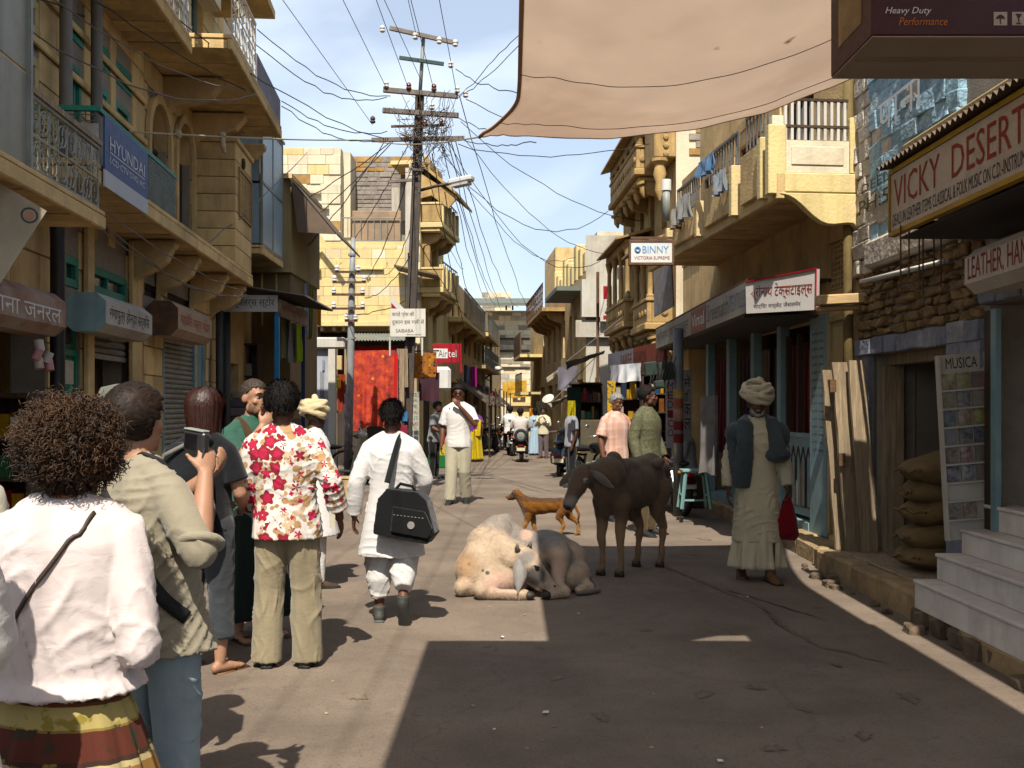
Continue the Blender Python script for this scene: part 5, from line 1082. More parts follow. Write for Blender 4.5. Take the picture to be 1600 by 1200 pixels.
def right_haveli():
 F=FR1;B=F.thing('balcony_house','yellow stone house with long projecting balcony over the textile shop','building');U=F.u;Z=F.z
 L_=7.6;sh=(1.3,L_-.4,.2,2.6);grille=(.12,.8,Z(1310,452),Z(1310,375))
 F.mb().wall(0,L_,0,5.4,-.35,-.0,[sh,grille,(.1,.75,.25,Z(1318,490)),(1.2,2.2,4.0,5.2),(3.2,4.2,4.0,5.2),(5.2,6.2,4.0,5.2)]).build('wall',STONE,B);core(F,B,0,L_,1.4,4.5,5.4,DARKROOM,(.2,3.7),STONE)
 F.mb().fb(0.0,-.02,-2.4,.0,2.6,5.4).build('end_wall',STONE,B)
 q=F.mb();
 for i in range(8):
  for j in range(9):
   a,b=grille[0]+(grille[1]-grille[0])*(i+.5)/8,grille[2]+(grille[3]-grille[2])*(j+.5)/9;q.fb(a-.012,a+.012,-.06,-.03,grille[2],grille[3]) if j== 0 else None;q.fb(grille[0],grille[1],-.06,-.031,b-.01,b+.01) if i== 0 else None
 q.build('stone_grille',STONE,B);F.mb().fb(grille[0],grille[1],-.3,-.25,grille[2],grille[3]).build('grille_back',DARKROOM,B)
 door(F,B,(.1,.75,.25,Z(1318,490)),CREAM,out=-.01,leaves=1,panels=2);F.mb().fb(.76,1.28,-.02,.02,.2,2.6).build('pillar',BLUEP,B,bevel=.01)
 for i in range(16): F.text(B,'श्री राम',.84,1.2,1.1+i*.085,1.15+i*.085,.022,mat('dark_blue_print',col('#3c4c5c'),.7),name='printed_line') if i%1== 0 else None
 for i,u in enumerate((2.3,3.4,4.6,5.8)): F.mb().fb(u,u+.14,-.1,.02,.2,2.6).build('pillar',BLUEP,B,bevel=.01)
 # glazed shop door with orange cloth behind and blue panel below
 w0,w1=1.35,2.25;F.mb().fb(w0,w1,-.08,-.04,.35,1.25).build('door_panel',BLUEP,B)
 for i in range(5):
  a=w0+.06+i*.17;z0,z1=.45,1.0;fr=MB();pts=[(a,z0),(a,z1),(a+.065,z1+.14),(a+.13,z1),(a+.13,z0)]
  for p,q2 in zip(pts,pts[1:]+pts[:1]): fr.bar(F.vec(p[0],-.035,p[1]),F.vec(q2[0],-.035,q2[1]),.012,.012)
  fr.build('arch_moulding',DARKWOOD,B)
 F.mb().fb(w0,w1,-.09,-.03,1.251,1.3).build('door_rail',BLUEP,B);F.mb().fb(w0,w1,-.07,-.06,1.301,2.4).build('door_glass',mat('clear_shop_glass',(.05,.05,.05),.1,.1,2,0),B) if False else None
 for u in (w0,(w0+w1)/2,w1-.05): F.mb().fb(u,u+.05,-.09,-.03,1.302,2.45).build('door_stile',DARKWOOD,B)
 F.mb().fb(1.3,L_-.4,-.25,.03,.2,.3).build('door_sill',BLUEP,B)
 hung_cloth('orange_fabric','orange patterned fabric hanging inside the blue shop door','fabric',F.w(1.42,-.3,2.3),F.w(2.2,-.3,2.3),1.1,mat('orange_fabric_cloth',col('#c2481c'),.9,.35,12,0),folds=3,depth=.03,seed=12)
 CC=['#6a2f38','#3b3f4a','#7a6a58','#4a3040','#5a5f4a']
 for i in range(6): hung_cloth('hanging_fabric',['maroon','slate','tan','plum','olive','dull red'][i]+' fabric length hanging inside the textile shop','fabric',F.w(2.5+i*.75,-.4,2.4),F.w(3.1+i*.75,-.4,2.4),1.5,cloth('shopfab%d'%i,CC[i%5],.3),folds=3,depth=.03,seed=30+i)
 # balcony
 P=FRB;ang=P.rot-F.rot
 inv=lambda o: (setattr(o,'parent',BB) or o)
 BB=P.thing('stone_balcony','long yellow stone balcony with panel parapet and scalloped bracket over the shops','balcony');L2=P.u(1014)
 zb=3.73;wallo=lambda u:-(.85+u*.05)
 n=16
 for i in range(n):
  a,b=L2*i/n+.006,L2*(i+1)/n-.006;P.mb().fb(a,b,-1.05,-.06,zb+rnd.uniform(0,.012),zb+.09).build('slab',STONE,BB)
 P.mb().fb(0,L2,-1.05,-.002,zb+.1,zb+.16).build('balcony_floor',STONE,BB);P.mb().fb(-.02,L2,-.06,.02,zb-.1,zb+.16).build('edge_beam',STONE,BB,bevel=.01)
 P.mb().fb(-.02,.06,-.82,-.06,zb-.03,zb+.16).build('edge_beam',STONE_Y,BB,bevel=.01)
 PAN=[(1057,1098,322,370),(1105,1153,268,352),(1164,1198,228,305)]
 zt0=P.z(1098,318);
 def pan(a,b,zt):
  P.mb().fb(a,b-.02,-.06,.06,zb+.02,zt).build('parapet_panel',STONE,BB,bevel=.008);P.mb().fb(a-.11,a-.003,-.08,.1,zb-.05,zt+.03).build('pier',STONE_Y,BB,bevel=.01)
 segs=[(P.u(1097),P.u(1057),P.z(1097,320)),(P.u(1152),P.u(1106),P.z(1152,266)),(P.u(1197),P.u(1164),P.z(1197,223)),(.1,P.u(1206),P.z(1215,200)),(P.u(1050),L2-.02,P.z(1050,362))]
 for a,b,zt in segs: pan(min(a,b),max(a,b),zt)
 # camera-facing end: pale yellow panel, balusters above
 ze0,ze1=P.z(1216,280),P.z(1216,218);P.mb().fb(.0,.1,-.72,-.07,zb+.165,ze1).build('parapet_panel',STONE_P,BB);P.mb().fb(-.012,-.001,-.66,-.13,zb+.24,ze1-.06).build('raised_panel',STONE_P,BB,bevel=.006);P.mb().fb(.0,.1,-.06,.06,zb+.165,P.z(1216,180)).build('corner_pier',STONE_P,BB,bevel=.008);P.mb().fb(.0,.1,-.83,-.73,zb+.165,P.z(1216,180)).build('corner_pier',STONE_Y,BB,bevel=.008)
 for i in range(10):
  o_=-.7+i*.067;P.mb().fb(.02,.06,o_,o_+.028,ze1+.01,P.z(1216,155)).build('baluster',WHITEP,BB)
 for z in (P.z(1216,194),P.z(1216,152)): P.mb().fb(.015,.065,-.72,-.06,z-.02,z+.005).build('handrail',DARKWOOD,BB)
 # scalloped end bracket
 prof=[(.0,0),(-.82,0),(-.82,-.36)];
 for k in range(1,13):
  t=k/12;prof.append((-.82+.8*t,-.36+.31*(t ** 1.15)+.055*math.sin(t*7.5+1.2)))
 MB().prism(prof,(-.03,0,zb-.04),(0,1,0),(0,0,1),(.1,0,0)).build('scalloped_bracket',STONE_Y,BB,bevel=.015)
 WR=mat('pale_rail_bars',(.5,.5,.48),.5,.2,8)
 for a,b,zt in segs[:3]:
  a,b=min(a,b),max(a,b);bar_rail(P,BB,a,b,-.02,zt+.06,zt+.42,IRON,step=.1)
  # laundry on the rails
 for i,(px,py,hx,w,h,nm) in enumerate(((1118,235,'#5f7a98',.6,.2,'blue cloth'),(1078,300,'#8f8f8c',.5,.3,'grey cloth'),(1066,318,'#96928a',.5,.25,'grey white cloth'),(1135,262,'#8a9096',.4,.25,'dull blue cloth'))):
  u=P.u(px,.1);hung_cloth('laundry',nm+' drying over the rail of the long balcony','laundry',P.w(u,.12,P.z(px,py,.1)),P.w(u+w,.12,P.z(px,py,.1)),h,cloth('laundry%d'%i,hx),folds=3,depth=.04,seed=60+i)
  # upper storey set back, brown
 F.mb().wall(2.5,L_,5.52,7.4,-.6,-.3,[(3.6,4.4,5.9,6.8)]).build('upper_wall',STONE,B);blocks(F,B,1.5,L_,4.0,5.4,.3,.6,-.05,.025,[(1.1,2.3,4.0,6.0),(3.1,4.3,4.0,6.0),(5.1,6.3,4.0,6.0)],STONE,seed=71,most=120)
 for a in (1.2,3.2,5.2): window(F,B,(a,a+1.0,4.0,5.2),DARKWOOD,cols=2)
 MB().tube([F.vec(.02,.08,.2),F.vec(.02,.08,5.2)],.05,12).build('drain_pipe',mat('mossy_pipe',(.2,.15,.07),.8,.3,4,.3,30),B,smooth=True)
right_haveli()
def right_signs():
 X=2.5;t=thing('shop_sign','long Sreenath textiles sign boxed along the front of the shops','sign',(X,0,0));y0,y1,z0,z1=10.9,17.8,2.61,2.94
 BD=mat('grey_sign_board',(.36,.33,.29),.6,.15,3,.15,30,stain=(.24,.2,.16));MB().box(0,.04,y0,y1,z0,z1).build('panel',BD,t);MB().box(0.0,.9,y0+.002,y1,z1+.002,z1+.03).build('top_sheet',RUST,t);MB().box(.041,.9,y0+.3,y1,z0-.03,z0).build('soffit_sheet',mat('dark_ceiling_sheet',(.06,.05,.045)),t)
 MB().box(-.006,-.001,y0+2.3,y0+3.4,z0+.01,z1-.01).build('red_block',mat('dull_red_print',col('#7f3328'),.6,.3,8,0,c2=col('#9a6a5a')),t);text(t,'Vimal',(-.006,y0+3.3,z0+.08),(0,-1,0),(0,0,1),.9,.17,INKW)
 text(t,'Sreenath',(0,y0+2.22,z0+.07),(0,-1,0),(0,0,1),1.3,.22,mat('dark_olive_lettering',(.06,.055,.04),.6));text(t,'TEXTILES',(0,y0+.88,z0+.07),(0,-1,0),(0,0,1),.82,.19,mat('grey_blue_lettering',col('#4f6478'),.6));text(t,'श्रीनाथ टेक्सटाइल्स',(0,y1-.2,z0+.05),(0,-1,0),(0,0,1),3.1,.24,mat('dark_olive_lettering',(.06,.055,.04),.6))
 # Hindi textile sign facing up the street
 t=thing('shop_sign','white Hindi textile sign with red letters at the corner of the shops','sign',(0,0,0));a,b,c_,d=at(1166,490,10.85),at(1275,484,10.15),at(1276,420,10.15),at(1165,441,10.85);n=(b-a).cross(d-a).normalized()
 W3=mat('white_enamel_sign',(.62,.58,.55),.5,.07,3,.1,30,stain=(.45,.38,.32),stain_amt=.3);q=MB();o_=n*-.05;q.add([a,b,c_,d,a+o_,b+o_,c_+o_,d+o_],[(0,1,2,3),(7,6,5,4),(0,4,5,1),(1,5,6,2),(2,6,7,3),(3,7,4,0)]);q.build('panel',W3,t)
 e=(b-a).normalized();up=Vector((0,0,1));w=(b-a).length
 text(t,'श्रीनाथ टेक्सटाइल्स',a+e*.06+up*.13,e,up,w-.1,.17,INKR);text(t,'भाटिया मार्केट जैसलमेर',a+e*.1+up*.035,e,up,w*.68,.065,INKK)
 for p,q_ in ((b,c_),(c_,d)): MB().bar(p+n*.01,q_+n*.01,.02,.012).build('frame',REDP,t)
 # BINNY
 G=Fac(1.8,13.3,(1,0),+1);u0,u1,z0,z1=G.u(986),G.u(1050),G.z(1000,410),G.z(1000,378);t=G.thing('projecting_sign','white BINNY sign with blue letters projecting over the street','sign');G.mb().fb(u0,u1,-.1,0,z0,z1).build('panel',PLAST_W,t)
 q=G.mb();q.fb(u0-.025,u1+.025,-.1,.012,z1+.001,z1+.03).fb(u0-.025,u1+.025,-.1,.012,z0-.03,z0-.001).fb(u0-.025,u0-.001,-.1,.012,z0,z1).fb(u1+.001,u1+.025,-.1,.012,z0,z1);q.build('frame',RUST,t);h=z1-z0;w=u1-u0
 G.text(t,'BINNY',u0+w*.28,u1-w*.08,z0+h*.45,z0+h*.8,.001,INKB);G.text(t,'VICTORIA SUPREME',u0+w*.08,u1-w*.06,z0+h*.14,z0+h*.3,.001,INKR);MB().ring(G.vec(u0+w*.16,.004,z0+h*.62),h*.11,h*.05,(0,1,0),12,5).build('emblem',INKB,t)
 MB().bar(G.vec(u1+.02,-.05,z1+.06),G.vec(u0,-.05,z1+.06),.03).build('bracket',RUST,t);MB().bar(G.vec(u1+.02,-.05,z1+.2),G.vec(u1+1.0,-.05,z1+.1),.03).build('bracket',RUST,t)
 # grey picture banner under it
 q=MB();a,b,c_,d=at(1022,495,16.4),at(1052,478,15.4),at(1049,412,15.4),at(1021,415,16.4);o_=Vector((.02,.02,0));q.add([a,b,c_,d,a+o_,b+o_,c_+o_,d+o_],[(0,1,2,3),(7,6,5,4),(0,4,5,1),(1,5,6,2),(2,6,7,3),(3,7,4,0)])
 tag(q.build('picture_banner',mat('grey_picture',(.34,.29,.25),.7,.4,7,0,c2=(.45,.42,.4),stain=col('#7b8aa5'),stain_amt=.5)),'faded grey picture banner hanging below the BINNY sign','banner')
 # signs of the farther shops on the right
 Rr=Fac(2.62,17.5,(-.12,1),-1);t=Rr.thing('shop_sign','grey and red sign strip on the shop beyond the textile shop','sign');u0,u1=Rr.u(1038),Rr.u(950);z0,z1=Rr.z(1000,566),Rr.z(1000,548);u0,u1=min(u0,u1),max(u0,u1)
 m_=[(u0+(u1-u0)*k/4,u0+(u1-u0)*(k+1)/4) for k in range(4)]
 for (a,b),mm,tx in zip(m_,(mat('rust_red_board',col('#8a4a3c'),.7,.2,4),mat('rust_red_board',col('#8a4a3c')),mat('slate_board',col('#7d7f80'),.7,.2,4),mat('lilac_grey_board',col('#8f8a92'),.7,.2,4)),('','FASHION','SAREE','')):
  Rr.mb().fb(a+.004,b-.004,-.05,0,z0-.1,z1+.08).build('panel',mm,t)
  if tx: Rr.text(t,tx,a+.1,b-.1,z0-.02,z1,.001,INKR if tx== 'SAREE' else INKK)
 hung_cloth('printed_cloth','white printed cloth hung from the far sign strip','cloth',at(966,570,18.6),at(1001,567,18.2),28/1600*18.4,mat('white_printed_cloth',(.72,.73,.74),.9,.1,5,0,stain=col('#8f9db0'),stain_amt=.7),folds=1,depth=.05,seed=71)
 hung_cloth('grey_cloth','grey cloth hung left of the white printed one','cloth',at(953,571,19.2),at(968,570,18.8),26/1600*19,cloth('grey_hung','#8a8a90'),folds=1,depth=.05,seed=72)
 # MEDICO upright board, Hindi upright board, steel pole with bracket lamp
 for nm,lab,px0,px1,py0,py1,Y,hb,tx,ink in (('upright_sign','narrow white MEDICO board with stacked red letters',1041,1054,590,700,15.6,'#a9a7ab','MEDICO',mat('crimson_lettering',col('#7c1c2a'),.6)),('upright_sign','narrow white Hindi board behind the steel pole',1067,1081,578,690,15.9,'#9a958f','मेडिकल',INKK)):
  t=thing(nm,lab,'sign',(0,0,0));x0,x1=at(px0,0,Y).x,at(px1,0,Y).x;z0,z1=at(0,py1,Y).z,at(0,py0,Y).z;MB().box(x0,x1,Y,Y+.03,z0,z1).build('panel',mat('board'+hb,col(hb),.6,.12,4),t)
  ch=list(tx) if tx== 'MEDICO' else ['मे','डि','क','ल'];n=len(ch)
  for i,c2 in enumerate(ch): hh=(z1-z0)*.8/n;text(t,c2,(x0+.02,Y,z1-.04-(i+1)*hh),(1,0,0),(0,0,1),x1-x0-.04,hh*.8,ink)
 t=thing('steel_pole','grey steel pole with painted stickers at the kerb of the textile shop','pole',(0,0,0));p=at(1060,772,18.4);px_=at(1060,600,15.0).x
 MB().tube([(px_,15.0,0),(px_,15.0,2.75)],.075,14).build('post',mat('grey_pole_paint',(.16,.165,.16),.5,.2,5),t,smooth=True)
 for i,(py,hx) in enumerate(((610,'#b49a68'),(625,'#8f5a4a'),(642,'#b58a7a'),(660,'#7a2a2a'),(680,'#6a2626'))): MB().lathe([(.0765,0),(.0765,.13)],(px_,15.0,at(0,py+12,15).z),(0,0,1),14).build('sticker',mat('sticker%d'%i,col(hx),.7,.4,12,0),t)
 t=thing('fuse_box','dark green fuse boxes with cut cables clamped to the steel pole','box',(px_,15.0,0));zf=at(0,580,15).z;DG=mat('dark_green_tin',(.03,.045,.035),.5,.3,6)
 for k,(dx,dz,w_,h_) in enumerate(((-.2,0,.11,.13),(-.42,.03,.09,.1),(-.3,-.2,.07,.06))): MB().obox((dx,-.05-.03*k,zf+dz),Vector((w_,0,.01)),Vector((0,.08,0)),Vector((-.01,0,h_))).build('case',DG,t,bevel=.012)
 for k in range(7): MB().tube([(-.1-.05*k,-.14,zf+.05),(-.2-.04*k,-.18,zf-.25+.05*(k%3)),(-.05-.06*k,-.12,zf+.22)],.007,5).build('cable',WIRE,t)
 # textile roll / quilted panel and stool at the shop front
 o=hung_cloth('quilt','grey printed quilt standing upright at the textile shop','quilt',at(1100,620,13.4),at(1122,618,13.1),122/1600*13.3,mat('grey_quilt',(.16,.15,.145),.9,.25,8,.3,90),folds=1,depth=.04,seed=81,t=.05)
 t=thing('stool','pale turquoise wooden stool beside the steel pole','stool',(at(1085,0,14.2).x,14.2,.2));TQ=paint('pale_turquoise','#7fa8a6',.6)
 MB().box(-.19,.19,-.15,.15,.5,.54).build('seat',TQ,t,bevel=.01)
 for sx in (-1,1):
  for sy in (-1,1): MB().bar((sx*.2,sy*.16,0),(sx*.14,sy*.11,.498),.035).build('leg',TQ,t)
  MB().bar((sx*.18,-.13,.18),(sx*.18,.13,.18),.025).build('stretcher',TQ,t)
 MB().bar((-.17,-.14,.12),(.17,-.14,.12),.025).build('stretcher',TQ,t)
right_signs()
FR2=Fac(3.12,19.5,(-.045,1),-1);FR3=Fac(2.02,28.0,(-.062,1),-1)
def carved_haveli():
 F=FR2;B=F.thing('carved_haveli','tall golden carved stone haveli with balconies and eaves on the right','building');L_=6.5;ZT=8.0;v=F.vec
 F.mb().wall(0,L_,0,ZT,-.3,0,[(.4,L_-.4,.1,2.4)]+[(u,u+.5,z,z+1.1) for u in (.9,2.2,3.5,4.8) for z in (3.1,5.2,6.6)]).build('wall',STONE_G,B);F.mb().fb(0,L_,-4,-1,0,ZT).build('inner_wall',DARKROOM,B);F.mb().fb(0,L_,-4,.1,ZT,ZT+.15).build('roof',STONE_G,B)
 E_=lambda: F.mb();E_().fb(-.02,-.0,-4,0,0,ZT).build('end_wall',STONE_P,B)
 # brick patch on the end wall
 r=random.Random(3)
 for j in range(9):
  for i in range(5):
   o_=-.25-i*.26-(.13 if j%2 else 0);z=6.4+j*.14;E_().fb(-.05,-.02,o_-.24,o_,z,z+.12).build('brick',ORANGEBRICK if (j+i)%3== 0 else GREYBRICK,B)
 def jharokha(u0,u1,zb,zt,o,nm='balcony',end_cols=True,dome=False):
  F.mb().fb(u0,u1,0.003,o,zb,zb+.14).build('balcony_floor',STONE_G,B,bevel=.02);F.mb().fb(u0+.08,u1-.08,.003,o-.1,zb-.12,zb-.003).build('moulding',STONE_G,B,bevel=.03)
  ph=.55;F.mb().fb(u0+.03,u1-.03,o-.14,o-.05,zb+.143,zb+ph).build('parapet_panel',STONE_G,B,bevel=.01);F.mb().fb(u0+.03,u0+.12,.003,o-.141,zb+.143,zb+ph).build('parapet_panel',STONE_G,B,bevel=.01)
  q=MB()
  n=int((u1-u0)/.3)
  for i in range(n): q.lathe([(.07,0),(.07,.02),(.04,.035)],v(u0+.18+i*.3,o-.05,zb+.34),(0,F.y(1.0),0),10)
  for i in range(max(1,int(o/.28))): q.lathe([(.07,0),(.07,.02),(.04,.035)],v(u0+.03,.16+i*.26,zb+.34),(-1,0,0),10)
  q.build('carved_rosettes',STONE_G,B)['kind']='stuff';F.mb().fb(u0,u1,.003,o-.02,zb+ph+.003,zb+ph+.07).build('coping',STONE_G,B,bevel=.015)
  k=max(2,int((u1-u0)/.75)+1)
  for i in range(k):
   u=u0+.1+(u1-u0-.2)*i/(k-1);MB().lathe([(.075,0),(.08,.05),(.05,.09),(.055,.25),(.045,zt-zb-ph-.35),(.075,zt-zb-ph-.22),(.1,zt-zb-ph-.12)],v(u,o-.12,zb+ph+.07),seg=10).build('column',STONE_G,B,smooth=True,angle=40)
   MB().lathe([(.1,0),(.1,.05),(.05,.08),(.07,.2),(.02,.32)],v(u,o-.15,zb-.12),(0,-F.y(.25),-1),10).build('pendant_bracket',STONE_G,B,smooth=True,angle=40)
  F.mb().fb(u0,u1,.003,o-.05,zt-.06,zt+.1).build('lintel',STONE_G,B,bevel=.015)
  y=F.y(1.0);MB().prism([(0,.22),(o+.16,-.02),(o+.16,-.06),(0,.15)],(u0-.15,0,zt+.12),(0,y,0),(0,0,1),(u1-u0+.3,0,0)).build('sloping_eave',STONE_G,B)
  for i in range(3): bracket(F,B,u0+.15+(u1-u0-.3)*i/2,o*.75,zb-.12,.4,STONE_G,w=.12)
 jharokha(.25,2.0,F.z(1000,520,.5),F.z(1000,400,.5),.55);jharokha(2.6,5.6,F.z(960,520,.55),F.z(960,395,.6),.62);jharokha(1.2,5.0,F.z(975,305,.5),F.z(975,235,.6),.6);
 F.mb().fb(.0,6.4,.003,.3,F.z(960,345),F.z(960,345)+.3).build('cornice',STONE_G,B,bevel=.04);F.mb().fb(-.05,1.0,.003,.42,F.z(1020,290),F.z(1020,205)).build('pier',STONE_G,B,bevel=.03)
 q=MB();
 for j in range(7): q.lathe([(.06,0),(.05,.03),(.02,.04)],v(-.05,.2,F.z(1020,285)+j*.16),(-1,0,0),8)
 q.build('carved_rosettes',STONE_G,B)['kind']='stuff';MB().lathe([(.16,0),(.16,-.06),(.09,-.12),(.13,-.3),(.08,-.45),(.1,-.6),(.02,-.8)],v(.05,.3,F.z(1020,290)),seg=10).build('pendant_bracket',STONE_G,B,smooth=True,angle=40)
 t=thing('vent_pipe','grey vent pipe with white cap in front of the carved haveli','pipe',(0,0,0));MB().tube([at(1041,345,18.8),at(1041,292,18.8)],.07,10).build('pipe',SILVER,t,smooth=True);MB().lathe([(.09,0),(.09,.2)],at(1041,298,18.8),seg=12).build('cap',PLAST_W,t)
 # white faced house and old house beyond
 F=FR3;B=F.thing('far_right_house','old ochre house with ironwork balcony and pale plastered front on the far right','building');L_=19;ZT=6.3
 holes=[(u,u+.6,3.2,4.4) for u in (2,3.2,5,6.2,8,10,12)]+[(u,u+2.0,.1,2.4) for u in (.6,3.4,6.2,9.0,12.0)]
 F.mb().wall(0,L_,0,5.2,-.3,0,holes).build('wall',STONE,B);F.mb().fb(0,L_,-3,-1.1,0,ZT).build('inner_wall',DARKROOM,B);F.mb().fb(0,L_,-3,0,5.2,5.3).build('roof',STONE,B);F.mb().fb(-.02,0,-3,.0,0,ZT).build('end_wall',PLASTER,B)
 for h in holes[:7]: window(F,B,h,BLUEP,cols=2)
 F.mb().fb(-.3,-.021,-2.2,.15,F.z(930,487),F.z(930,425)).build('plaster_box',WHITEP,B);F.mb().fb(-.2,-.02,-2.2,.3,F.z(930,520),F.z(930,492)).build('plaster_ledge',PLASTER,B);F.mb().fb(0,3.4,0.003,.8,F.z(920,428,.4),F.z(920,420,.4)).build('sun_shade',mat('green_grey_sheet',(.27,.29,.25)),B)
 bal=F.z(845,490,.7);F.mb().fb(5,12,.003,.75,bal,bal+.12).build('balcony_floor',STONE_G,B);
 for u in (5.4,6.8,8.2,9.6,11): bracket(F,B,u,.6,bal,.5,STONE_G)
 scroll_rail(F,B,5,12,.72,bal+.13,bal+.9,RUST,step=.4)
 # crenellated parapet
 for i in range(9): u=.2+i*1.0;F.mb().fb(u,u+.55,-.3,.0,5.32,5.9+.25*((i*7)%3)).build('merlon',STONE_Y,B,bevel=.03)
 F.mb().fb(8.5,12.5,-1.2,-.05,5.32,7.3).build('roof_room',STONE,B);F.mb().fb(0,4.0,-3,-.31,5.32,6.4).build('roof_room',STONE_P,B)
 F.mb().fb(13,17,.003,.9,3.6,3.72).build('balcony_floor',STONE_Y,B);F.mb().fb(13,17,.85,.9,3.73,4.6).build('rust_screen',RUST,B);F.mb().fb(14,18,.003,.8,2.1,2.22).build('balcony_floor',STONE_Y,B);bar_rail(F,B,14,18,.76,2.23,3.0,RUST,step=.3)
 G=Fac(2.0,27.6,(1,0),+1);t=G.thing('vertical_sign','upright white and red AUDIO board on the plastered front','sign');u0,u1=G.u(938),G.u(956);G.mb().fb(u0,u1,-.05,0,G.z(940,502),G.z(940,445)).build('panel',WHITEP,t);G.mb().fb(u0+.08,u1,.002,.006,G.z(940,467),G.z(940,447)).build('red_block',REDP,t);G.mb().fb(u0+.08,u1,.002,.006,G.z(940,499),G.z(940,493)).build('red_block',REDP,t)
 for i,c2 in enumerate('AUDIO'): G.text(t,c2,u0+.17,u1-.03,G.z(940,488-i*5.2),G.z(940,484.5-i*5.2),.007,INKK)
 tag(MB().tube([at(934,720,26),at(934,425,26)],.04,8).build('iron_post',RUST),'thin rusty post in front of the plastered front','post')
 # slanted cloth awnings and shop clutter, right side mid distance
 AW=[cloth('awn%d'%i,h) for i,h in enumerate(('#8a8590','#b0a594','#3f3a38','#96897a'))]
 for i,(px0,px1,pyt,pyb,Y,lab) in enumerate(((885,945,548,565,22,'dark'),(862,892,618,628,23,'dusty beige'))):
  t=thing('cloth_awning',lab+' slanting cloth awning among the shops on the right','awning',(0,0,0));a,b=at(px1,pyt,Y),at(px0,pyb,Y-1.2);P=[[a.lerp(b,s/6)+Vector((.04*math.sin(s*2+w_),1.6*w_/5,-.06*math.sin(w_/5*math.pi)*s/3+.03*math.sin(w_*2.1))) for w_ in range(6)] for s in range(7)];solid_sheet(MB(),P,(0,0,1),.012).build('sheet',AW[i+2],t,smooth=True)
  MB().tube([b,a+Vector((.6,.3,.9))],.008,5).build('stay',WIREG,t)
 hung_cloth('hung_sheet','lilac grey sheet hung slanting among the right shops','cloth',at(872,574,24),at(904,571,24.6),.55,AW[0],folds=1,depth=.04,seed=97);hung_cloth('hung_sheet','pale pinkish sheet hung left of the lilac grey one','cloth',at(854,590,24.5),at(876,574,24.6),.12,AW[1],folds=1,depth=.03,seed=98)
 tag(MB().lathe([(.0,.0),(.13,-.02),(.135,-.01),(.0,.07)],at(856,622,22.5),(-.35,-.6,.7),20).build('white_parasol',mat('parasol_cloth',(.75,.72,.66),.8)),'small white shade disc hanging over the right shop','shade')
 # shop back panels: dark green and brown cloth, sheet-metal hoarding, carved yellow column
 goods_rack('tall rack of dark packets behind the grey-haired person',962,1003,590,20.2,5,3);goods_rack('rack of small goods behind the olive-shirted person',1006,1040,585,18.9,6,4);goods_rack('deep rack of wares in the shaded right shop',893,940,600,23.4,5,7)
 for i,(px0,px1,py0,py1,Y,hx,lab) in enumerate(((886,908,605,690,22.4,'#0f2a20','dark green cloth backing the shaded right shop'),(907,942,656,712,21.8,'#5a5242','dull tin panel standing behind the motorcycle'))):
  a,b=at(px0,py1,Y),at(px1,py0,Y);o=MB().box(a.x,b.x,Y,Y+.06,0,b.z).build('hoarding',mat('panel%d'%i,col(hx),.8,.25,3),bevel=.01);tag(o,lab,'hoarding')
 t=thing('yellow_fretwork_post','yellow perforated upright board beside the grey-haired man','board',(0,0,0));Y=17.6;a,b=at(949,640,Y),at(962,595,Y);MB().box(a.x,b.x,Y,Y+.04,0,b.z).build('panel',mat('yellow_fretwork',(.5,.33,.08),.7,.2,8,0,spots=((.05,.04,.02),22,.55)),t)
 hung_cloth('flower_bunch','bunch of yellow packets hanging in the shaded shop','packets',at(887,626,20),at(899,626,20),.3,mat('yellow_packets',(.45,.38,.05),.5,.4,20,0),folds=2,depth=.06,seed=91)
 hung_cloth('garland_cloth','red and yellow cloth hanging beside the far gate','cloth',at(827,638,38),at(837,638,38),.55,mat('red_yellow_cloth',col('#c23a12'),.8,.2,9,0,c2=col('#e0b020')),folds=2,depth=.08,seed=92)
 tag(MB().box(at(838,0,39).x,at(852,0,39).x,39,39.1,0,at(0,627,39).z).build('painted_board',mat('speckled_board',(.55,.5,.38),.8,.2,6,0,spots=((.1,.1,.09),9,.6))),'pale mottled board behind the standing man far right','board')
carved_haveli()
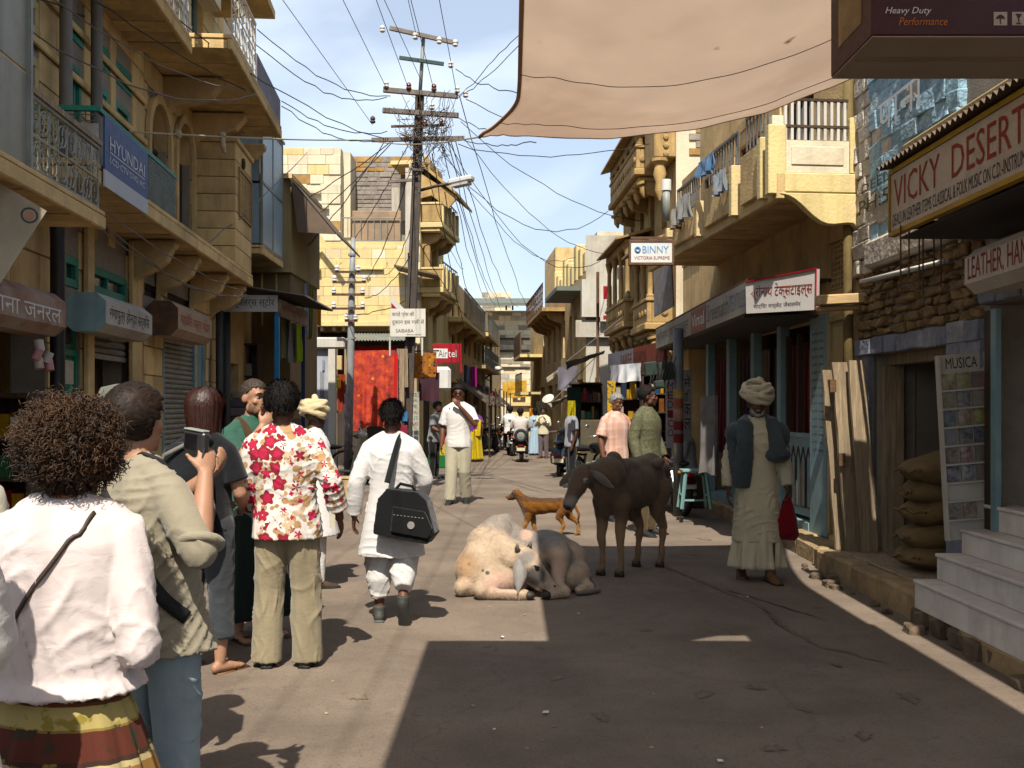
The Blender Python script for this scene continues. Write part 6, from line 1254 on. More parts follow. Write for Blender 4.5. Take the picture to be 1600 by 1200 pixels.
# ---------------------------------------------------------------- cloths over the street, hanging box, rope
TARP=mat('sun_bleached_canvas',(.78,.67,.57),.95,.06,1.2,.3,220,trans=.55,stain=(.7,.56,.46),stain_amt=.5,bdist=.003,spots=((.4,.27,.19),2.6,.71))
def tarps():
 A=Vector((-.24,8.9,3.95));A=at(757,213,8.9);Bc=at(1352,112,8.7);n,m=60,52
 t=thing('street_canopy','large pinkish canvas canopy stretched over the street with curved left edge','canopy',(0,0,0));P=[];yn=4.065
 def bow(u):
  px=757+(1352-757)*u;Y_=A.y+(Bc.y-A.y)*u;return CZ+(HOR-float(np.interp(px,(757,800,900,960,1100,1200,1300,1352),(213,212,217,216,199,177,138,112))))/FPX*Y_-(A.z+(Bc.z-A.z)*u)
 for i in range(m+1):
  v=i/m;row=[]
  # left edge: pulled corner at the far end, then runs straight back towards the viewer
  le=Vector((-.02-.22*(1-v) ** 3.2+.02*v,A.y+(yn-A.y)*v,A.z+(4.0-A.z)*v));k=(1-v)
  le.x=(-.015+.06*math.sin(min(1,v*3)*math.pi/2))-.28*max(0,1-v*4.5) ** 1.6
  re=Vector((2.42+(Bc.x-2.42)*max(0,1-v*1.6) ** 1.4,Bc.y+(yn-Bc.y)*v,Bc.z+(4.25-Bc.z)*v))
  for j in range(n+1):
   u=j/n;p=le.lerp(re,u);p.z+= bow(u)*(1-v) ** 1.6-.16*math.sin(u*math.pi)*math.sin(v*math.pi)+.01*math.sin(u*9+v*4)+.004*math.sin(v*21+u*3)+.008*math.sin(math.atan2(v+.05,u+.02)*26)*math.exp(-3*u)+.003*math.sin(u*31+v*12+2*math.sin(v*9));p.y-= .15*v ** 6*max(0,min(1,(.5-u)/.1))
   row.append(p)
  P.append(row)
 solid_sheet(MB(),P,(0,0,1),.004).build('canvas',TARP,t,smooth=True)
 HEM=mat('brown_canvas_hem',(.55,.36,.25),.95,.15,3,.2,100)
 MB().tube([r[0]+Vector((.012,0,-.004)) for r in P],.016,6).build('hem',HEM,t,smooth=True);MB().tube([p+Vector((0,0,-.002)) for p in P[0]],.008,6).build('hem',HEM,t,smooth=True)
 for vv in (4,17): MB().tube([p+Vector((0,0,-.008)) for p in P[vv]],.003,5).build("seam",mat('dark_seam',(.12,.07,.05),.9),t)
 # nearer cloth, overhead of the photographer
 t=thing('street_canopy','nearer canvas canopy overhead whose shadow covers the lower right of the street','canopy',(0,0,0));P=[]
 for i in range(13):
  v=i/12;row=[]
  for j in range(17):
   u=j/16;row.append(Vector((-.78+3.25*u,3.99-6.0*v,4.02-.1*math.sin(u*math.pi)*math.sin(v*math.pi)+.01*math.sin(u*14))))
  P.append(row)
 solid_sheet(MB(),P,(0,0,1),.004).build('canvas',TARP,t,smooth=True)
 # guy ropes of the canopy
 for i,(p,q) in enumerate(((A,at(590,222,14)),(Bc,at(1500,100,9.2)))):
  o=MB().tube([p.lerp(q,k/8)+Vector((0,0,-.05*math.sin(k/8*math.pi))) for k in range(9)],.007,5).build('guy_rope',ROPE);tag(o,['pale guy rope tying the canopy corner towards the utility pole','guy rope tying the canopy to the blue rubble house'][i],'rope')
  # rope across from the left balcony
 p,q=at(202,206,10.5),at(585,219,18.2);t=thing('washing_line','pale rope with knotted rags stretched from the HYUNDAI balcony to the pole','rope',(0,0,0));MB().tube([p.lerp(q,k/16)+Vector((0,0,-.03*math.sin(k/16*math.pi))) for k in range(17)],.012,6).build('cord',ROPE,t,smooth=True)
 for f,L_ in ((.2,.05),(.42,.22)):
  c=p.lerp(q,f*.62);q2=MB().ell(c,(.05,.04,.04));q2.tube([c,c+Vector((.01,0,-L_*.6)),c+Vector((.03,0,-L_))],[.03,.035,.02],7);q2.build('rag_knot',ROPE,t,smooth=True)
  # cardboard box
 t=thing('cardboard_box','dark maroon Heavy Duty Performance cardboard box hanging at top right','box',(0,0,0));Y=4.2;a=at(1362,57,Y);Yf=4.74;w,h=1.0,.62
 MR=mat('maroon_carton',col('#3d0f12'),.55,.15,3,.1,30);BT=mat('grey_carton_bottom',(.36,.30,.25),.8,.1,3,.2,30)
 x0,z0=a.x,a.z;tl=.085
 def pan(vs,nm,m): return MB().add(vs,[(0,1,2,3)]).build(nm,m,t)
 q=MB();q.box(x0,x0+w,Y,Yf,z0+.004,z0+h);q.build('carton',MR,t,bevel=.006);MB().box(x0+.004,x0+w-.004,Y+.004,Yf-.004,z0-.002,z0+.0035).build('bottom_flap',BT,t);MB().box(x0+.004,x0+w-.004,(Y+Yf)/2-.03,(Y+Yf)/2+.03,z0-.004,z0-.0022).build('packing_tape',mat('brown_tape',(.3,.24,.18),.4),t)
 text(t,'Heavy Duty',(x0+.055,Y,z0+.085),(1,0,0),(0,0,1),.19,.035,INKW,shear=.3);text(t,'Performance',(x0+.11,Y,z0+.045),(1,0,0),(0,0,1),.2,.033,INKO,shear=.3);MB().lathe([(.09,0),(.09,.003)],(x0+.33,Y,z0+.24),(0,-1,0),28).build('printed_disc',mat('pale_green_print',(.4,.5,.42),.6),t)
 for k,xx in enumerate((.50,.575)):
  o=MB().box(x0+xx,x0+xx+.055,Y-.002,Y-.0005,z0+.045,z0+.1).build('handling_mark',mat('pale_print',(.5,.42,.36),.7),t);q=MB()
  if k== 0: q.prism([(-.02,0),(-.012,.012),(0,.017),(.012,.012),(.02,0)],(x0+xx+.027,Y-.0035,z0+.072),(1,0,0),(0,0,1),(0,.001,0)).bar((x0+xx+.027,Y-.003,z0+.05),(x0+xx+.027,Y-.003,z0+.073),.003)
  else: q.prism([(0,0),(-.014,.022),(.014,.022)],(x0+xx+.027,Y-.0035,z0+.07),(1,0,0),(0,0,1),(0,.001,0)).bar((x0+xx+.027,Y-.003,z0+.052),(x0+xx+.027,Y-.003,z0+.072),.003).bar((x0+xx+.016,Y-.003,z0+.052),(x0+xx+.038,Y-.003,z0+.052),.003)
  q.build('mark_symbol',MR,t)
 MB().box(x0-.0025,x0-.0005,Y+.12,Y+.42,z0+.1,z0+.55).build('side_label',mat('ochre_label',(.26,.16,.05),.6,.3,8),t)
 for k,(dx,dy) in enumerate(((.1,.1),(.9,.1),(.1,.45),(.9,.45))): MB().tube([(x0+dx,Y+dy,z0+h),(x0+dx,Y+dy,z0+h+.5)],.004,5).build('string',ROPE,t)
tarps()
# ---------------------------------------------------------------- poles and wires
def insulator(mb_mat,parent,p,axis=(0,0,1),s=1.0):
 MB().lathe([(.03*s,0),(.055*s,.02*s),(.05*s,.05*s),(.03*s,.06*s),(.052*s,.08*s),(.045*s,.115*s),(.02*s,.14*s)],p,axis,12).build('insulator',mb_mat,parent,smooth=True,angle=50)
def main_pole():
 Y=19.0;t=thing('utility_pole','tall leaning iron utility pole tangled with wires in the middle of the street','pole',(at(632,700,Y).x,Y,0));o=t.location.copy();L=lambda px,py,dy=0: at(px,py,Y)-o+Vector((0,dy,0))
 DK=mat('dark_iron_pole',(.06,.048,.04),.6,.4,5,.3,40,stain=(.14,.085,.05))
 b0=Vector((0,0,0));m1=L(656,150);top=L(662,55)
 # lattice of two channel sections below, tube above
 for s in (-1,1): MB().bar(b0+Vector((s*.075,0,0)),m1+Vector((s*.055,0,0)),.045,.14,(0,1,0)).build('channel',DK,t)
 MB().bar(b0+Vector((0,.03,0)),m1+Vector((0,.03,0)),.12,.02,(0,1,0)).build('web_plate',DK,t);MB().tube([m1,top],.035,10).build('mast',SILVER,t,smooth=True)
 def arm(px0,py0,px1,py1,w=.09,m=IRON,dy=-.1): MB().bar(L(px0,py0,dy),L(px1,py1,dy),w,w,(0,1,0)).build('crossarm',m,t)
 GA=mat('grey_weathered_arm',(.2,.17,.15),.8,.3,6,.3,40)
 arm(610,47,716,71,.07,GA);arm(625,93,694,103,.06,mat('dark_green_arm',(.02,.05,.04),.5));arm(600,143,716,153,.085,GA);arm(599,175,717,183,.085,GA);arm(612,200,695,198,.04,RUST);arm(582,221,726,218,.07,GA);arm(607,286,645,283,.05,GA);arm(640,266,662,268,.04)
 for px,py,m in ((599,52,PORCELAIN),(650,63,PORCELAIN),(687,70,PORCELAIN),(712,74,PORCELAIN),(705,107,PORCELAIN),(605,138,PORCELAIN),(640,141,PORCELAIN_B),(679,143,PORCELAIN_B),(715,146,PORCELAIN),(728,153,PORCELAIN),(676,172,PORCELAIN),(665,198,PORCELAIN_B),(690,197,PORCELAIN_B),(584,193,DK)): insulator(m,t,L(px,py+3,-.14),(0,0,1),.95)
 # sign board strapped lower down
 s=thing('notice_board','white hand-painted Hindi SAIBABA board nailed to the utility pole','sign',at(637,504,Y-.2));W=(665-610)/1600*Y;H=43/1600*Y
 MB().box(-W/2,W/2,0,.03,-H/2,H/2).build('panel',mat('notice_white',(.74,.71,.64),.7,.06,3,.1,30),s);x0=-W/2+.04
 text(s,'कपडे प्रेस की',(x0,0,H*.18),(1,0,0),(0,0,1),W*.62,H*.22,INKK);text(s,'दुकान इस गली में',(x0,0,-H*.1),(1,0,0),(0,0,1),W*.9,H*.22,INKK);text(s,'SAIBABA',(x0+.07,0,-H*.36),(1,0,0),(0,0,1),W*.5,H*.13,INKK);text(s,'Beauty parlour',(x0+W*.42,0,-H*.47),(1,0,0),(0,0,1),W*.42,H*.07,INKK)
 for px in (611,661): MB().bar((at(px,0,Y).x-s.location.x,.03,-H/2-.35),(at(px,0,Y).x-s.location.x,.03,-H/2),.03).build('leg',WHITEP,s)
 for px in (628,634): tag(MB().bar(at(px,545,Y-.12),at(px+1,605 if px== 634 else 640,Y-.12),.07,.03,(0,1,0)).build('timber_splint',OLDWOOD),'pale timber splint bound to the utility pole, %s one'%('left' if px== 628 else 'right'),'timber')
 f=MB().add([at(610,460,Y-.1),at(632,483,Y-.1),at(611,482,Y-.1),at(610,460,Y-.09),at(632,483,Y-.09),at(611,482,Y-.09)],[(0,1,2),(5,4,3),(0,3,4,1),(1,4,5,2),(2,5,3,0)]).build('pennant',[mat('white_pennant',(.7,.66,.62),.9)]);tag(f,'small white and red pennant above the SAIBABA board','pennant')
 f2=MB().add([at(611.2,473,Y-.105),at(620,482,Y-.105),at(611.6,481.8,Y-.105)],[(0,1,2)]).build('red_corner',REDP,f)
 for i,(py,hx) in enumerate(((650,'#5a7fae'),(672,'#8a3a4a'),(690,'#4f78a8'),(712,'#9a4a5a'))): MB().bar(L(632,py-8,-.09),L(632,py+8,-.09),.13,.006,(0,1,0)).build('painted_stripe',mat('stripe%d'%i,col(hx),.7,.35,9,0),t)
 # street light on its arm
 s=thing('street_lamp','white street lamp head on a dark arm projecting from the utility pole','lamp',(0,0,0));MB().tube([at(658,297,Y),at(680,291,Y-.1),at(702,287,Y-.2)],.03,8).build('arm',DK,s,smooth=True)
 a,b=at(703,286,Y-.2),at(739,278,Y-.4);ax=(b-a);MB().obox((a+b)/2,ax/2,ax.cross(Vector((0,0,1))).normalized()*.1,Vector((0,0,.055))).build('lamp_head',PLAST_W,s,bevel=.03);MB().obox((a+b)/2-Vector((0,0,.08)),ax*.35,ax.cross(Vector((0,0,1))).normalized()*.09,Vector((0,0,.02))).build('lamp_glass',mat('lamp_glass',(.6,.6,.58),.2),s)
 # second, thinner steel pole
 Y2=22.5;t2=thing('steel_pole','grey steel pole with four insulator arms before the yellow house','pole',(at(551,600,Y2).x,Y2,0));o2=t2.location.copy();L2=lambda px,py,dy=0: at(px,py,Y2)-o2+Vector((0,dy,0))
 GP=mat('galvanised_pole',(.3,.31,.31),.5,.15,5);MB().tube([Vector((-.1,0,0)),L2(548,560),L2(550,430),L2(552,372)],[.085,.08,.07,.05],12).build('shaft',GP,t2,smooth=True)
 MB().tube([Vector((-.1,0,.02)),Vector((-.09,0,1.9))],.09,12).build('painted_base',mat('peeling_base',(.25,.2,.2),.8,.5,9,0),t2,smooth=True)
 for py,a_,b_ in ((426,525,564),(442,521,573),(461,520,571),(483,520,571),(502,540,560)):
  MB().bar(L2(a_,py,-.12),L2(b_,py,-.12),.045,.045,(0,1,0)).build('crossarm',RUST,t2)
  for px in (a_+3,b_-3): insulator(PORCELAIN,t2,L2(px,py-1,-.12),s=1.0)
 for py in (400,440,480,530): MB().lathe([(.085,0),(.085,.05)],L2(550,py),seg=12).build('band',GP,t2)
 # wires
 G='overhead wires meeting at the utility pole'
 def wire(p,q,sag=.25,r=.011,m=WIRE,lab='dark overhead wire running to the utility pole',n=14,jig=0.0,grp=G,ext=1.0):
  p,q=(q+(p-q)*ext,q) if ext>0 else (p,p+(q-p)*-ext)
  rr=random.Random(int(p[0]*1000) ^ int(q[2]*977));pts=[]
  for k in range(n+1):
   f_=k/n;v=p.lerp(q,f_)+Vector((0,0,-4*sag*f_*(1-f_)))
   if 0<k<n: v+= Vector((rr.uniform(-1,1),0,rr.uniform(-1,1)))*jig
   pts.append(v)
  o_=MB().tube(pts,r,4).build('overhead_wire',m);return tag(o_,lab,'wire',grp)
 near='overhead wire running from the utility pole over the camera'
 for k_,(x0,y0,d0,x1,y1) in enumerate(((436,-8,6,582,195),(532,-8,6,605,140),(585,-8,6,640,143),(597,-8,6,660,130),(636,-8,6,652,62),(640,-8,6.2,679,145),(685,-8,6,714,148))): wire(at(x0,y0,(at(x1,y1,Y).z-CZ)/.4025*1.02),at(x1,y1,Y-.1),0,.006,ext=7.0,lab=near+', %s from the left'%['first','second','third','fourth','fifth','sixth','seventh'][k_],grp='wires running over the camera',n=10)
 lw='overhead wire from the utility pole to the left-hand houses'
 for (x0,y0,d0,x1,y1,sg) in ((402,46,13,610,150,.25),(400,70,13,604,152,.3),(440,158,15,605,205,.2),(440,166,15,596,220,.2),(300,-5,11,600,216,.4),(160,-5,9,402,150,.1),(80,-5,8.3,232,62,.05)): wire(at(x0,y0,d0),at(x1,y1,Y-.1) if x1>500 else at(x1,y1,13.5),sg,.008,ext=1.5 if y0<0 else 1.0,lab=lw,grp='wires to the left-hand houses',jig=.02)
 rw='overhead wire from the utility pole to the right-hand houses'
 for (x0,y0,x1,y1,d1,sg) in ((716,150,800,60,15.5,.05),(716,153,800,78,15.5,.05),(728,155,960,190,20,.3),(712,108,800,130,16,.15),(715,183,790,200,16,.1),(726,218,950,398,27,.5),(720,190,1030,345,24,.5),(700,220,965,385,26,1.3),(690,230,900,402,30,.8),(726,220,800,222,16,.05),(716,225,1040,215,20,.3),(690,240,950,330,24,.9)): wire(at(x0,y0,Y-.1),at(x1,y1,d1),sg,.008,ext=-1.4 if x1 <= 800 else 1.0,lab=rw,grp='wires to the right-hand houses',jig=.03)
 dw='overhead wire sagging down the street beyond the utility pole'
 for (x0,y0,x1,y1,d1,sg) in ((690,225,760,470,45,.4),(700,222,775,465,45,.6),(705,222,790,500,50,.3),(712,221,810,480,48,.7),(718,150,834,500,45,.5),(660,240,725,420,40,.5),(675,240,735,560,38,.3),(695,300,745,500,44,.3),(712,300,775,480,46,.3),(655,380,790,500,46,1.0)): wire(at(x0,y0,Y-.1),at(x1,y1,d1),sg,.009,lab=dw,grp='wires down the street',jig=.03)
 yw='overhead wire crossing in front of the yellow house'
 for (x0,y0,x1,y1,d1,sg) in ((615,220,420,395,18,.1),(610,222,400,350,18.5,.1),(650,200,555,372,22.5,.1),(648,240,570,440,22.5,.3),(640,400,570,465,22.4,.2),(600,222,440,420,19,.2),(655,300,600,430,26,.4),(632,470,540,490,22.4,.1)): wire(at(x0,y0,Y-.1),at(x1,y1,d1),sg,.009,lab=yw,grp='wires before the yellow house',jig=.02)
 gw='thin grey cable draped along the balconies of the left-hand houses'
 for (x0,y0,d0,x1,y1,d1,sg) in ((0,245,7.7,60,275,8.2,.02),(165,330,8.3,385,455,14,.1),(140,325,8.3,385,460,14,.25),(150,350,8.5,390,462,14,.2),(0,18,7.4,400,148,13,.3),(85,0,8,395,145,13,.15),(320,385,13,480,238,17.5,.05)): wire(at(x0,y0,d0),at(x1,y1,d1),sg,.008,WIREG,lab=gw,grp='cables along the left-hand houses',jig=.015)
 # the tangle on the pole
 r=random.Random(12)
 for i in range(72):
  c0=L(r.uniform(610,715),r.choice((150,180,200,218))+r.uniform(-6,10),-.16);c1=L(r.uniform(630,700),r.uniform(170,275),-.12);pts=[]
  for k in range(9):
   f_=k/8;pts.append(c0.lerp(c1,f_)+Vector((r.uniform(-.09,.09),r.uniform(-.12,.05),-1.1*f_*(1-f_)*r.uniform(.2,1)+r.uniform(-.05,.05))))
  MB().tube(pts,.0055,4).build('loose_wire',r.choice((WIRE,WIREG,WIREG,RUST)),t)
main_pole()
# ---------------------------------------------------------------- organic shapes: union of overlapping solids, remeshed to one skin
def fuse(mb,voxel,smooth=4,name='body',m=None,parent=None,disp=None,factor=.5):
 me=mb.mesh();out=evaluated(me,[('REMESH',dict(mode='VOXEL',voxel_size=voxel)),('SMOOTH',dict(iterations=smooth,factor=factor))]);bpy.data.meshes.remove(me)
 if disp:
  n=len(out.vertices);a=np.empty(n*3,'f');out.vertices.foreach_get('co',a);a=a.reshape(-1,3);nr=np.empty(n*3,'f');out.vertices.foreach_get('normal',nr);nr=nr.reshape(-1,3)
  a=a+nr*disp(a.astype('d'))[:,None];out.vertices.foreach_set('co',a.astype('f').ravel());out.update()
 out.materials.clear();return link_mesh(name,out,m,parent,smooth=True)
def folds(seed,amp=.008,k=22,axis=(0,0,1),aniso=.35,zlo=None,zhi=None,n=5):
 """cloth creases: warped ridges, sharper on one side"""
 k=k*2.1;amp=amp*.55;r=np.random.RandomState(seed);ax=np.array(axis,'d');ax /= np.linalg.norm(ax);dirs=[]
 for i in range(n):
  d=r.normal(size=3);d=d*aniso+ax*r.choice((-1,1));d /= np.linalg.norm(d);dirs.append((d*k*r.uniform(.5,1.7),r.uniform(0,6),r.normal(size=3)*7,r.uniform(0,6),r.normal(size=3)*4.5,r.uniform(0,6)))
 def f(p):
  out=np.zeros(len(p))
  for d,ph,w,wp,mk,mp in dirs:
   s=np.sin(p @ d+ph+2.2*np.sin(p @ w+wp)+.9*np.sin(p @ (w[::-1]*2.3)+mp));mask=np.clip(np.sin(p @ mk*1.6+mp)*1.4-.4,0,1) ** 1.5;out+= mask*((1-np.abs(s)) ** 2.6-.22)
  out *= amp
  if zlo is not None: out *= np.clip((p[:,2]-zlo)/.15,.25,1)
  return out
 return f
def skin_mat(name,h,dark=.75):
 m=mat(name,col(h),.55,.08,9,.15,160,spec=.35,bdist=.002,stain=tuple(x*dark for x in col(h)),stain_amt=.35);return m
HAIR_K=mat('black_hair',(.012,.010,.009),.8,.3,30,0,spec=.15);HAIR_B=mat('dark_brown_hair',(.017,.0095,.006),.62,.5,30,0,spec=.22);HAIR_A=mat('auburn_hair',(.045,.016,.010),.5,.5,30,0,spec=.4)
HAIR_C=mat('curly_brown_hair',(.022,.011,.006),.5,.3,7,0,c2=(.085,.042,.018),spec=.4);HAIR_G=mat('grey_hair',(.3,.29,.27),.6,.3,40,0)
EYE=mat('eye_white',(.55,.52,.48),.2,.05,5,0);IRIS=mat('dark_iris',(.015,.01,.008),.15,.1,5,0);LIP=mat('lips',(.25,.1,.08),.5,.1,9,0)
class Person:
 """a figure facing +y, right hand at +x, 1.75 m tall before scaling"""
 def __init__(s,label,loc,rotz,skin,height=1.75,voxel=.009,group=None):
  s.t=thing('person',label,'person',loc,rotz,group,height/1.75);s.skin=skin;s.b=MB();s.vx=voxel;s.seed=int(abs(loc[0])*131+loc[1]*17)%997;s.lean=(0,0);s.headM=None
 def V(s,x,y,z):
  k=max(0,z-.9);return Vector((x+s.lean[0]*k,y+s.lean[1]*k,z))
 def torso_rings(s,g=0.0,z0=.84,z1=1.5,bulk=1.0,hips=1.0):
  R_=[(.84,.155*hips,.11),(.93,.165*hips,.118),(1.03,.148,.108),(1.13,.148,.108),(1.26,.164,.118),(1.35,.168,.11),(1.41,.135,.088),(1.455,.082,.066),(1.5,.06,.058)]
  out=[]
  for z,a,b in R_:
   if z0-.001 <= z <= z1+.001: v=s.V(0,0,z);out.append((v,a*bulk+g,b*bulk+g))
  return out
 def limb(s,mb,pts,rs,seg=14): mb.tube(pts,rs,seg);[mb.ell(p,r if not isinstance(r,tuple) else max(r),seg=12,rings=8) for p,r in zip(pts,rs)]
 def pose(s,arms,legs,lean=(0,0),head=(0,0,0),hands=(True,True),feet=True,curl=(.5,.5),bulk=1.0,shoulders=.175):
  """arms: (elbow, wrist) for left and right; legs: (knee, ankle, toe direction) for left and right; head: yaw, pitch, roll"""
  s.lean=lean;b=s.b;s.arms=[];s.legs=[];s.bulk=bulk
  b.loft([(c_,a_*(.88 if c_.z<1.3 else .97),b_*(.86 if c_.z<1.3 else .95)) for c_,a_,b_ in s.torso_rings(bulk=bulk*.97)],20,2.3)
  for sx in (-1,1): b.tube([s.V(sx*.03,-.015,1.475),s.V(sx*.1,-.015,1.43),s.V(sx*.16,-.012,1.385)],[.045,.045,.05],12);b.tube([s.V(0,-.005,1.42),s.V(0,.012,1.56)],[.062,.052],14)
  for i,(el,wr) in enumerate(arms):
   sx=-1 if i== 0 else 1;sh=s.V(sx*shoulders*(.5+.5*bulk),-.01,1.372);el,wr=Vector(el),Vector(wr);s.arms.append((sh,el,wr))
   s.limb(b,[sh,sh.lerp(el,.45),el],[.05,.048,.04]);fd=wr-el;s.limb(b,[el,el+fd*.3,wr],[.042,.043,.029])
   if hands[i]: s.hand(b,wr,fd.normalized(),sx,curl[i] if not isinstance(curl[i],tuple) else curl[i][0],None if not isinstance(curl[i],tuple) else Vector(curl[i][1]))
  for i,(kn,an,td) in enumerate(legs):
   sx=-1 if i== 0 else 1;hp=Vector((sx*.09,0,.9));kn,an=Vector(kn),Vector(an);s.legs.append((hp,kn,an,Vector(td)))
   s.limb(b,[hp,hp.lerp(kn,.5),kn],[.085,.074,.056]);s.limb(b,[kn,kn.lerp(an,.35),an],[.055,.054,.036])
   if feet: d=Vector(td).normalized();heel=an+Vector((0,0,-.045))-d*.035;b.tube([heel,an-Vector((0,0,.05))+d*.06,an-Vector((0,0,.062))+d*.15,an-Vector((0,0,.066))+d*.185],[(.032,.032),(.038,.034),(.042,.02),(.03,.012)],12);b.ell(heel,(.03,.034,.034))
  hc=s.V(0,.02,1.63);M=Matrix.Rotation(head[0],3,'Z') @ Matrix.Rotation(head[1],3,'X') @ Matrix.Rotation(head[2],3,'Y');s.hc,s.M=hc,M
  H=lambda x,y,z: hc+M @ Vector((x,y,z));s.H=H;e=lambda c,r,rot=None: b.ell(H(*c),r,M if rot is None else M @ rot,16,12)
  e((0,-.012,.03),(.076,.098,.088));e((0,.022,-.035),(.061,.072,.085));e((0,.048,-.07),(.046,.046,.045));e((0,.072,-.1),(.026,.022,.018))
  b.tube([H(0,.085,.022),H(0,.098,-.005),H(0,.113,-.03)],[.008,.011,.014],8);e((0,.1,-.036),(.021,.012,.01))
  for sx in (-1,1): e((sx*.032,.078,.03),(.026,.014,.008));e((sx*.044,.062,-.025),(.02,.02,.018));e((sx*.078,-.008,-.01),(.01,.024,.033),Matrix.Rotation(sx*.25,3,'Z'));e((sx*.055,.02,-.07),(.016,.03,.03))
  e((0,.09,-.058),(.024,.011,.006));e((0,.087,-.071),(.022,.011,.008))
  return s
 def hand(s,b,wr,d,sx,curl,nrm=None):
  side=Vector((0,0,1)).cross(d)
  n=(nrm-d*nrm.dot(d)).normalized() if nrm is not None else (Vector((-sx,0,0))-d*Vector((-sx,0,0)).dot(d)).normalized()
  w=d.cross(n).normalized()*sx
  if w.dot(Vector((0,1,.3)))<0 and nrm is None: w=-w
  pc=wr+d*.05;Mx=Matrix((w,n,d)).transposed();b.ell(pc,(.041,.017,.056),Mx,14,10)
  for i,(off,L,r) in enumerate(((.029,.075,.0092),(.0095,.084,.0095),(-.0105,.078,.009),(-.03,.062,.008))):
   p=wr+d*.088+w*off;pts=[p-d*.02,p];dd=d.copy();q=p
   for k,f in enumerate((.42,.32,.26)):
    a=curl*(.75+.5*k) ;dd=(dd*math.cos(a)+n*math.sin(a)).normalized() if k else (d*math.cos(a*.8)+n*math.sin(a*.8)).normalized()
    nn2=n;q=q+dd*L*f;pts.append(q.copy())
   b.tube(pts,[r*1.1,r*1.05,r,r*.92,r*.8],8);b.ell(pts[-1],r*.82,seg=8,rings=6)
  t0=wr+d*.025+w*.028;t1=t0+(w*.75+d*.8+n*.35).normalized()*.04;t2=t1+(w*.25+d*1.0+n*.45*(1+curl)).normalized()*.034;b.tube([wr+d*.015+w*.01,t0,t1,t2],[.014,.014,.011,.009],8);b.ell(t2,.009,seg=8,rings=6)
 def body(s,extra=None): s.o=fuse(s.b,s.vx,3,'body',s.skin,s.t);s.eyes();return s.o
 def eyes(s):
  for sx in (-1,1):
   o=MB().ell(s.H(sx*.032,.0715,.008),.0112,s.M,10,8).build('eye',EYE,s.o,smooth=True);MB().ell(s.H(sx*.031,.081,.007),(.0068,.004,.0075),s.M,8,6).build('iris',IRIS,s.o,smooth=True)
   MB().tube([s.H(sx*.014,.094,.031),s.H(sx*.032,.0935,.037),s.H(sx*.052,.08,.032)],[.004,.0055,.003],6).build('eyebrow',HAIR_K,s.o,smooth=True)
  MB().tube([s.H(-.02,.096,-.064),s.H(0,.1015,-.0635),s.H(.02,.096,-.064)],[.003,.0055,.003],6).build('lips',LIP,s.o,smooth=True)
  # ---- clothing
 def shirt(s,m,hem=.82,sleeve=1.0,g=.022,name='shirt',hemw=1.0,cuff=.047,seed=0,amp=.008,k=20,collar=True,flare=0.0,extra=None,voxel=None,mid=0.0):
  mb=MB();rr=[r for r in s.torso_rings(g,.93,1.46,s.bulk)];low=[]
  z=hem
  nlow=3
  for i in range(nlow): f=i/nlow;v=s.V(0,0,hem+(.92-hem)*f);low.append((v,(.168*s.bulk+g)*(hemw+(1-hemw)*f)+flare*(1-f),(.122*s.bulk+g)*(hemw+(1-hemw)*f)+flare*(1-f)))
  mb.loft(low+[(c,a+mid*(1 if .98<c.z<1.2 else 0),b_+mid*(1 if .98<c.z<1.2 else 0)) for c,a,b_ in rr]+[(s.V(0,.0,1.485),.07+g*.6,.066+g*.6)],24,2.35)
  if collar: mb.ring(s.V(0,.002,1.49),.064,.015,(0,-.12,1),20,8)
  for sx in (-1,1): mb.tube([s.V(sx*.03,-.012,1.475),s.V(sx*.1,-.012,1.435),s.V(sx*.165*(.5+.5*s.bulk),-.01,1.388)],[.045+g*.4,.046+g*.5,.05+g*.5],12)
  for sh,el,wr in s.arms:
   L=[sh,sh.lerp(el,.5),el];rs=[.054+g*.6,.055+g*.65,.05+g*.6]
   if sleeve <= .5: e=sh.lerp(el,sleeve*2);mb.tube([sh,sh.lerp(e,.5),e],[.055+g*.6,.058+g*.7,.06+g*.9],14);mb.ell(sh,.055+g*.6)
   else:
    e=el.lerp(wr,(sleeve-.5)*2);s.limb(mb,L,rs);mb.tube([el,el.lerp(e,.5),e],[.05+g*.6,.05+g*.6,cuff+g*.3],14)
  if extra: extra(mb)
  f=folds(s.seed+seed,amp,k,(.2,.2,1),.9)
  return fuse(mb,voxel or s.vx*1.15,4,name,m,s.t,f)
 def trousers(s,m,g=.02,hem=.0,r_hip=.1,r_knee=.078,r_hem=.075,name='trousers',seed=3,amp=.008,stop=1.0,top=1.0,voxel=None):
  mb=MB();mb.loft([(s.V(0,0,.86),.166+g*.3,.114+g*.3),(s.V(0,0,.92),.158+g*.2,.112+g*.2),(s.V(0,0,top),.135,.098)],24,2.3)
  for hp,kn,an,td in s.legs:
   e=kn.lerp(an+Vector((0,0,-.03)),stop);p1=hp+Vector((0,0,.02));mb.tube([p1,hp.lerp(kn,.5),kn,kn.lerp(e,.5),e],[r_hip+g*.3,(r_hip+r_knee)/2+g*.2,r_knee,(r_knee+r_hem)/2,r_hem],16);mb.ell(p1,r_hip+g*.3);mb.ell(kn,r_knee)
  return fuse(mb,voxel or s.vx*1.15,4,name,m,s.t,folds(s.seed+seed,amp,15,(1,.5,.4),.7))
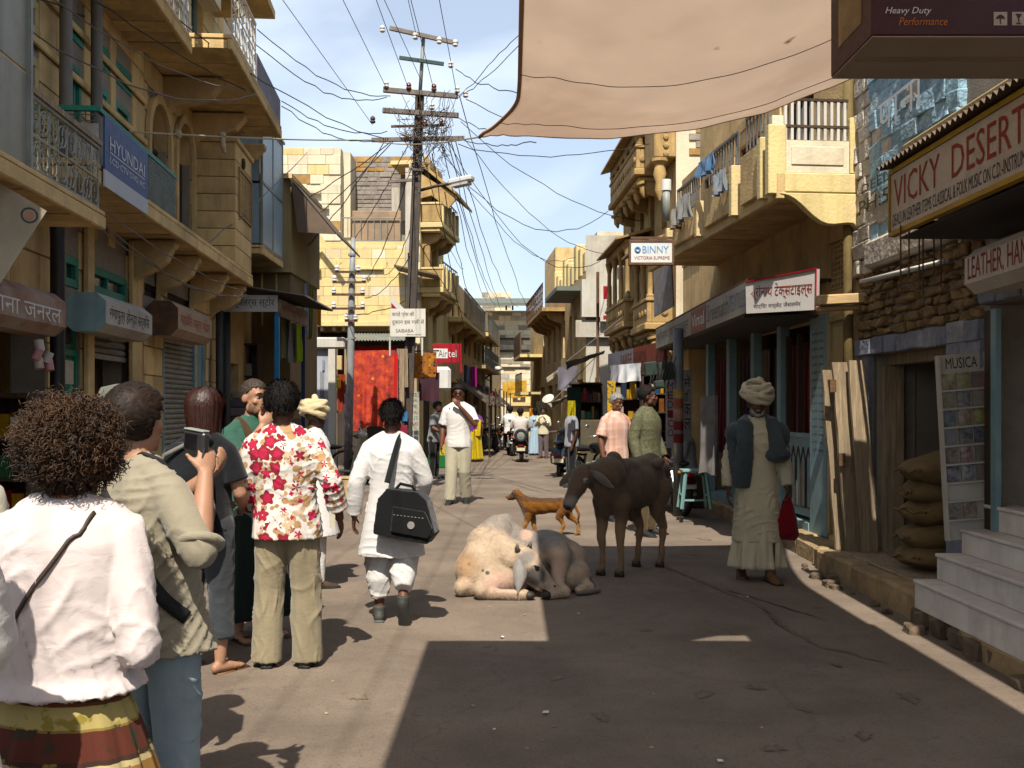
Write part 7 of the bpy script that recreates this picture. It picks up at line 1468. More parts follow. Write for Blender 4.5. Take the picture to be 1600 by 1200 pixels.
 def skirt(s,m,z0,z1,r0,r1,name='skirt',pleats=14,amp=.02,seed=0,lean=(0,0),ry=.8,voxel=None):
  mb=MB();P=[];n=120;rows=16;r=random.Random(seed)
  ph=[r.uniform(0,6) for _ in range(3)]
  for i in range(rows+1):
   f=i/rows;z=z1+(z0-z1)*f;rad=r1+(r0-r1)*(f ** .8);row=[]
   for k in range(n+1):
    t=2*math.pi*k/n;d=rad+amp*f*(math.sin(t*pleats+ph[0]+.6*math.sin(f*4))+.5*math.sin(t*pleats*2.3+ph[1]+f*2)) ;row.append(Vector((d*math.cos(t)+lean[0]*f,d*ry*math.sin(t)+lean[1]*f,z+(0 if i<rows else .006*math.sin(t*pleats)))))
   P.append(row)
  mb.grid(P)
  o=mb.build(name,m,s.t,smooth=True);so=o.modifiers.new('s','SOLIDIFY');so.thickness=.006;return o
 def shoes(s,m,sole=BLACK,name='shoe',open_=False):
  for hp,kn,an,td in s.legs:
   d=td.normalized();z=an.z-.08;heel=an-Vector((0,0,.05))-d*.04
   if open_:
    o=MB().tube([heel-Vector((0,0,.035)),heel-Vector((0,0,.035))+d*.12,heel-Vector((0,0,.035))+d*.255],[(.036,.011),(.04,.011),(.042,.01)],10).build('sandal',m,s.t,smooth=True);c=heel+d*.17+Vector((0,0,.012));w=Vector((-d.y,d.x,0));MB().tube([c-w*.04-Vector((0,0,.025))-d*.05,c+d*.03+Vector((0,0,.008)),c+w*.04-Vector((0,0,.025))-d*.05],.008,6).build('strap',m,o,smooth=True)
   else:
    mb=MB();mb.tube([heel,heel+d*.07+Vector((0,0,.01)),heel+d*.16-Vector((0,0,.012)),heel+d*.245-Vector((0,0,.022))],[(.042,.046),(.047,.05),(.05,.034),(.038,.02)],12);mb.ell(heel,(.042,.042,.044));mb.tube([an+Vector((0,0,.04)),an-Vector((0,0,.03))],.05,12);o=fuse(mb,.009,3,name,m,s.t);fl=heel-Vector((0,0,.028));MB().tube([fl-d*.04,fl+d*.09,fl+d*.2,fl+d*.262],[(.038,.013),(.046,.013),(.052,.012),(.034,.012)],12).build('sole',sole,o,smooth=True)
    # ---- hair and headgear
 def hair(s,m,kind='short',n=900,seed=1,thick=.012,length=.03,w=.0022):
  r=random.Random(seed);mb=MB();H=s.H
  def on(d,g): return Vector((d.x*(.078+g),d.y*(.1+g)-.012,d.z*(.09+g)+.03))
  def scalp(d):
   if kind in ('bob','long'): return d.z>.45 or d.y<.35-.3*(d.z<-.2)
   if kind== 'bun': return d.z>(.5 if d.y>.5 else (-.02 if d.y>.3 else (-.3 if d.y>.12 else-.8)))+.1*math.sin(d.x*9)
   lo=float(np.interp(d.y,(-.3,-.05,.2,.4,.6),(-.6,-.3,.08,.3,.48)))+.05*math.sin(d.x*23+d.z*9);return d.z>lo
  cap=MB();N1,N2=44,60;vs={};faces=[]
  for i in range(N1+1):
   for j in range(N2):
    th,ph=math.pi*i/N1,2*math.pi*j/N2;vs[i,j]=Vector((math.sin(th)*math.cos(ph),math.sin(th)*math.sin(ph),math.cos(th)))
  idx={};V_=[];F_=[]
  for i in range(N1):
   for j in range(N2):
    q=[vs[i,j],vs[i+1,j],vs[i+1,(j+1)%N2],vs[i,(j+1)%N2]];c=(q[0]+q[1]+q[2]+q[3])/4
    if scalp(c.normalized()):
     f=[]
     for kk,d in zip(((i,j),(i+1,j),(i+1,(j+1)%N2),(i,(j+1)%N2)),q):
      if kk not in idx: idx[kk]=len(V_);V_.append(H(*(on(d,thick+.009*r.random()-.004)-Vector((0,0,0)))))
      f.append(idx[kk])
     if len(set(f))== 4: F_.append(tuple(f))
  cap.add(V_,F_);o=cap.build('hair',m,s.t,smooth=True);so=o.modifiers.new('s','SOLIDIFY');so.thickness=.012;so.offset=-1
  st=MB()
  def ribbon(pts,ww,nrm):
   L_=[];
   for i,p in enumerate(pts):
    d=(pts[min(i+1,len(pts)-1)]-pts[max(0,i-1)]).normalized();sd=d.cross(nrm);sd=sd.normalized() if sd.length>1e-5 else Vector((1,0,0));k=ww*(1-.7*i/(len(pts)-1));L_.append([p-sd*k,p+sd*k])
   st.grid(L_)
  cnt=0
  while cnt<n:
   d=Vector((r.gauss(0,1),r.gauss(0,1),r.gauss(0,1))).normalized()
   if not scalp(d): continue
   cnt+= 1;p=on(d,thick);tang=(Vector((0,-.6,-1))-d*Vector((0,-.6,-1)).dot(d));tang=tang.normalized() if tang.length>.01 else Vector((0,1,0));jit=Vector((r.gauss(0,.35),r.gauss(0,.35),r.gauss(0,.35)))
   if kind== 'short':
    q=d*.75+tang*.6+jit*.6;pts=[H(*p),H(*(p+q*length*.5)),H(*(p+q*length-Vector((0,0,.004))))];ribbon([Vector(x) for x in pts],w,s.M @ d)
   elif kind in ('bob','long'):
    az=math.atan2(d.y,d.x);th0=math.acos(max(-1,min(1,d.z)));L_=.05+length*r.uniform(.75,1.0);g2=thick+.004+.01*r.random();pts=[];az+= r.gauss(0,.06)
    if math.sin(az)>.45 and th0>.5: az=math.copysign(abs(az-math.pi/2)+.75,az-math.pi/2)+math.pi/2
    th=th0;cur=on(d,g2)
    for k in range(9):
     if th<1.75:
      e=Vector((math.sin(th)*math.cos(az),math.sin(th)*math.sin(az),math.cos(th)));cur=on(e,g2+.006*math.sin(th*2));th+= L_/8/.1
     else: cur=cur+Vector((cur.x*-.03,(cur.y+.02)*-.03,-L_/8))+jit*.0018
     pts.append(H(*cur))
    ribbon([Vector(x) for x in pts],w*1.7,s.M @ d)
   elif kind== 'bun':
    pts=[];tgt=Vector((0,-.115,.0));cur=p.copy()
    for k in range(7):
     pts.append(H(*cur));cur=cur.lerp(tgt,.22+.04*k);e=Vector((cur.x/.097,(cur.y+.012)/.119,(cur.z-.03)/.109));
     if e.length<1: cur=Vector((e.x/e.length*(.097+.003*(cnt%3)),e.y/e.length*(.119+.003*(cnt%3))-.012,e.z/e.length*(.109+.003*(cnt%3))+.03))
     cur+= jit*.002
    ribbon([Vector(x) for x in pts],w*1.6,s.M @ d)
  so2=st.build('hair_strands',m,o,smooth=False,fixn=False);so2['kind']='stuff'
  return o
 def curls(s,m,n=1500,seed=5,R_=(.15,.155,.15),c=(0,-.015,.0)):
  r=random.Random(seed);core_=MB().ell(s.H(*c),tuple(x*.8 for x in R_),s.M,20,14).build('hair',mat('dark_hair_core',(.012,.007,.005),.8,.2,20,.0),s.t,smooth=True);st=MB()
  for _ in range(n):
   d=Vector((r.gauss(0,1),r.gauss(0,1),r.gauss(0,1))).normalized()
   if d.y>.55 and-.75<d.z<.45: continue
   k0=r.uniform(.76,.95)*(1+.07*math.sin(d.x*5+1)*math.sin(d.z*6+d.y*4))+(.1*r.random() if r.random()<.12 else 0);base=Vector((d.x*R_[0],d.y*R_[1],d.z*R_[2]))*k0*(1-.06*(d.z<-.4))+Vector(c);a=d.cross(Vector((r.gauss(0,1),r.gauss(0,1),r.gauss(0,1)))).normalized();b_=d.cross(a);ax=(d*r.uniform(.1,.9)+a*r.gauss(0,.8)+Vector((0,0,-.45))).normalized()
   e1=ax.cross(b_).normalized();e2=ax.cross(e1);rad=r.uniform(.004,.012);L_=r.uniform(.02,.06);turns=r.uniform(.8,2.8);pts=[]
   K=13
   for i in range(K): t=i/(K-1);q=turns*6.28*t;pts.append(s.H(*(base+ax*L_*t+(e1*math.cos(q)+e2*math.sin(q))*rad*(1-.25*t))))
   st.tube(pts,[.0014]*(K-1)+[.0006],3,cap=False)
  o=st.build('hair_curls',m,core_,fixn=False,smooth=True);o['kind']='stuff';return o
 def turban(s,m,c=(0,-.01,.065),R_=(.115,.128,.085),n=9,tail=True,seed=2,tilt=0.0):
  r=random.Random(seed);base=MB();M=s.M @ Matrix.Rotation(tilt,3,'Y');base.ell(s.H(*c),(R_[0]*.9,R_[1]*.9,R_[2]*.95),M,18,12)
  for i in range(n):
   a=r.uniform(-.55,.55);b_=r.uniform(-.4,.4);z=-.05+.11*i/n;k=math.sqrt(max(.12,1-(max(0,z)/(R_[2]*1.15)) ** 2));rot=M @ Matrix.Rotation(a,3,'X') @ Matrix.Rotation(b_,3,'Y');P=[]
   for j in range(25): t=6.283*j/24;P.append(s.H(*c)+rot @ Vector((math.cos(t)*R_[0]*k,math.sin(t)*R_[1]*k,z)))
   base.tube(P,[.021+.006*math.sin(j*.9+i) for j in range(25)],8)
  if tail: p=s.H(c[0]+.03,c[1],c[2]+R_[2]*.8);base.tube([p,p+s.M @ Vector((-.05,0,.045)),p+s.M @ Vector((-.085,.0,.04))],[.035,.03,.012],10)
  return fuse(base,s.vx*.8,2,'turban',m,s.t,folds(seed,.004,60,(0,.3,1),.5))
 def beard(s,m,full=True):
  mb=MB();e=lambda c,r_: mb.ell(s.H(*c),r_,s.M)
  if full:
   e((0,.066,-.1),(.036,.03,.028))
   for sx in (-1,1): e((sx*.048,.03,-.07),(.022,.04,.04));e((sx*.03,.06,-.088),(.026,.028,.026))
  mb.tube([s.H(-.028,.09,-.056),s.H(0,.104,-.05),s.H(.028,.09,-.056)],[.006,.009,.006],8)
  return fuse(mb,.006,2,'beard',m,s.t)
 def strap(s,pts,m,w=.03,name='strap',t=.006,on=None):
  pts=[Vector(p) for p in pts];fine=[]
  for i in range(len(pts)-1):
   for k in range(6):
    a=pts[max(0,i-1)];b_=pts[i];c=pts[i+1];d=pts[min(len(pts)-1,i+2)];f=k/6;fine.append(.5*((2*b_)+(c-a)*f+(2*a-5*b_+4*c-d)*f*f+(3*b_-a-3*c+d)*f ** 3))
  fine.append(pts[-1]);P=[]
  if on is not None:
   from mathutils.bvhtree import BVHTree
   bv=BVHTree.FromPolygons([v.co for v in on.data.vertices],[tuple(q.vertices) for q in on.data.polygons]);lay=[]
   for p in fine:
    c=Vector((s.lean[0]*max(0,p.z-.9),s.lean[1]*max(0,p.z-.9),p.z));dr=(p-c);dr.z=0
    up=p.z>1.41;o_=c+dr.normalized()*.27 if not up else Vector((p.x,p.y,1.7));h=bv.ray_cast(o_,-dr.normalized() if not up else Vector((0,0,-1)))
    lay.append(h[0]+(dr.normalized()*.007 if not up else Vector((0,0,.006))) if h[0] is not None else p)
   fine=[lay[0]]+[(lay[i-1]+lay[i]*2+lay[i+1])/4 for i in range(1,len(lay)-1)]+[lay[-1]]
  for i,p in enumerate(fine):
   d=(fine[min(i+1,len(fine)-1)]-fine[max(0,i-1)]).normalized();out=Vector((p.x-s.lean[0]*max(0,p.z-.9),p.y-s.lean[1]*max(0,p.z-.9),0));out=(out-d*out.dot(d));out=out.normalized() if out.length>1e-4 else Vector((0,-1,0));sd=d.cross(out);P.append([p-sd*w/2,p+sd*w/2])
  o=MB().grid(P).build(name,m,s.t,smooth=True);so=o.modifiers.new('s','SOLIDIFY');so.thickness=t;so.offset=0;return o
 def wrap(s,mb,name,m,voxel=.012,sm=4,f=None): return fuse(mb,voxel,sm,name,m,s.t,f)
 # ---------------------------------------------------------------- people
SK_F=skin_mat('fair_skin','#b98a6c');SK_T=skin_mat('tanned_skin','#a5694a');SK_D=skin_mat('brown_skin','#744a34');SK_DD=skin_mat('dark_brown_skin','#5c3a29')
def floral_material():
 m=bpy.data.materials.new('red_floral_cotton');m.use_nodes=True;N,L=m.node_tree.nodes,m.node_tree.links;b=N['Principled BSDF'];b.inputs['Roughness'].default_value=.9
 tc=N.new('ShaderNodeTexCoord');cur=None
 def math_(op,a,c=None):
  n=N.new('ShaderNodeMath');n.operation=op
  for i,v in enumerate((a,c)):
   if v is None: continue
   if isinstance(v,(int,float)): n.inputs[i].default_value=v
   else: L.new(v,n.inputs[i])
  return n.outputs[0]
 def flowers(scale,off,petals,size,wob,keep):
  mp=N.new('ShaderNodeMapping');mp.inputs['Location'].default_value=off;mp.inputs['Scale'].default_value=(1,.55,1);L.new(tc.outputs['Object'],mp.inputs[0]);v=N.new('ShaderNodeTexVoronoi');v.inputs['Scale'].default_value=scale;v.inputs['Randomness'].default_value=.85;L.new(mp.outputs[0],v.inputs['Vector'])
  d=N.new('ShaderNodeVectorMath');d.operation='SUBTRACT';L.new(mp.outputs[0],d.inputs[0]);L.new(v.outputs['Position'],d.inputs[1]);sx=N.new('ShaderNodeSeparateXYZ');L.new(d.outputs[0],sx.inputs[0]);ang=math_('ARCTAN2',sx.outputs[0],sx.outputs[2]);sc=N.new('ShaderNodeSeparateColor');L.new(v.outputs['Color'],sc.inputs[0])
  pet=math_('MULTIPLY',math_('SINE',math_('ADD',math_('MULTIPLY',ang,float(petals)),math_('MULTIPLY',sc.outputs[1],6.0))),wob);lim=math_('ADD',math_('MULTIPLY',math_('ADD',sc.outputs[2],.55),size),pet);ins=math_('LESS_THAN',v.outputs['Distance'],lim);kp=math_('LESS_THAN',sc.outputs[0],keep);return math_('MULTIPLY',ins,kp),math_('DIVIDE',v.outputs['Distance'],size),sc
 def over(fac,colour):
  nonlocal cur
  x=N.new('ShaderNodeMix');x.data_type='RGBA';L.new(fac,x.inputs[0])
  if isinstance(cur,tuple): x.inputs[6].default_value=(*cur,1)
  else: L.new(cur,x.inputs[6])
  if isinstance(colour,tuple): x.inputs[7].default_value=(*colour,1)
  else: L.new(colour,x.inputs[7])
  cur=x.outputs[2]
 cur=col('#e9e2da')
 f,d,sc=flowers(15,(3,1,2),2,.4,.22,.75);over(f,col('#b99a78'))
 f,d,sc=flowers(12,(7,4,1),3,.34,.16,.6);over(f,col('#d3bda2'))
 f,d,sc=flowers(11.5,(1,2,5),5,.38,.09,.75);r=N.new('ShaderNodeValToRGB');e=r.color_ramp.elements;e[0].color=(*col('#e6c8c4'),1);e[0].position=.12;e[1].color=(*col('#b3122f'),1);e[1].position=.2;k=e.new(.75);k.color=(*col('#c41d4a'),1);k=e.new(1.0);k.color=(*col('#8e0c22'),1);L.new(d,r.inputs[0]);over(f,r.outputs[0])
 f,d,sc=flowers(21,(9,3,8),4,.2,.06,.3);over(f,col('#b8143c'))
 L.new(cur,b.inputs['Base Color']);n=N.new('ShaderNodeTexNoise');n.inputs['Scale'].default_value=220;L.new(tc.outputs['Object'],n.inputs['Vector']);bp=N.new('ShaderNodeBump');bp.inputs['Strength'].default_value=.2;bp.inputs['Distance'].default_value=.002;L.new(n.outputs[0],bp.inputs['Height']);L.new(bp.outputs[0],b.inputs['Normal']);return m
def banded_material(name,bands,axis=2,warp=.0,noise_amt=.25):
 """bands: list of (upper limit, colour, colour of speckles)"""
 m=bpy.data.materials.new(name);m.use_nodes=True;N,L=m.node_tree.nodes,m.node_tree.links;b=N['Principled BSDF'];b.inputs['Roughness'].default_value=.92;tc=N.new('ShaderNodeTexCoord');sx=N.new('ShaderNodeSeparateXYZ');L.new(tc.outputs['Object'],sx.inputs[0]);val=sx.outputs[axis]
 n=N.new('ShaderNodeTexNoise');n.inputs['Scale'].default_value=14;n.inputs['Detail'].default_value=4;L.new(tc.outputs['Object'],n.inputs['Vector']);sp=N.new('ShaderNodeMapRange');sp.inputs[1].default_value=.56;sp.inputs[2].default_value=.6;L.new(n.outputs[0],sp.inputs[0])
 if warp: w=N.new('ShaderNodeMath');w.operation='MULTIPLY_ADD';L.new(sx.outputs[0],w.inputs[0]);w.inputs[1].default_value=warp;L.new(val,w.inputs[2]);val=w.outputs[0]
 cur=bands[0][1];cur2=bands[0][2];A=B=None
 def ramp(idx):
  r=N.new('ShaderNodeValToRGB');r.color_ramp.interpolation='CONSTANT';e=r.color_ramp.elements;L.new(val,r.inputs[0]);e[0].position=0;e[0].color=(*bands[0][idx],1);lim=bands[0][0];e[1].position=min(1,lim);e[1].color=(*bands[1][idx],1)
  for k in range(2,len(bands)): q=e.new(min(1,bands[k-1][0]));q.color=(*bands[k][idx],1)
  return r.outputs[0]
 x=N.new('ShaderNodeMix');x.data_type='RGBA';L.new(sp.outputs[0],x.inputs[0]);L.new(ramp(1),x.inputs[6]);L.new(ramp(2),x.inputs[7]);L.new(x.outputs[2],b.inputs['Base Color']);return m
def std_legs(sp=.1,toe=.25): return [((-sp,.015,.48),(-sp-.01,-.01,.085),(-toe,1,0)),((sp,.015,.48),(sp+.01,-.01,.085),(toe,1,0))]
AL,AR=((-.235,-.03,1.12),(-.25,.04,.87)),((.235,-.03,1.12),(.25,.04,.87))
WHITE_C=cloth('white_cotton','#e8e4e0',.04);WHITE_W=cloth('warm_white_cotton','#e6d8d4',.04);KHAKI=cloth('khaki_cotton','#a39a84',.07);KHAKI_T=cloth('khaki_twill','#9c8f72',.07)
def people():
# 1 curly hair, white blouse
 p=Person('person with big curly brown hair, white blouse and tiered skirt in the left foreground',(-1.31,3.0,0),R(4),SK_T,1.565,.009);p.pose([((-.27,-.1,1.05),(-.15,.18,.99)),((.265,-.1,1.02),(.16,.18,.97))],std_legs(),bulk=1.12,head=(0,0,0),lean=(.02,0));p.body();p.curls(HAIR_C,4600,5,(.168,.165,.172),(0,-.02,.035))
 sh_=p.shirt(WHITE_W,hem=.87,sleeve=.62,g=.03,seed=1,amp=.02,hemw=1.14,flare=.02,mid=.015,name='blouse',cuff=.06)
 c=col;sk=banded_material('tiered_skirt_cotton',[(.10,c('#5a3a1c'),c('#2a1a10')),(.30,c('#8a6a44'),c('#5f4426')),(.46,c('#5c2413'),c('#2f4a3c')),(.56,c('#3a2a22'),c('#a58a5c')),(.655,c('#9a7850'),c('#8a6a44')),(.672,c('#c9b98e'),c('#2a2418')),(.69,c('#3a2416'),c('#8a7a4a')),(.775,c('#5c2410'),c('#34301c')),(.785,c('#8a7a4a'),c('#3a2a1a')),(.85,c('#b7a878'),c('#93864c')),(.862,c('#6a3a1c'),c('#2a2a14')),(1.2,c('#332c18'),c('#4a4424'))],warp=.06)
 p.skirt(sk,.1,.92,.42,.165,pleats=17,amp=.02,seed=4,ry=.8);p.shoes(RUST,open_=True);p.strap([(.12,-.075,1.475),(.07,-.165,1.37),(-.06,-.185,1.2),(-.2,-.165,1.02),(-.24,-.06,.92)],mat('dark_leather',(.05,.035,.025),.6),.014,name='bag_strap',on=sh_)
 # 2 with the camera
 p=Person('person in khaki shirt and jeans raising a small camera, hair clipped up',(-1.25,3.6,0),R(-35),SK_F,1.665,.008);p.pose([((-.29,.09,1.18),(.0,.21,1.4)),((.305,-.045,1.18),(.21,.055,1.435))],std_legs(.1),head=(R(6),R(2),0),curl=((.75,(0,-.3,1)),(.8,(-1,.3,.2))),bulk=1.05,lean=(-.06,-.1));p.body();p.hair(HAIR_B,'bun',1500,3,thick=.012)
 MB().ell(p.H(0,-.118,.01),(.05,.03,.06),p.M).build('hair_knot',HAIR_B,p.t,smooth=True);q=MB();[q.tube([p.H(sx*.012+.006*k,-.15,.06-.02*k),p.H(sx*.045,-.148,.045-.022*k)],.005,6) for sx in (-1,1) for k in range(5)];q.build('hair_clip',mat('teal_clip',(.05,.12,.15),.3),p.t)
 sh_=p.shirt(KHAKI,hem=.80,sleeve=.56,g=.028,seed=2,amp=.02,k=19,hemw=1.1,flare=.015,cuff=.075,mid=.01);q=MB();[q.ring(e.lerp(w_,.1),.068,.02,(w_-e),18,8) for s_,e,w_ in p.arms];fuse(q,.009,2,'rolled_cuff',KHAKI,p.t)
 JEANS=mat('washed_denim',col('#a6b4b9'),.9,.14,5,.3,240,stain=col('#8fa0a8'),stain_amt=.4,bdist=.003);p.trousers(JEANS,g=.02,r_hip=.096,r_knee=.085,r_hem=.085,amp=.012);p.shoes(DARKWOOD)
 p.strap([(-.13,.02,1.46),(-.08,-.1,1.42),(.03,-.18,1.28),(.12,-.17,1.14),(.19,-.12,1.02),(.215,-.02,.93)],mat('black_webbing',(.012,.012,.013),.8),.05,name='bag_strap',on=sh_);p.strap([(-.1,-.06,1.485),(.0,-.085,1.475),(.09,-.06,1.475),(.12,.06,1.44)],MATS['black_webbing'],.014,name='camera_strap',on=sh_)
 wr=p.arms[1][2];M=p.t.matrix_basis;ct=thing('camera','small silver and black camera held up by the khaki-shirted person','camera',(0,0,0));ctr=Matrix.LocRotScale(p.t.location,p.t.rotation_euler,p.t.scale) @ Vector((.14,.07,1.555));ct.location=ctr;ct.rotation_euler=(0,R(6),R(-35))
 MB().box(-.055,.05,-.0165,.0165,.0365,.044).build('top_plate',SILVER,ct,bevel=.003);MB().box(-.055,.055,-.016,.016,-.036,.036).build('camera_body',mat('dark_camera',(.035,.035,.037),.35,.1,8,.05),ct,bevel=.007);MB().box(-.04,.022,-.0185,-.0165,-.026,.026).build('screen',mat('camera_screen',(.01,.01,.012),.1),ct);MB().lathe([(.027,.0),(.027,.02),(.022,.035)],(0.008,.016,0),(0,1,0),18).build('lens',BLACK,ct);MB().tube([(.05,0,0),(.06,-.02,-.06),(.05,-.02,-.12)],.004,5).build('wrist_strap',BLACK,ct)
 # 3 with hat
 p=Person('person in an olive sun hat half hidden behind the camera holder',(-1.66,4.35,0),R(-20),SK_F,1.66,.012);p.pose([AL,AR],std_legs(),head=(R(-10),0,0));p.body();p.hair(HAIR_B,'short',300,4);HAT=cloth('olive_hat','#63655a',.1);q=MB();q.lathe([(.14,-.035),(.135,-.02),(.108,.0),(.105,.05),(.09,.085),(.03,.1),(.0,.102)],p.H(0,-.01,.06),p.M @ Vector((0,0,1)),26);o=q.build('hat',HAT,p.t,smooth=True)
 for a in (-2.0,-1.6,-1.1): MB().ring(p.H(.105*math.cos(a),-.01+.105*math.sin(a),.1),.006,.003,p.M @ Vector((math.cos(a),math.sin(a),0)),10,5).build('eyelet',BLACK,o)
 p.shirt(cloth('sand_shirt','#a59a82'),sleeve=.5,seed=5);p.trousers(cloth('grey_slacks','#55524c'));p.shoes(BLACK)
 # 4 bob hair with backpack
 p=Person('person with auburn bob hair and a black rucksack seen from behind',(-1.86,6.2,0),R(-18),SK_F,1.69,.010);p.pose([((-.22,.05,1.13),(-.1,.22,1.05)),((.24,.02,1.12),(.13,.22,1.02))],std_legs(.11),head=(R(-14),0,0));p.body();p.hair(HAIR_A,'bob',2200,6,thick=.024,length=.2,w=.0026);p.shirt(cloth('black_top','#17181b',.2),sleeve=.35,seed=6,hem=.88);p.trousers(cloth('charcoal_trousers','#3c3f42'),stop=.62,r_hem=.088,g=.03);p.shoes(mat('tan_leather',(.2,.11,.06),.6),open_=True)
 rk=thing('rucksack','black and taupe rucksack on the back of the auburn-haired person','rucksack',p.t.location,p.t.rotation_euler.z,None,p.t.scale[0]);q=MB();q.loft([((0,-.2,.9),.15,.09),((0,-.22,1.0),.17,.12),((0,-.22,1.25),.165,.115),((0,-.19,1.4),.14,.08),((0,-.17,1.44),.1,.05)],20,3.0);fuse(q,.012,3,'pack',cloth('black_nylon','#141619',.25),rk,folds(4,.006,20));q=MB();q.loft([((.1,-.25,.93),.11,.09),((.12,-.27,1.05),.12,.1),((.1,-.26,1.18),.1,.07)],16,2.6);fuse(q,.012,3,'side_pocket',cloth('taupe_nylon','#6f5c4a'),rk);q=MB();pts=[Vector((-.14,-.2,1.12)),Vector((-.13,-.31,1.24)),Vector((-.05,-.33,1.37)),Vector((.05,-.27,1.43))];q.tube(pts,.014,8);q.build('piping',cloth('grey_webbing','#7d7a72'),rk,smooth=True)
 # 5 green t-shirt
 p=Person('person with cropped hair in a green T-shirt and long dark green wrap, hand on chin',(-1.80,7.1,0),R(-128),SK_F,1.79,.008);p.pose([((-.24,.06,1.14),(.02,.21,1.12)),((.22,.13,1.19),(.075,.2,1.43))],std_legs(.1),head=(R(4),R(-6),0),curl=((.5,(0,-1,0)),(.8,(-.6,-1,.2))),bulk=1.06);p.body();p.hair(mat('cropped_hair',(.05,.035,.025),.7,.2,30,0),'short',700,8,thick=.003,length=.008);p.beard(mat('stubble',(.16,.095,.065),.8,.2,30,0));p.shirt(cloth('green_jersey','#3f5f52',.1),sleeve=.36,seed=8,hem=.84,g=.014,amp=.006);p.skirt(cloth('dark_green_wrap','#1e2b27',.15),.16,1.0,.3,.17,pleats=9,amp=.022,seed=8,ry=.8);p.shoes(mat('brown_rubber_sandal',(.06,.035,.025),.7),open_=True)
 p.strap([(.11,.13,1.2),(.12,.12,1.38),(.115,.0,1.475),(.12,-.12,1.36),(.1,-.14,1.15)],cloth('brown_webbing','#4a3a2a'),.05,name='rucksack_strap')
 # 6 floral shirt
 p=Person('person in a red floral shirt and khaki trousers seen from behind',(-1.39,6.34,0),R(2),SK_D,1.735,.0075);p.pose([((-.26,.0,1.13),(-.2,.12,.92)),((.285,-.06,1.15),(.315,.06,.915))],std_legs(.115,.15),head=(R(3),0,R(-3)),bulk=1.1,curl=(.5,.4),lean=(-.05,0));p.body();p.hair(HAIR_K,'short',2200,9,thick=.02,length=.034);p.shirt(floral_material(),hem=.80,sleeve=.86,g=.028,seed=9,amp=.014,k=18,hemw=1.04,cuff=.062);p.trousers(KHAKI_T,g=.025,r_hip=.104,r_knee=.094,r_hem=.097,amp=.02,stop=1.06);p.shoes(mat('brown_shoe',(.05,.03,.02),.45))
 MB().box(.265,.30,-.03,-.022,.86,1.0).build('loose_cuff_strap',cloth('cream_tape','#cfc6ae'),p.t)
 # 7 turban behind
 p=Person('person in a cream turban and white tunic turned away beyond the floral shirt',(-1.77,9.1,0),R(-55),SK_DD,1.64,.011);p.pose([AL,((.235,.04,1.12),(.2,.16,.92))],std_legs(),head=(R(-8),R(-4),0));p.body();p.turban(cloth('cream_muslin','#d8c49a',.08),seed=3,tail=True);p.shirt(WHITE_C,hem=.5,sleeve=.97,seed=10,g=.034,hemw=1.25,flare=.03,name='tunic');p.trousers(WHITE_C,g=.03);p.shoes(DARKWOOD)
 # 8 kurta walking with bag
 p=Person('person in white kurta and dhoti walking away with a black shoulder bag',(-.9,7.66,0),R(-2),SK_D,1.64,.008);p.pose([((-.27,-.07,1.11),(-.30,.0,.84)),((.26,.05,1.12),(.2,.2,.95))],[((-.1,.06,.48),(-.1,.0,.085),(-.15,1,0)),((.1,.03,.49),(.12,-.21,.2),(.05,.42,-1))],head=(R(-2),R(2),0),bulk=.98,curl=(.35,.6));p.body();p.hair(HAIR_K,'short',1900,11,thick=.014,length=.03)
 sh_=p.shirt(WHITE_C,hem=.53,sleeve=.97,g=.032,seed=11,amp=.0115,k=17,hemw=1.22,flare=.03,cuff=.05,name='kurta')
 q=MB()
 for hp,kn,an,td in p.legs: e=an+Vector((0,0,.1));q.tube([hp,hp.lerp(kn,.5),kn+Vector((0,-.02,.04)),kn.lerp(e,.5)+Vector((0,-.04,0)),e],[.12,.125,.125,.105,.062],16);q.ell(hp,.12);q.ell(kn.lerp(e,.45)+Vector((.03,-.06,.0)),(.07,.06,.16))
 q.ell((0,.0,.72),(.14,.12,.18));fuse(q,.010,4,'dhoti',WHITE_C,p.t,folds(77,.017,20,(.3,.1,1),.8));p.shoes(mat('grey_rubber_shoe',(.06,.062,.055),.7),mat('grey_sole',(.13,.13,.115),.8))
 bg=thing('shoulder_bag','bulky black nylon bag slung behind the white kurta','bag',p.t.location,p.t.rotation_euler.z+R(-8),None,p.t.scale[0]*.93);BN=cloth('black_bag_nylon','#101112',.3)
 q=MB();q.prism([(-.26,-.17),(.2,-.2),(.27,-.1),(.2,.16),(.12,.22),(-.14,.22),(-.22,.12)],(.2,-.36,.93),(1,0,-.1),(.0,0,1),(0,.2,0));o=fuse(q,.012,5,'bag_body',BN,bg,folds(31,.006,24));q=MB();q.prism([(-.12,-.13),(.2,-.15),(.235,-.06),(.17,.07),(-.1,.08)],(.22,-.385,.93),(1,0,-.1),(0,0,1),(0,.05,0));fuse(q,.012,3,'front_pocket',BN,bg);MB().lathe([(.032,0),(.03,.004)],(.28,-.392,.87),(0,-1,0),18).build('badge',mat('grey_badge',(.3,.29,.27),.5),bg);MB().tube([(.1,-.26,1.14),(.16,-.28,1.2),(.26,-.28,1.18),(.31,-.26,1.1)],.014,8).build('carry_handle',BN,bg,smooth=True)
 for k in range(9): MB().bar((.13+k*.03,-.388,.955-k*.003),(.145+k*.03,-.388,.953-k*.003),.004).build('stitch',mat('grey_stitch',(.35,.33,.28),.8),bg)
 p.strap([(-.0,-.24,1.12),(.04,-.185,1.3),(.075,-.1,1.455),(.08,.02,1.47),(.1,.13,1.35)],cloth('dark_webbing','#1b1f1f',.2),.045,name='bag_strap',on=None)
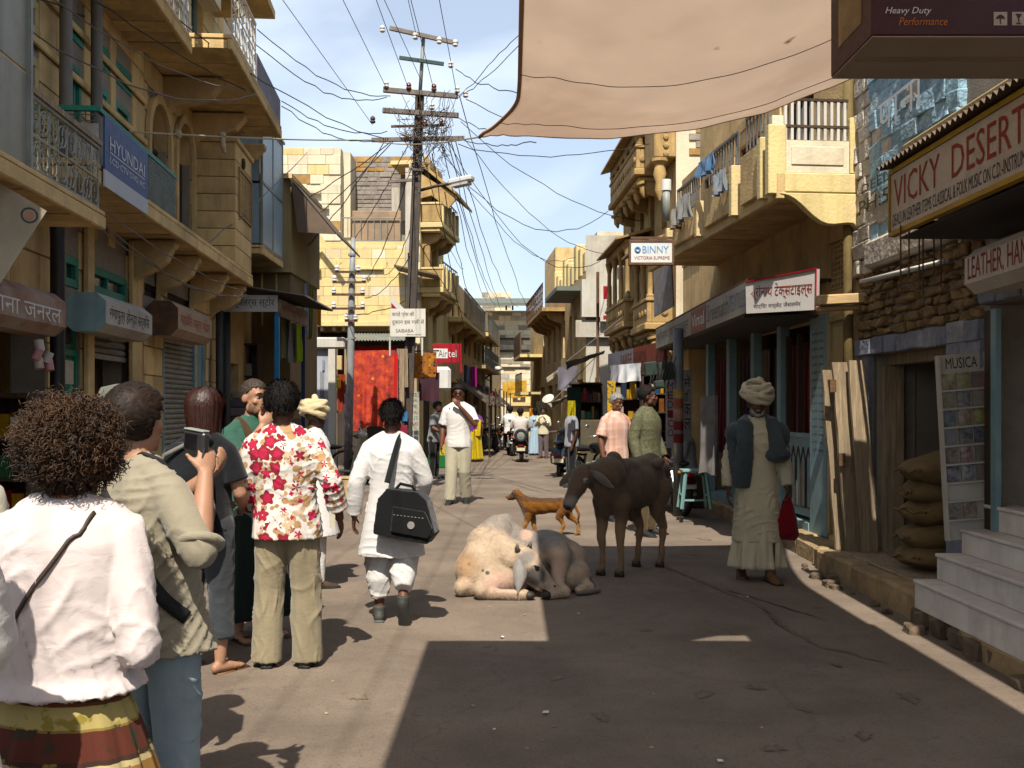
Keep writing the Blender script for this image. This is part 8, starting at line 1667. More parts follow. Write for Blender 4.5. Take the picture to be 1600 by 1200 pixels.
 # 9 white shirt walking up
 p=Person('person in white short-sleeved shirt and cream trousers walking towards the viewer, hand at mouth',(-.885,17.0,0),R(178),SK_D,1.96,.011);p.pose([((-.25,.1,1.17),(-.03,.2,1.44)),((.24,-.02,1.12),(.25,.06,.87))],[((-.09,.03,.48),(-.1,-.12,.12),(-.1,1,-.2)),((.1,.08,.49),(.12,.1,.085),(.1,1,0))],head=(0,R(-4),0),curl=((.6,(.5,-1,0)),.5),bulk=1.02);p.body();p.hair(HAIR_K,'short',1200,13,thick=.004,length=.026);p.shirt(WHITE_C,hem=.83,sleeve=.42,g=.026,seed=13,amp=.009);p.trousers(cloth('cream_chino','#bcb59c'),g=.03,r_hip=.11,r_knee=.09,r_hem=.088,amp=.011);p.shoes(BLACK)
 q=MB();q.tube([p.H(-.07,.06,.012),p.H(-.035,.098,.006),p.H(0,.105,.012),p.H(.035,.098,.006),p.H(.07,.06,.012)],[.003,.011,.004,.011,.003],8);q.build('sunglasses',BLACK,p.t,smooth=True);p.strap([(.13,.08,1.42),(.135,.1,1.25),(.15,.06,1.1)],BLACK,.02,name='rucksack_strap')
 # 10 stall keeper
 p=Person('person in grey shirt leaning at the dim stall beyond the pole',(at(678,0,23).x,23.0,0),R(-110),SK_D,1.72,.016);p.pose([AL,((.25,.1,1.15),(.2,.3,1.05))],std_legs(),lean=(0,.12));p.body();p.hair(HAIR_K,'short',300,14,thick=.014);p.shirt(cloth('grey_shirt','#8a8a88'),sleeve=.4);p.trousers(cloth('black_slacks','#191919'));p.shoes(BLACK)
 # 11 yellow sari
 p=Person('person in a yellow sari half hidden behind the white-shirted walker',(at(742,0,30).x,30.0,0),R(20),SK_D,1.62,.018);p.pose([AL,AR],std_legs());p.body();p.hair(HAIR_K,'long',250,15,thick=.016,length=.2);p.shirt(cloth('purple_blouse','#7a4a8a'),sleeve=.3,hem=.95);p.skirt(cloth('yellow_sari','#cdb21f'),.06,1.02,.26,.17,pleats=9,amp=.02,seed=15);q=MB();q.tube([(-.12,.1,1.0),(.0,.15,1.2),(.13,.05,1.42),(.12,-.12,1.3),(.05,-.16,.8)],[.05,.06,.05,.06,.08],10);fuse(q,.018,3,'sari_drape',cloth('yellow_sari','#cdb21f'),p.t,folds(15,.01))
 # 13 pale yellow shirt man far right
 p=Person('person in pale yellow shirt and grey trousers standing by the far scooters',(at(849,0,32).x,32.0,0),R(165),SK_D,1.58,.016);p.pose([((-.24,.1,1.15),(-.12,.26,1.36)),((.24,.1,1.15),(.1,.26,1.34))],std_legs(.1));p.body();p.hair(HAIR_K,'short',250,16,thick=.012);p.shirt(cloth('pale_yellow_shirt','#d9cfae'),sleeve=.95,seed=16,g=.03);p.trousers(cloth('mauve_grey_slacks','#6a5f62'),g=.025);p.shoes(mat('red_brown_shoe',(.15,.06,.04),.6))
 # 14 pale blue
 p=Person('person in pale blue long dress beside the pale yellow shirt far away',(at(836,0,34).x,34.0,0),R(10),SK_D,1.55,.018);p.pose([AL,AR],std_legs());p.body();p.hair(HAIR_K,'bob',250,17,thick=.014,length=.12);p.shirt(cloth('pale_blue_cotton','#a9c3d6'),sleeve=.6,hem=.9);p.skirt(cloth('pale_blue_cotton','#a9c3d6'),.05,1.0,.26,.17,pleats=8,amp=.02,seed=17)
 # 16 pink striped shirt
 p=Person('grey-haired person in a pink striped shirt looking down beside the motorcycle',(at(962,0,14.5).x,14.5,0),R(-148),SK_D,1.79,.010);p.pose([((-.25,.02,1.13),(-.2,.16,.93)),((.245,-.02,1.12),(.25,.05,.88))],std_legs(.09),head=(R(12),R(-16),0),bulk=.97);p.body();p.hair(HAIR_G,'short',800,18,thick=.006,length=.014);p.beard(HAIR_G,full=False)
 sm=banded_material('pink_striped_cotton',[],0) if False else mat("pink_striped_cotton",col('#d8a08a'),.9,.12,2.2,.2,240,c2=col('#e9d3c8'),stretch=(9,9,.12),bdist=.003);p.shirt(sm,hem=.80,sleeve=.42,g=.03,seed=18,amp=.009);p.trousers(cloth('black_slacks','#191919'));p.shoes(BLACK)
 # 17 olive shirt
 p=Person('moustached person in a dark olive shirt standing in profile behind the calf',(at(1010,0,12.8).x,12.8,0),R(-125),SK_DD,1.86,.010);p.pose([((-.25,.0,1.13),(-.26,.1,.9)),((.25,-.04,1.13),(.27,.04,.88))],std_legs(.1),head=(R(28),0,0),bulk=1.1);p.body();p.hair(HAIR_K,'short',1300,19,thick=.001,length=.018);p.beard(HAIR_K,full=False);p.shirt(mat('olive_print_cotton',col('#55543c'),.9,.25,40,.2,240,c2=col('#7a7858'),bdist=.003),hem=.86,sleeve=.96,g=.03,seed=19,amp=.008);p.trousers(cloth('brown_slacks','#5a4c38'),g=.025);p.shoes(BLACK)
 # 18 seated in white
 p=Person('person in white cap and tunic sitting sideways beyond the steel pole',(at(1076,0,16.4).x,16.4,-.27),R(80),SK_D,1.7,.013);p.pose([((-.22,.1,1.12),(-.14,.32,1.0)),((.22,.1,1.12),(.14,.32,1.0))],[((-.12,.4,.86),(-.12,.42,.46),(0,1,0)),((.12,.4,.86),(.12,.44,.46),(0,1,0))],lean=(0,.1));p.body();p.hair(HAIR_K,'short',250,20);MB().lathe([(.085,0),(.088,.05),(.08,.075),(.0,.085)],p.H(0,-.01,.06),p.M @ Vector((0,-.1,1)),20).build('cap',cloth('grey_cap','#8f8d85'),p.t,smooth=True);p.shirt(cloth('dim_white_tunic','#b9b9b8'),hem=.8,sleeve=.9,g=.035,seed=20,flare=.03);p.trousers(cloth('dim_white_tunic','#b9b9b8'),g=.03)
 tag(MB().box(-.3,.3,-.25,.25,0,.5).build('low_bench',DARKWOOD,bevel=.02),'dark low bench under the seated person in white','bench').location=(at(1076,0,16.4).x+.05,16.4,0)
 # 19 turban and shawl
 p=Person('bearded person in turban, cream robe and grey shawl carrying a red bag',(2.27,9.5,0),R(176),SK_DD,1.75,.008);p.pose([((-.25,-.02,1.12),(-.27,.05,.86)),((.25,.0,1.11),(.27,.06,.85))],[((-.1,.08,.48),(-.1,.14,.085),(-.25,1,0)),((.1,.0,.48),(.12,-.16,.1),(.1,1,-.15))],head=(0,R(-5),0),bulk=.93,curl=(.9,.4));p.body();p.turban(cloth('cream_turban','#cdc1a2',.1),R_=(.135,.14,.098),c=(-.005,-.02,.104),n=11,seed=7,tail=True);q=MB();q.ell(p.H(-.11,-.02,.06),(.05,.07,.06),p.M);fuse(q,.008,2,'turban_fold',cloth('cream_turban','#b3a486'),p.t,folds(3,.005,50));p.beard(HAIR_G)
 ROBE=cloth('cream_robe','#d0c6a6',.1);p.shirt(ROBE,hem=.36,sleeve=.97,g=.032,seed=21,amp=.018,k=15,hemw=1.12,flare=.02,name='robe');p.skirt(ROBE,.12,.6,.24,.19,name='dhoti',pleats=7,amp=.03,seed=21,lean=(0,.02));p.shoes(mat('tan_slipper',(.17,.1,.055),.7))
 SH=cloth('grey_shawl','#4a5254',.15);q=MB()
 q.tube([p.V(.15,.15,.86),p.V(.14,.17,1.1),p.V(.13,.165,1.28),p.V(.12,.1,1.44),p.V(.08,-.07,1.47),p.V(-.08,-.07,1.47),p.V(-.12,.1,1.44),p.V(-.15,.165,1.26),p.V(-.17,.16,1.15)],[(.09,.03),(.095,.04),(.09,.045),(.085,.05),(.07,.06),(.07,.06),(.085,.05),(.1,.05),(.11,.06)],14);q.ell(p.V(.2,.03,1.36),(.1,.12,.1));q.ell(p.V(-.2,.03,1.33),(.1,.12,.14));q.ell(p.V(-.17,.13,1.16),(.12,.08,.07));q.tube([p.V(.22,.05,1.35),p.V(.2,.13,1.1),p.V(.18,.15,.88)],[(.08,.05),(.08,.035),(.07,.025)],12)
 fuse(q,.011,4,'shawl',SH,p.t,folds(41,.012,26,(1,.3,.1),.35));wr=p.arms[0][2]
 bg=thing('red_bag','dark red cloth bag hanging from the hand of the turbaned person','bag',p.t.location,p.t.rotation_euler.z);q=MB();q.loft([((-.27,.08,.38),.07,.05),((-.27,.08,.43),.1,.08),((-.26,.08,.55),.095,.075),((-.265,.08,.68),.06,.045),((-.27,.08,.8),.02,.018)],18,2.2);fuse(q,.01,4,'pouch',cloth('maroon_cloth','#7a1420',.15),bg,folds(51,.012,26,(1,.5,0),.3))
 # left edge of the frame
 p=Person('person in cream shirt at the left edge beside the curly hair',(-1.84,3.35,0),R(-25),SK_T,1.66,.012);p.pose([AL,AR],std_legs(),bulk=1.05);p.body();p.hair(HAIR_B,'short',500,22,thick=.014);p.shirt(cloth('cream_shirt','#d6d0ba'),sleeve=.5,seed=22,g=.034);p.trousers(cloth('grey_slacks','#55524c'));p.shoes(BLACK)
 p=Person('person in long white kurta cut off by the lower left frame edge',(-1.45,2.42,0),R(5),SK_T,1.6,.012);p.pose([((-.235,-.03,1.12),(-.2,.1,.9)),((.2,.1,1.12),(.1,.2,1.0))],std_legs());p.body();p.hair(HAIR_B,'bob',300,23,length=.15);p.shirt(WHITE_C,sleeve=.9,seed=23,g=.02);p.skirt(WHITE_C,.35,1.0,.31,.2,name='kurta_skirt',pleats=9,amp=.015,seed=23);p.trousers(WHITE_C);p.shoes(BLACK)
 # dim shop figure
 p=Person('dim person in white shirt inside the dark right-hand shop',(at(893,0,20.5).x,20.5,0),R(100),SK_DD,1.7,.018);p.pose([AL,AR],std_legs());p.body();p.hair(HAIR_K,'short',200,24);p.shirt(cloth('dull_white_shirt','#9a9aa0'),sleeve=.4);p.trousers(cloth('black_slacks','#191919'));p.shoes(BLACK)
people()
# ---------------------------------------------------------------- animals
def hide(name,c,patches,rough=.75):
 """short-haired hide: patches = list of (centre, radius, colour), soft-edged, in the animal's own coordinates"""
 m=bpy.data.materials.new(name);m.use_nodes=True;N,L=m.node_tree.nodes,m.node_tree.links;b=N['Principled BSDF'];b.inputs['Roughness'].default_value=rough;b.inputs['Specular IOR Level'].default_value=.25;b.inputs['Sheen Weight'].default_value=.15
 tc=N.new('ShaderNodeTexCoord');n=N.new('ShaderNodeTexNoise');n.inputs['Scale'].default_value=9;n.inputs['Detail'].default_value=8;n.inputs['Roughness'].default_value=.65;L.new(tc.outputs['Object'],n.inputs['Vector'])
 r=N.new('ShaderNodeValToRGB');r.color_ramp.elements[0].position=.3;r.color_ramp.elements[1].position=.7;r.color_ramp.elements[0].color=(*[x*.8 for x in c],1);r.color_ramp.elements[1].color=(*[min(1,x*1.15) for x in c],1);L.new(n.outputs[0],r.inputs[0]);cur=r.outputs[0]
 for pc,pr,pcol in patches:
  d=N.new('ShaderNodeVectorMath');d.operation='SUBTRACT';L.new(tc.outputs['Object'],d.inputs[0]);d.inputs[1].default_value=pc;dv=N.new('ShaderNodeVectorMath');dv.operation='DIVIDE';L.new(d.outputs[0],dv.inputs[0]);dv.inputs[1].default_value=pr if isinstance(pr,tuple) else (pr,)*3;le=N.new('ShaderNodeVectorMath');le.operation='LENGTH';L.new(dv.outputs[0],le.inputs[0])
  ad=N.new('ShaderNodeMath');ad.operation='MULTIPLY_ADD';L.new(n.outputs[0],ad.inputs[0]);ad.inputs[1].default_value=.7;L.new(le.outputs['Value'],ad.inputs[2]);mr=N.new('ShaderNodeMapRange');mr.interpolation_type='SMOOTHSTEP';mr.inputs[1].default_value=.95;mr.inputs[2].default_value=1.6;mr.inputs[3].default_value=1;mr.inputs[4].default_value=0;L.new(ad.outputs[0],mr.inputs[0]);x=N.new('ShaderNodeMix');x.data_type='RGBA';L.new(mr.outputs[0],x.inputs[0]);L.new(cur,x.inputs[6]);x.inputs[7].default_value=(*pcol,1);cur=x.outputs[2]
 L.new(cur,b.inputs['Base Color']);f=N.new('ShaderNodeTexNoise');f.inputs['Scale'].default_value=150;mp=N.new('ShaderNodeMapping');mp.inputs['Scale'].default_value=(1,1,.25);L.new(tc.outputs['Object'],mp.inputs[0]);L.new(mp.outputs[0],f.inputs['Vector']);bp=N.new('ShaderNodeBump');bp.inputs['Strength'].default_value=.3;bp.inputs['Distance'].default_value=.006;L.new(f.outputs[0],bp.inputs['Height']);L.new(bp.outputs[0],b.inputs['Normal']);return m
HORN=mat('grey_horn',(.1,.085,.07),.5,.3,20,.1,60);HOOF=mat('dark_hoof',(.035,.028,.022),.6,.3,15,.2,60);NOSE=mat('wet_dark_nose',(.02,.017,.016),.3,.2,20,0);EYED=mat('dark_animal_eye',(.008,.006,.005),.1,.1,5,0)
def fur(o,n,L_,w,flow=(.15,.2,-1),seed=1):
 """short hairs lying along the flow, coloured by the hide itself"""
 me=o.data;me.calc_loop_triangles();T=np.empty(len(me.loop_triangles)*3,'i');me.loop_triangles.foreach_get('vertices',T);T=T.reshape(-1,3);V=np.empty(len(me.vertices)*3);me.vertices.foreach_get('co',V);V=V.reshape(-1,3)
 a,b,c=V[T[:,0]],V[T[:,1]],V[T[:,2]];cr=np.cross(b-a,c-a);ar=np.linalg.norm(cr,axis=1);r=np.random.RandomState(seed);k=r.choice(len(T),n,p=ar/ar.sum());u,v=r.rand(n,1),r.rand(n,1);fl=(u+v>1);u,v=np.where(fl,1-u,u),np.where(fl,1-v,v)
 p=a[k]+(b[k]-a[k])*u+(c[k]-a[k])*v;nr=cr[k]/(ar[k][:,None]+1e-12);f=np.array(flow,'d')+r.normal(size=(n,3))*.3;f=f-nr*(f*nr).sum(1)[:,None];f /= np.linalg.norm(f,axis=1)[:,None]+1e-9;d=f+nr*.45;d /= np.linalg.norm(d,axis=1)[:,None];s=np.cross(d,nr);s /= np.linalg.norm(s,axis=1)[:,None]+1e-9;L=L_*r.uniform(.6,1.3,(n,1))
 vs=np.stack([p-s*w,p+s*w,p+d*L],1).reshape(-1,3);m=bpy.data.meshes.new('fur');m.from_pydata(vs.tolist(),[],[(3*i,3*i+1,3*i+2) for i in range(n)]);q=link_mesh('short_hair',m,me.materials[0],o.parent);q['kind']='stuff';return q
def chain(mb,pts,rs,seg=14):
 mb.tube(pts,rs,seg)
 for p,r in zip(pts,rs): mb.ell(p,r if not isinstance(r,(tuple,list)) else max(r)*.98,seg=12,rings=8)
def lying_bull():
# own coordinates in metres at the ground point below the chest; x right, y away, z up
 o=Vector((at(790,0,8.85).x,8.85,0));t=thing('resting_bull','pale grey zebu bull lying on the street with head tucked to its side','bull',o)
 P=lambda px,py,Y: at(px,py,Y)-o
 b=MB();E=lambda c,r,rot=None: b.ell(c,r,rot,18,14)
 Rz=lambda a: Matrix.Rotation(R(a),3,'Z');Ry=lambda a: Matrix.Rotation(R(a),3,'Y');Rx=lambda a: Matrix.Rotation(R(a),3,'X')
 # trunk: chest to rump, running right and away
 E((-.10,.05,.26),(.27,.30,.27),Rz(20));E((.12,.22,.25),(.30,.30,.26),Rz(25));E((.36,.40,.24),(.29,.27,.25),Rz(20));E((.5,.42,.2),(.24,.24,.21),Rz(10))
 # hump and neck crest
 chain(b,[(-.14,.08,.38),(-.07,.10,.52),(.0,.12,.60)],[.21,.14,.07]);chain(b,[(-.0,.12,.56),(.10,.12,.45),(.2,.14,.4)],[.075,.1,.12])
 # brisket and shoulders, bulging to the left front
 E((-.24,-.05,.2),(.2,.2,.2),Rz(10));E((-.2,-.08,.3),(.18,.16,.18));chain(b,[(-.12,.02,.42),(-.2,-.1,.25),(-.16,-.2,.1)],[.15,.16,.1])
 E((-.08,-.16,.16),(.2,.12,.15),Rz(-8));E((.05,-.14,.14),(.16,.1,.13))
 # folded forelegs: two knees forward
 chain(b,[(-.2,-.05,.14),(-.36,-.2,.085)],[.12,.075]);E((-.375,-.22,.075),(.062,.07,.072));chain(b,[(-.36,-.2,.055),(-.22,-.18,.05)],[.055,.045])
 chain(b,[(-.06,-.12,.13),(-.20,-.33,.085)],[.12,.075]);E((-.2,-.345,.08),(.066,.075,.076));chain(b,[(-.18,-.34,.05),(.0,-.36,.045),(.16,-.36,.042)],[.055,.045,.05])
 # neck sweeping right to the head that lies along the side
 chain(b,[(-.05,-.06,.36),(.06,-.14,.33),(.15,-.2,.31)],[.17,.14,.115])
 # head: poll at top, muzzle low right
 poll,mid,muz=Vector((.155,-.22,.335)),Vector((.26,-.27,.21)),Vector((.375,-.29,.1))
 chain(b,[poll,poll.lerp(mid,.5),mid,mid.lerp(muz,.6),muz],[.095,.1,.085,.066,.056]);E(muz+Vector((.02,-.01,-.005)),(.05,.05,.045));E((.2,-.2,.2),(.075,.08,.08));chain(b,[(.16,-.2,.2),(.29,-.25,.1)],[.07,.05])
 E((.245,-.335,.275),(.025,.02,.02));E((.165,-.29,.35),(.03,.025,.025))
 # hind leg: stifle up, shank down to the hoof in front of the flank
 chain(b,[(.42,.25,.28),(.44,.06,.34),(.47,-.04,.3)],[.17,.13,.1]);chain(b,[(.47,-.04,.3),(.455,-.12,.18),(.45,-.18,.08)],[.095,.062,.05]);chain(b,[(.45,-.18,.075),(.5,-.27,.05),(.38,-.33,.045)],[.06,.05,.045]);E((.56,.1,.14),(.18,.2,.15))
 chain(b,[(.6,.1,.1),(.72,-.05,.05),(.62,-.16,.045)],[.08,.05,.04])
 pale=(.58,.46,.345);grey=(.27,.245,.225);tan=(.56,.39,.26);dk=(.09,.08,.075);pink=(.66,.47,.38)
 HB=hide('grey_white_hide',pale,[((.3,.2,.5),(.4,.4,.18),grey),((-.03,.1,.62),(.18,.2,.16),(.33,.29,.25)),((-.34,-.1,.24),(.16,.2,.16),tan),((-.15,-.27,.21),.02,dk),((-.19,-.27,.23),.016,dk),((-.08,-.29,.23),.014,dk),((-.3,-.2,.27),.025,(.25,.17,.11)),((-.35,-.1,.15),(.12,.15,.06),(.42,.31,.22)),((-.1,-.3,.04),(.4,.2,.05),(.36,.27,.2)),((.25,-.3,.2),(.1,.12,.1),dk),((.18,-.28,.33),(.08,.08,.07),grey),((.5,.1,.3),(.16,.2,.12),grey),((.45,-.05,.2),(.06,.2,.2),pink),((.0,-.3,.12),(.2,.12,.1),pink),((.35,-.36,.09),(.08,.06,.05),(.5,.4,.33)),((.17,.1,.48),(.07,.1,.06),pink)])
 body=fuse(b,.012,12,'body',HB,t,lambda p: .004*np.sin(p @ np.array([31.,12,22]))*np.clip(np.sin(p @ np.array([5.,7,3])),0,1)+.007*np.sin(p @ np.array([70.,25,22])+2*np.sin(p @ np.array([6.,3,11])))*np.exp(-(((p-np.array([.03,-.17,.27]))/np.array([.13,.16,.15])) ** 2).sum(1)))
 fur(body,26000,.016,.0022)
 # long drooping ear, horn stubs, eye, nose, hooves, tail
 ear=[]
 e0,e1=Vector((.115,-.3,.33)),Vector((.1,-.4,.05))
 for i in range(11):
  f=i/10;c=e0.lerp(e1,f)+Vector((.012*math.sin(f*3),-.02*math.sin(f*math.pi),0));w=.014+.052*math.sin(min(1,f*1.12)*math.pi) ** .7*(1-.35*f);ear.append([c+Vector((-w,.012,0)),c+Vector((-w*.3,-.012,0)),c+Vector((w*.4,-.012,0)),c+Vector((w,.01,0))])
 eo=MB().grid(ear).build('ear',hide('ear_hide',(.3,.28,.26),[]),t,smooth=True);so=eo.modifiers.new('s','SOLIDIFY');so.thickness=.012
 MB().tube([(.12,-.25,.37),(.095,-.29,.42),(.1,-.3,.46)],[.028,.02,.006],10).build('horn',HORN,t,smooth=True);MB().tube([(.2,-.2,.41),(.215,-.21,.46)],[.026,.008],10).build('horn',HORN,t,smooth=True)
 MB().ell((.262,-.352,.262),(.019,.012,.014),Ry(30),12,8).build('eye',EYED,t,smooth=True);MB().tube([(.238,-.35,.283),(.262,-.364,.281),(.287,-.352,.265)],[.005,.008,.004],6).build('eyelid',NOSE,t,smooth=True)
 for dx in (0,.03): MB().ell(muz+Vector((.035+dx*.3,-.05+dx,.012)),(.011,.008,.008),None,8,6).build('nostril',NOSE,t,smooth=True)
 MB().tube([muz+Vector((-.07,-.045,-.02)),muz+Vector((.0,-.055,-.035)),muz+Vector((.05,-.03,-.03))],.004,6).build('mouth_line',NOSE,t,smooth=True)
 for p,a in (((.2,-.37,.04),90),((.34,-.345,.04),80)): MB().ell(p,(.05,.042,.036),Rz(a-90),12,8).build('hoof',HOOF,t,smooth=True)
 MB().tube([(.66,.25,.2),(.78,.1,.05),(.8,-.06,.03),(.68,-.16,.03),(.6,-.2,.03)],[.03,.022,.02,.022,.012],8).build('tail',hide('tail_hide',(.2,.17,.14),[]),t,smooth=True)
 for k,(x,y,z,s_) in enumerate(((-.155,-.262,.2,.016),(-.18,-.265,.215,.012),(-.06,-.288,.22,.01),(-.28,-.2,.24,.014),(-.33,-.12,.26,.02))): pass
lying_bull()
def calf():
 o=Vector((1.12,9.95,0));t=thing('standing_calf','dark grey-brown young zebu standing over the lying bull','calf',o,0);b=MB();E=lambda c,r,rot=None: b.ell(c,r,rot,18,14)
 # axis: the animal faces f, towards the viewer and left
 f=Vector((-.62,-.78,0)).normalized();s_=Vector((f.y,-f.x,0))*-1
 W=lambda a,l,z: f*a+s_*l+Vector((0,0,z));ang=math.atan2(f.y,f.x);M=Matrix.Rotation(ang,3,'Z')
 E(W(.1,0,.82),(.36,.17,.225),M);E(W(-.2,0,.83),(.34,.175,.23),M);E(W(-.42,0,.87),(.2,.155,.21),M);E(W(.3,0,.85),(.2,.145,.235),M)
 chain(b,[W(.22,0,1.0),W(.24,0,1.1)],[.13,.08]);chain(b,[W(-.45,0,1.04),W(-.1,0,1.0),W(.2,0,1.02)],[.1,.09,.1]);E(W(-.36,.14,1.05),(.09,.05,.05),M);E(W(-.36,-.14,1.05),(.09,.05,.05),M);E(W(-.6,.09,.98),(.05,.04,.05),M);E(W(-.6,-.09,.98),(.05,.04,.05),M)
 chain(b,[W(.36,0,.62),W(.42,0,.72),W(.46,0,.85)],[.06,.08,.1])
 nb,nt=W(.34,0,.96),W(.58,-.10,.95);chain(b,[nb,nb.lerp(nt,.5),nt],[.175,.135,.1])
 # head turned a little to the viewer's left
 hf=Vector((-.42,-.55,-.78)).normalized();poll=nt+Vector((-.02,-.04,.03));muz=poll+hf*.34;chain(b,[poll,poll+hf*.12,poll+hf*.22,muz],[.095,.094,.072,.058]);E(muz+hf*.015,(.064,.058,.05));E(muz+Vector((0,0,-.035)),(.05,.05,.04));E(poll+hf*.1+Vector((0,0,-.05)),(.07,.08,.07));E(poll+Vector((0,0,.045)),(.075,.06,.045));E(poll+hf*.08+Vector((0,-.03,.02)),(.075,.05,.06))
 # legs
 for l,a,an in ((-.09,.3,(.31,-.1,0)),(.1,.27,(.23,.11,0))):
  chain(b,[W(a,l,.7),W(a+.0,l,.52),W(a+.02,l,.37),W(a,l,.22),W(a+.0,l,.09),W(a+.03,l,.05)],[.1,.06,.045,.03,.031,.04],12)
 for l,dx in ((-.1,.06),(.1,-.06)):
  k=dx;chain(b,[W(-.42+k*.3,l,.78),W(-.33+k,l,.56),W(-.46+k,l,.40),W(-.43+k,l,.22),W(-.42+k,l,.1),W(-.39+k,l,.05)],[.13,.075,.045,.031,.033,.04],12)
 chain(b,[W(-.05,0,.56),W(-.08,0,.5)],[.05,.025])
 dk=(.15,.105,.07);HB=hide('dark_brown_grey_hide',dk,[(tuple(W(-.3,.1,1.1)),(.35,.35,.14),(.2,.15,.11)),(tuple(muz),(.08,.08,.07),(.32,.28,.25)),(tuple(W(.3,0,.3)),(.3,.3,.26),(.34,.23,.15)),(tuple(W(-.45,0,.3)),(.3,.3,.26),(.34,.23,.15)),(tuple(W(.0,0,.56)),(.35,.3,.1),(.15,.1,.065))],.8)
 bo=fuse(b,.012,11,'body',HB,t,lambda p: .006*np.sin(p @ np.array([f.x*62,f.y*62,9.]))*np.exp(-((p @ np.array([f.x,f.y,0.])+.02)/.16) ** 2)*np.exp(-((p[:,2]-.85)/.14) ** 2)+.0025*np.sin(p @ np.array([27.,14,35])))
 fur(bo,26000,.016,.0022,(.3,.4,-1),2)
 up=Vector((0,0,1));hs=hf.cross(up).normalized()
 for sg in (-1,1):
  e0=poll+hs*sg*.075+Vector((0,0,.02));d=(hs*sg*.9+Vector((.1,.15,-.38))).normalized();rows=[]
  for i in range(9):
   q=i/8;c=e0+d*.25*q+Vector((0,0,-.04*q*q));w=.012+.034*math.sin(q*math.pi) ** .8;rows.append([c+Vector((0,0,w)),c-hf*.012,c+Vector((0,0,-w))])
  eo=MB().grid(rows).build('ear',hide('calf_ear',(.2,.175,.15),[]),t,smooth=True);eo.modifiers.new('s','SOLIDIFY').thickness=.01
  MB().ell(poll+hf*.115+hs*sg*.083+Vector((0,-.012,.03)),(.02,.02,.017),None,12,8).build('eye',EYED,t,smooth=True);MB().ell(poll+hf*.115+hs*sg*.07+Vector((0,-.008,.03)),(.036,.034,.03),None,12,8).build('eye_ring',hide('pale_eye_ring',(.3,.25,.2),[]),t,smooth=True)
  MB().tube([poll+hs*sg*.05+Vector((0,0,.05)),poll+hs*sg*.065+Vector((0,.01,.09))],[.018,.008],8).build('horn',HORN,t,smooth=True)
  MB().ell(muz+hf*.055+hs*sg*.022,(.011,.011,.009),None,8,6).build('nostril',NOSE,t,smooth=True)
 MB().ell(muz+hf*.04,(.042,.042,.036),None,12,8).build('muzzle',NOSE,t,smooth=True)
 for l,a in ((-.09,.33),(.1,.30),(-.1,-.33),(.1,-.45)):
  for g in (-.018,.018): MB().lathe([(.034,0),(.03,.03),(.026,.06)],W(a,l+g,.0),seg=10).build('hoof',HOOF,t,smooth=True)
 tl=[W(-.6,0,.98),W(-.66,.02,.85),W(-.66,.03,.6),W(-.64,.03,.45)];q=MB().tube(tl,[.03,.022,.018,.014],8);q.ell(W(-.64,.03,.38),(.03,.03,.09));q.build('tail',HB,t,smooth=True)
calf()
def dog():
 o=Vector((at(852,0,12.75).x,12.75,0));t=thing('stray_dog','reddish brown stray dog walking left behind the lying bull','dog',o,R(-6));b=MB();E=lambda c,r,rot=None: b.ell(c,r,rot,16,12)
 chain(b,[(-.19,0,.36),(0,0,.37),(.2,0,.385)],[.115,.095,.085]);E((-.2,0,.335),(.1,.08,.12));E((.24,0,.38),(.09,.07,.085));chain(b,[(-.24,0,.4),(-.31,0,.47),(-.345,0,.505)],[.085,.06,.055]);E((-.36,0,.515),(.065,.052,.052));chain(b,[(-.39,0,.5),(-.46,0,.47)],[.042,.026])
 for y,p in ((-.05,[(-.2,.28),(-.23,.17),(-.3,.05),(-.33,.02)]),(.05,[(-.18,.28),(-.15,.16),(-.14,.05),(-.17,.02)])): chain(b,[(x,y,z) for x,z in p],[.05,.03,.022,.022],10)
 for y,p in ((-.05,[(.24,.34),(.17,.24),(.23,.15),(.19,.04),(.165,.02)]),(.05,[(.26,.34),(.3,.24),(.4,.16),(.41,.04),(.38,.02)])): chain(b,[(x,y,z) for x,z in p],[.07,.045,.026,.021,.022],10)
 HB=hide('red_brown_coat',(.25,.115,.045),[((-.4,0,.5),(.07,.08,.06),(.1,.06,.035)),((0,0,.46),(.4,.2,.05),(.13,.07,.035)),((-.28,0,.3),(.06,.1,.06),(.45,.33,.22)),((.3,0,.1),(.2,.2,.12),(.42,.24,.11)),((-.22,0,.1),(.2,.2,.12),(.42,.24,.11))],.85)
 bo=fuse(b,.009,3,'body',HB,t,lambda p: .003*np.sin(p @ np.array([40.,30,55])))
 fur(bo,12000,.02,.0025,(1,0,-.5),3)
 for sy in (-1,1):
  rows=[[(-.345+.03*q,sy*(.035+.012*q),.56-.012*q-.02*q*q+w) for w in ((-.025+.012*q),(.025-.02*q))] for q in (0,.5,1,1.6,2.2)];eo=MB().grid([[Vector(x) for x in r_] for r_ in rows]).build('ear',HB,t,smooth=True);eo.modifiers.new('s','SOLIDIFY').thickness=.01;MB().ell((-.41,sy*.036,.525),.008,None,8,6).build('eye',EYED,t,smooth=True)
 MB().ell((-.482,0,.472),(.014,.016,.012),None,10,8).build('nose',NOSE,t,smooth=True);MB().tube([(-.47,0,.452),(-.41,0,.455),(-.38,0,.468)],[.016,.02,.02],8).build('jaw',hide('dark_jaw',(.04,.03,.025),[]),t,smooth=True)
 MB().tube([(.31,0,.4),(.38,0,.36),(.42,.0,.27),(.41,0,.2)],[.026,.02,.018,.01],8).build('tail',HB,t,smooth=True)
dog()
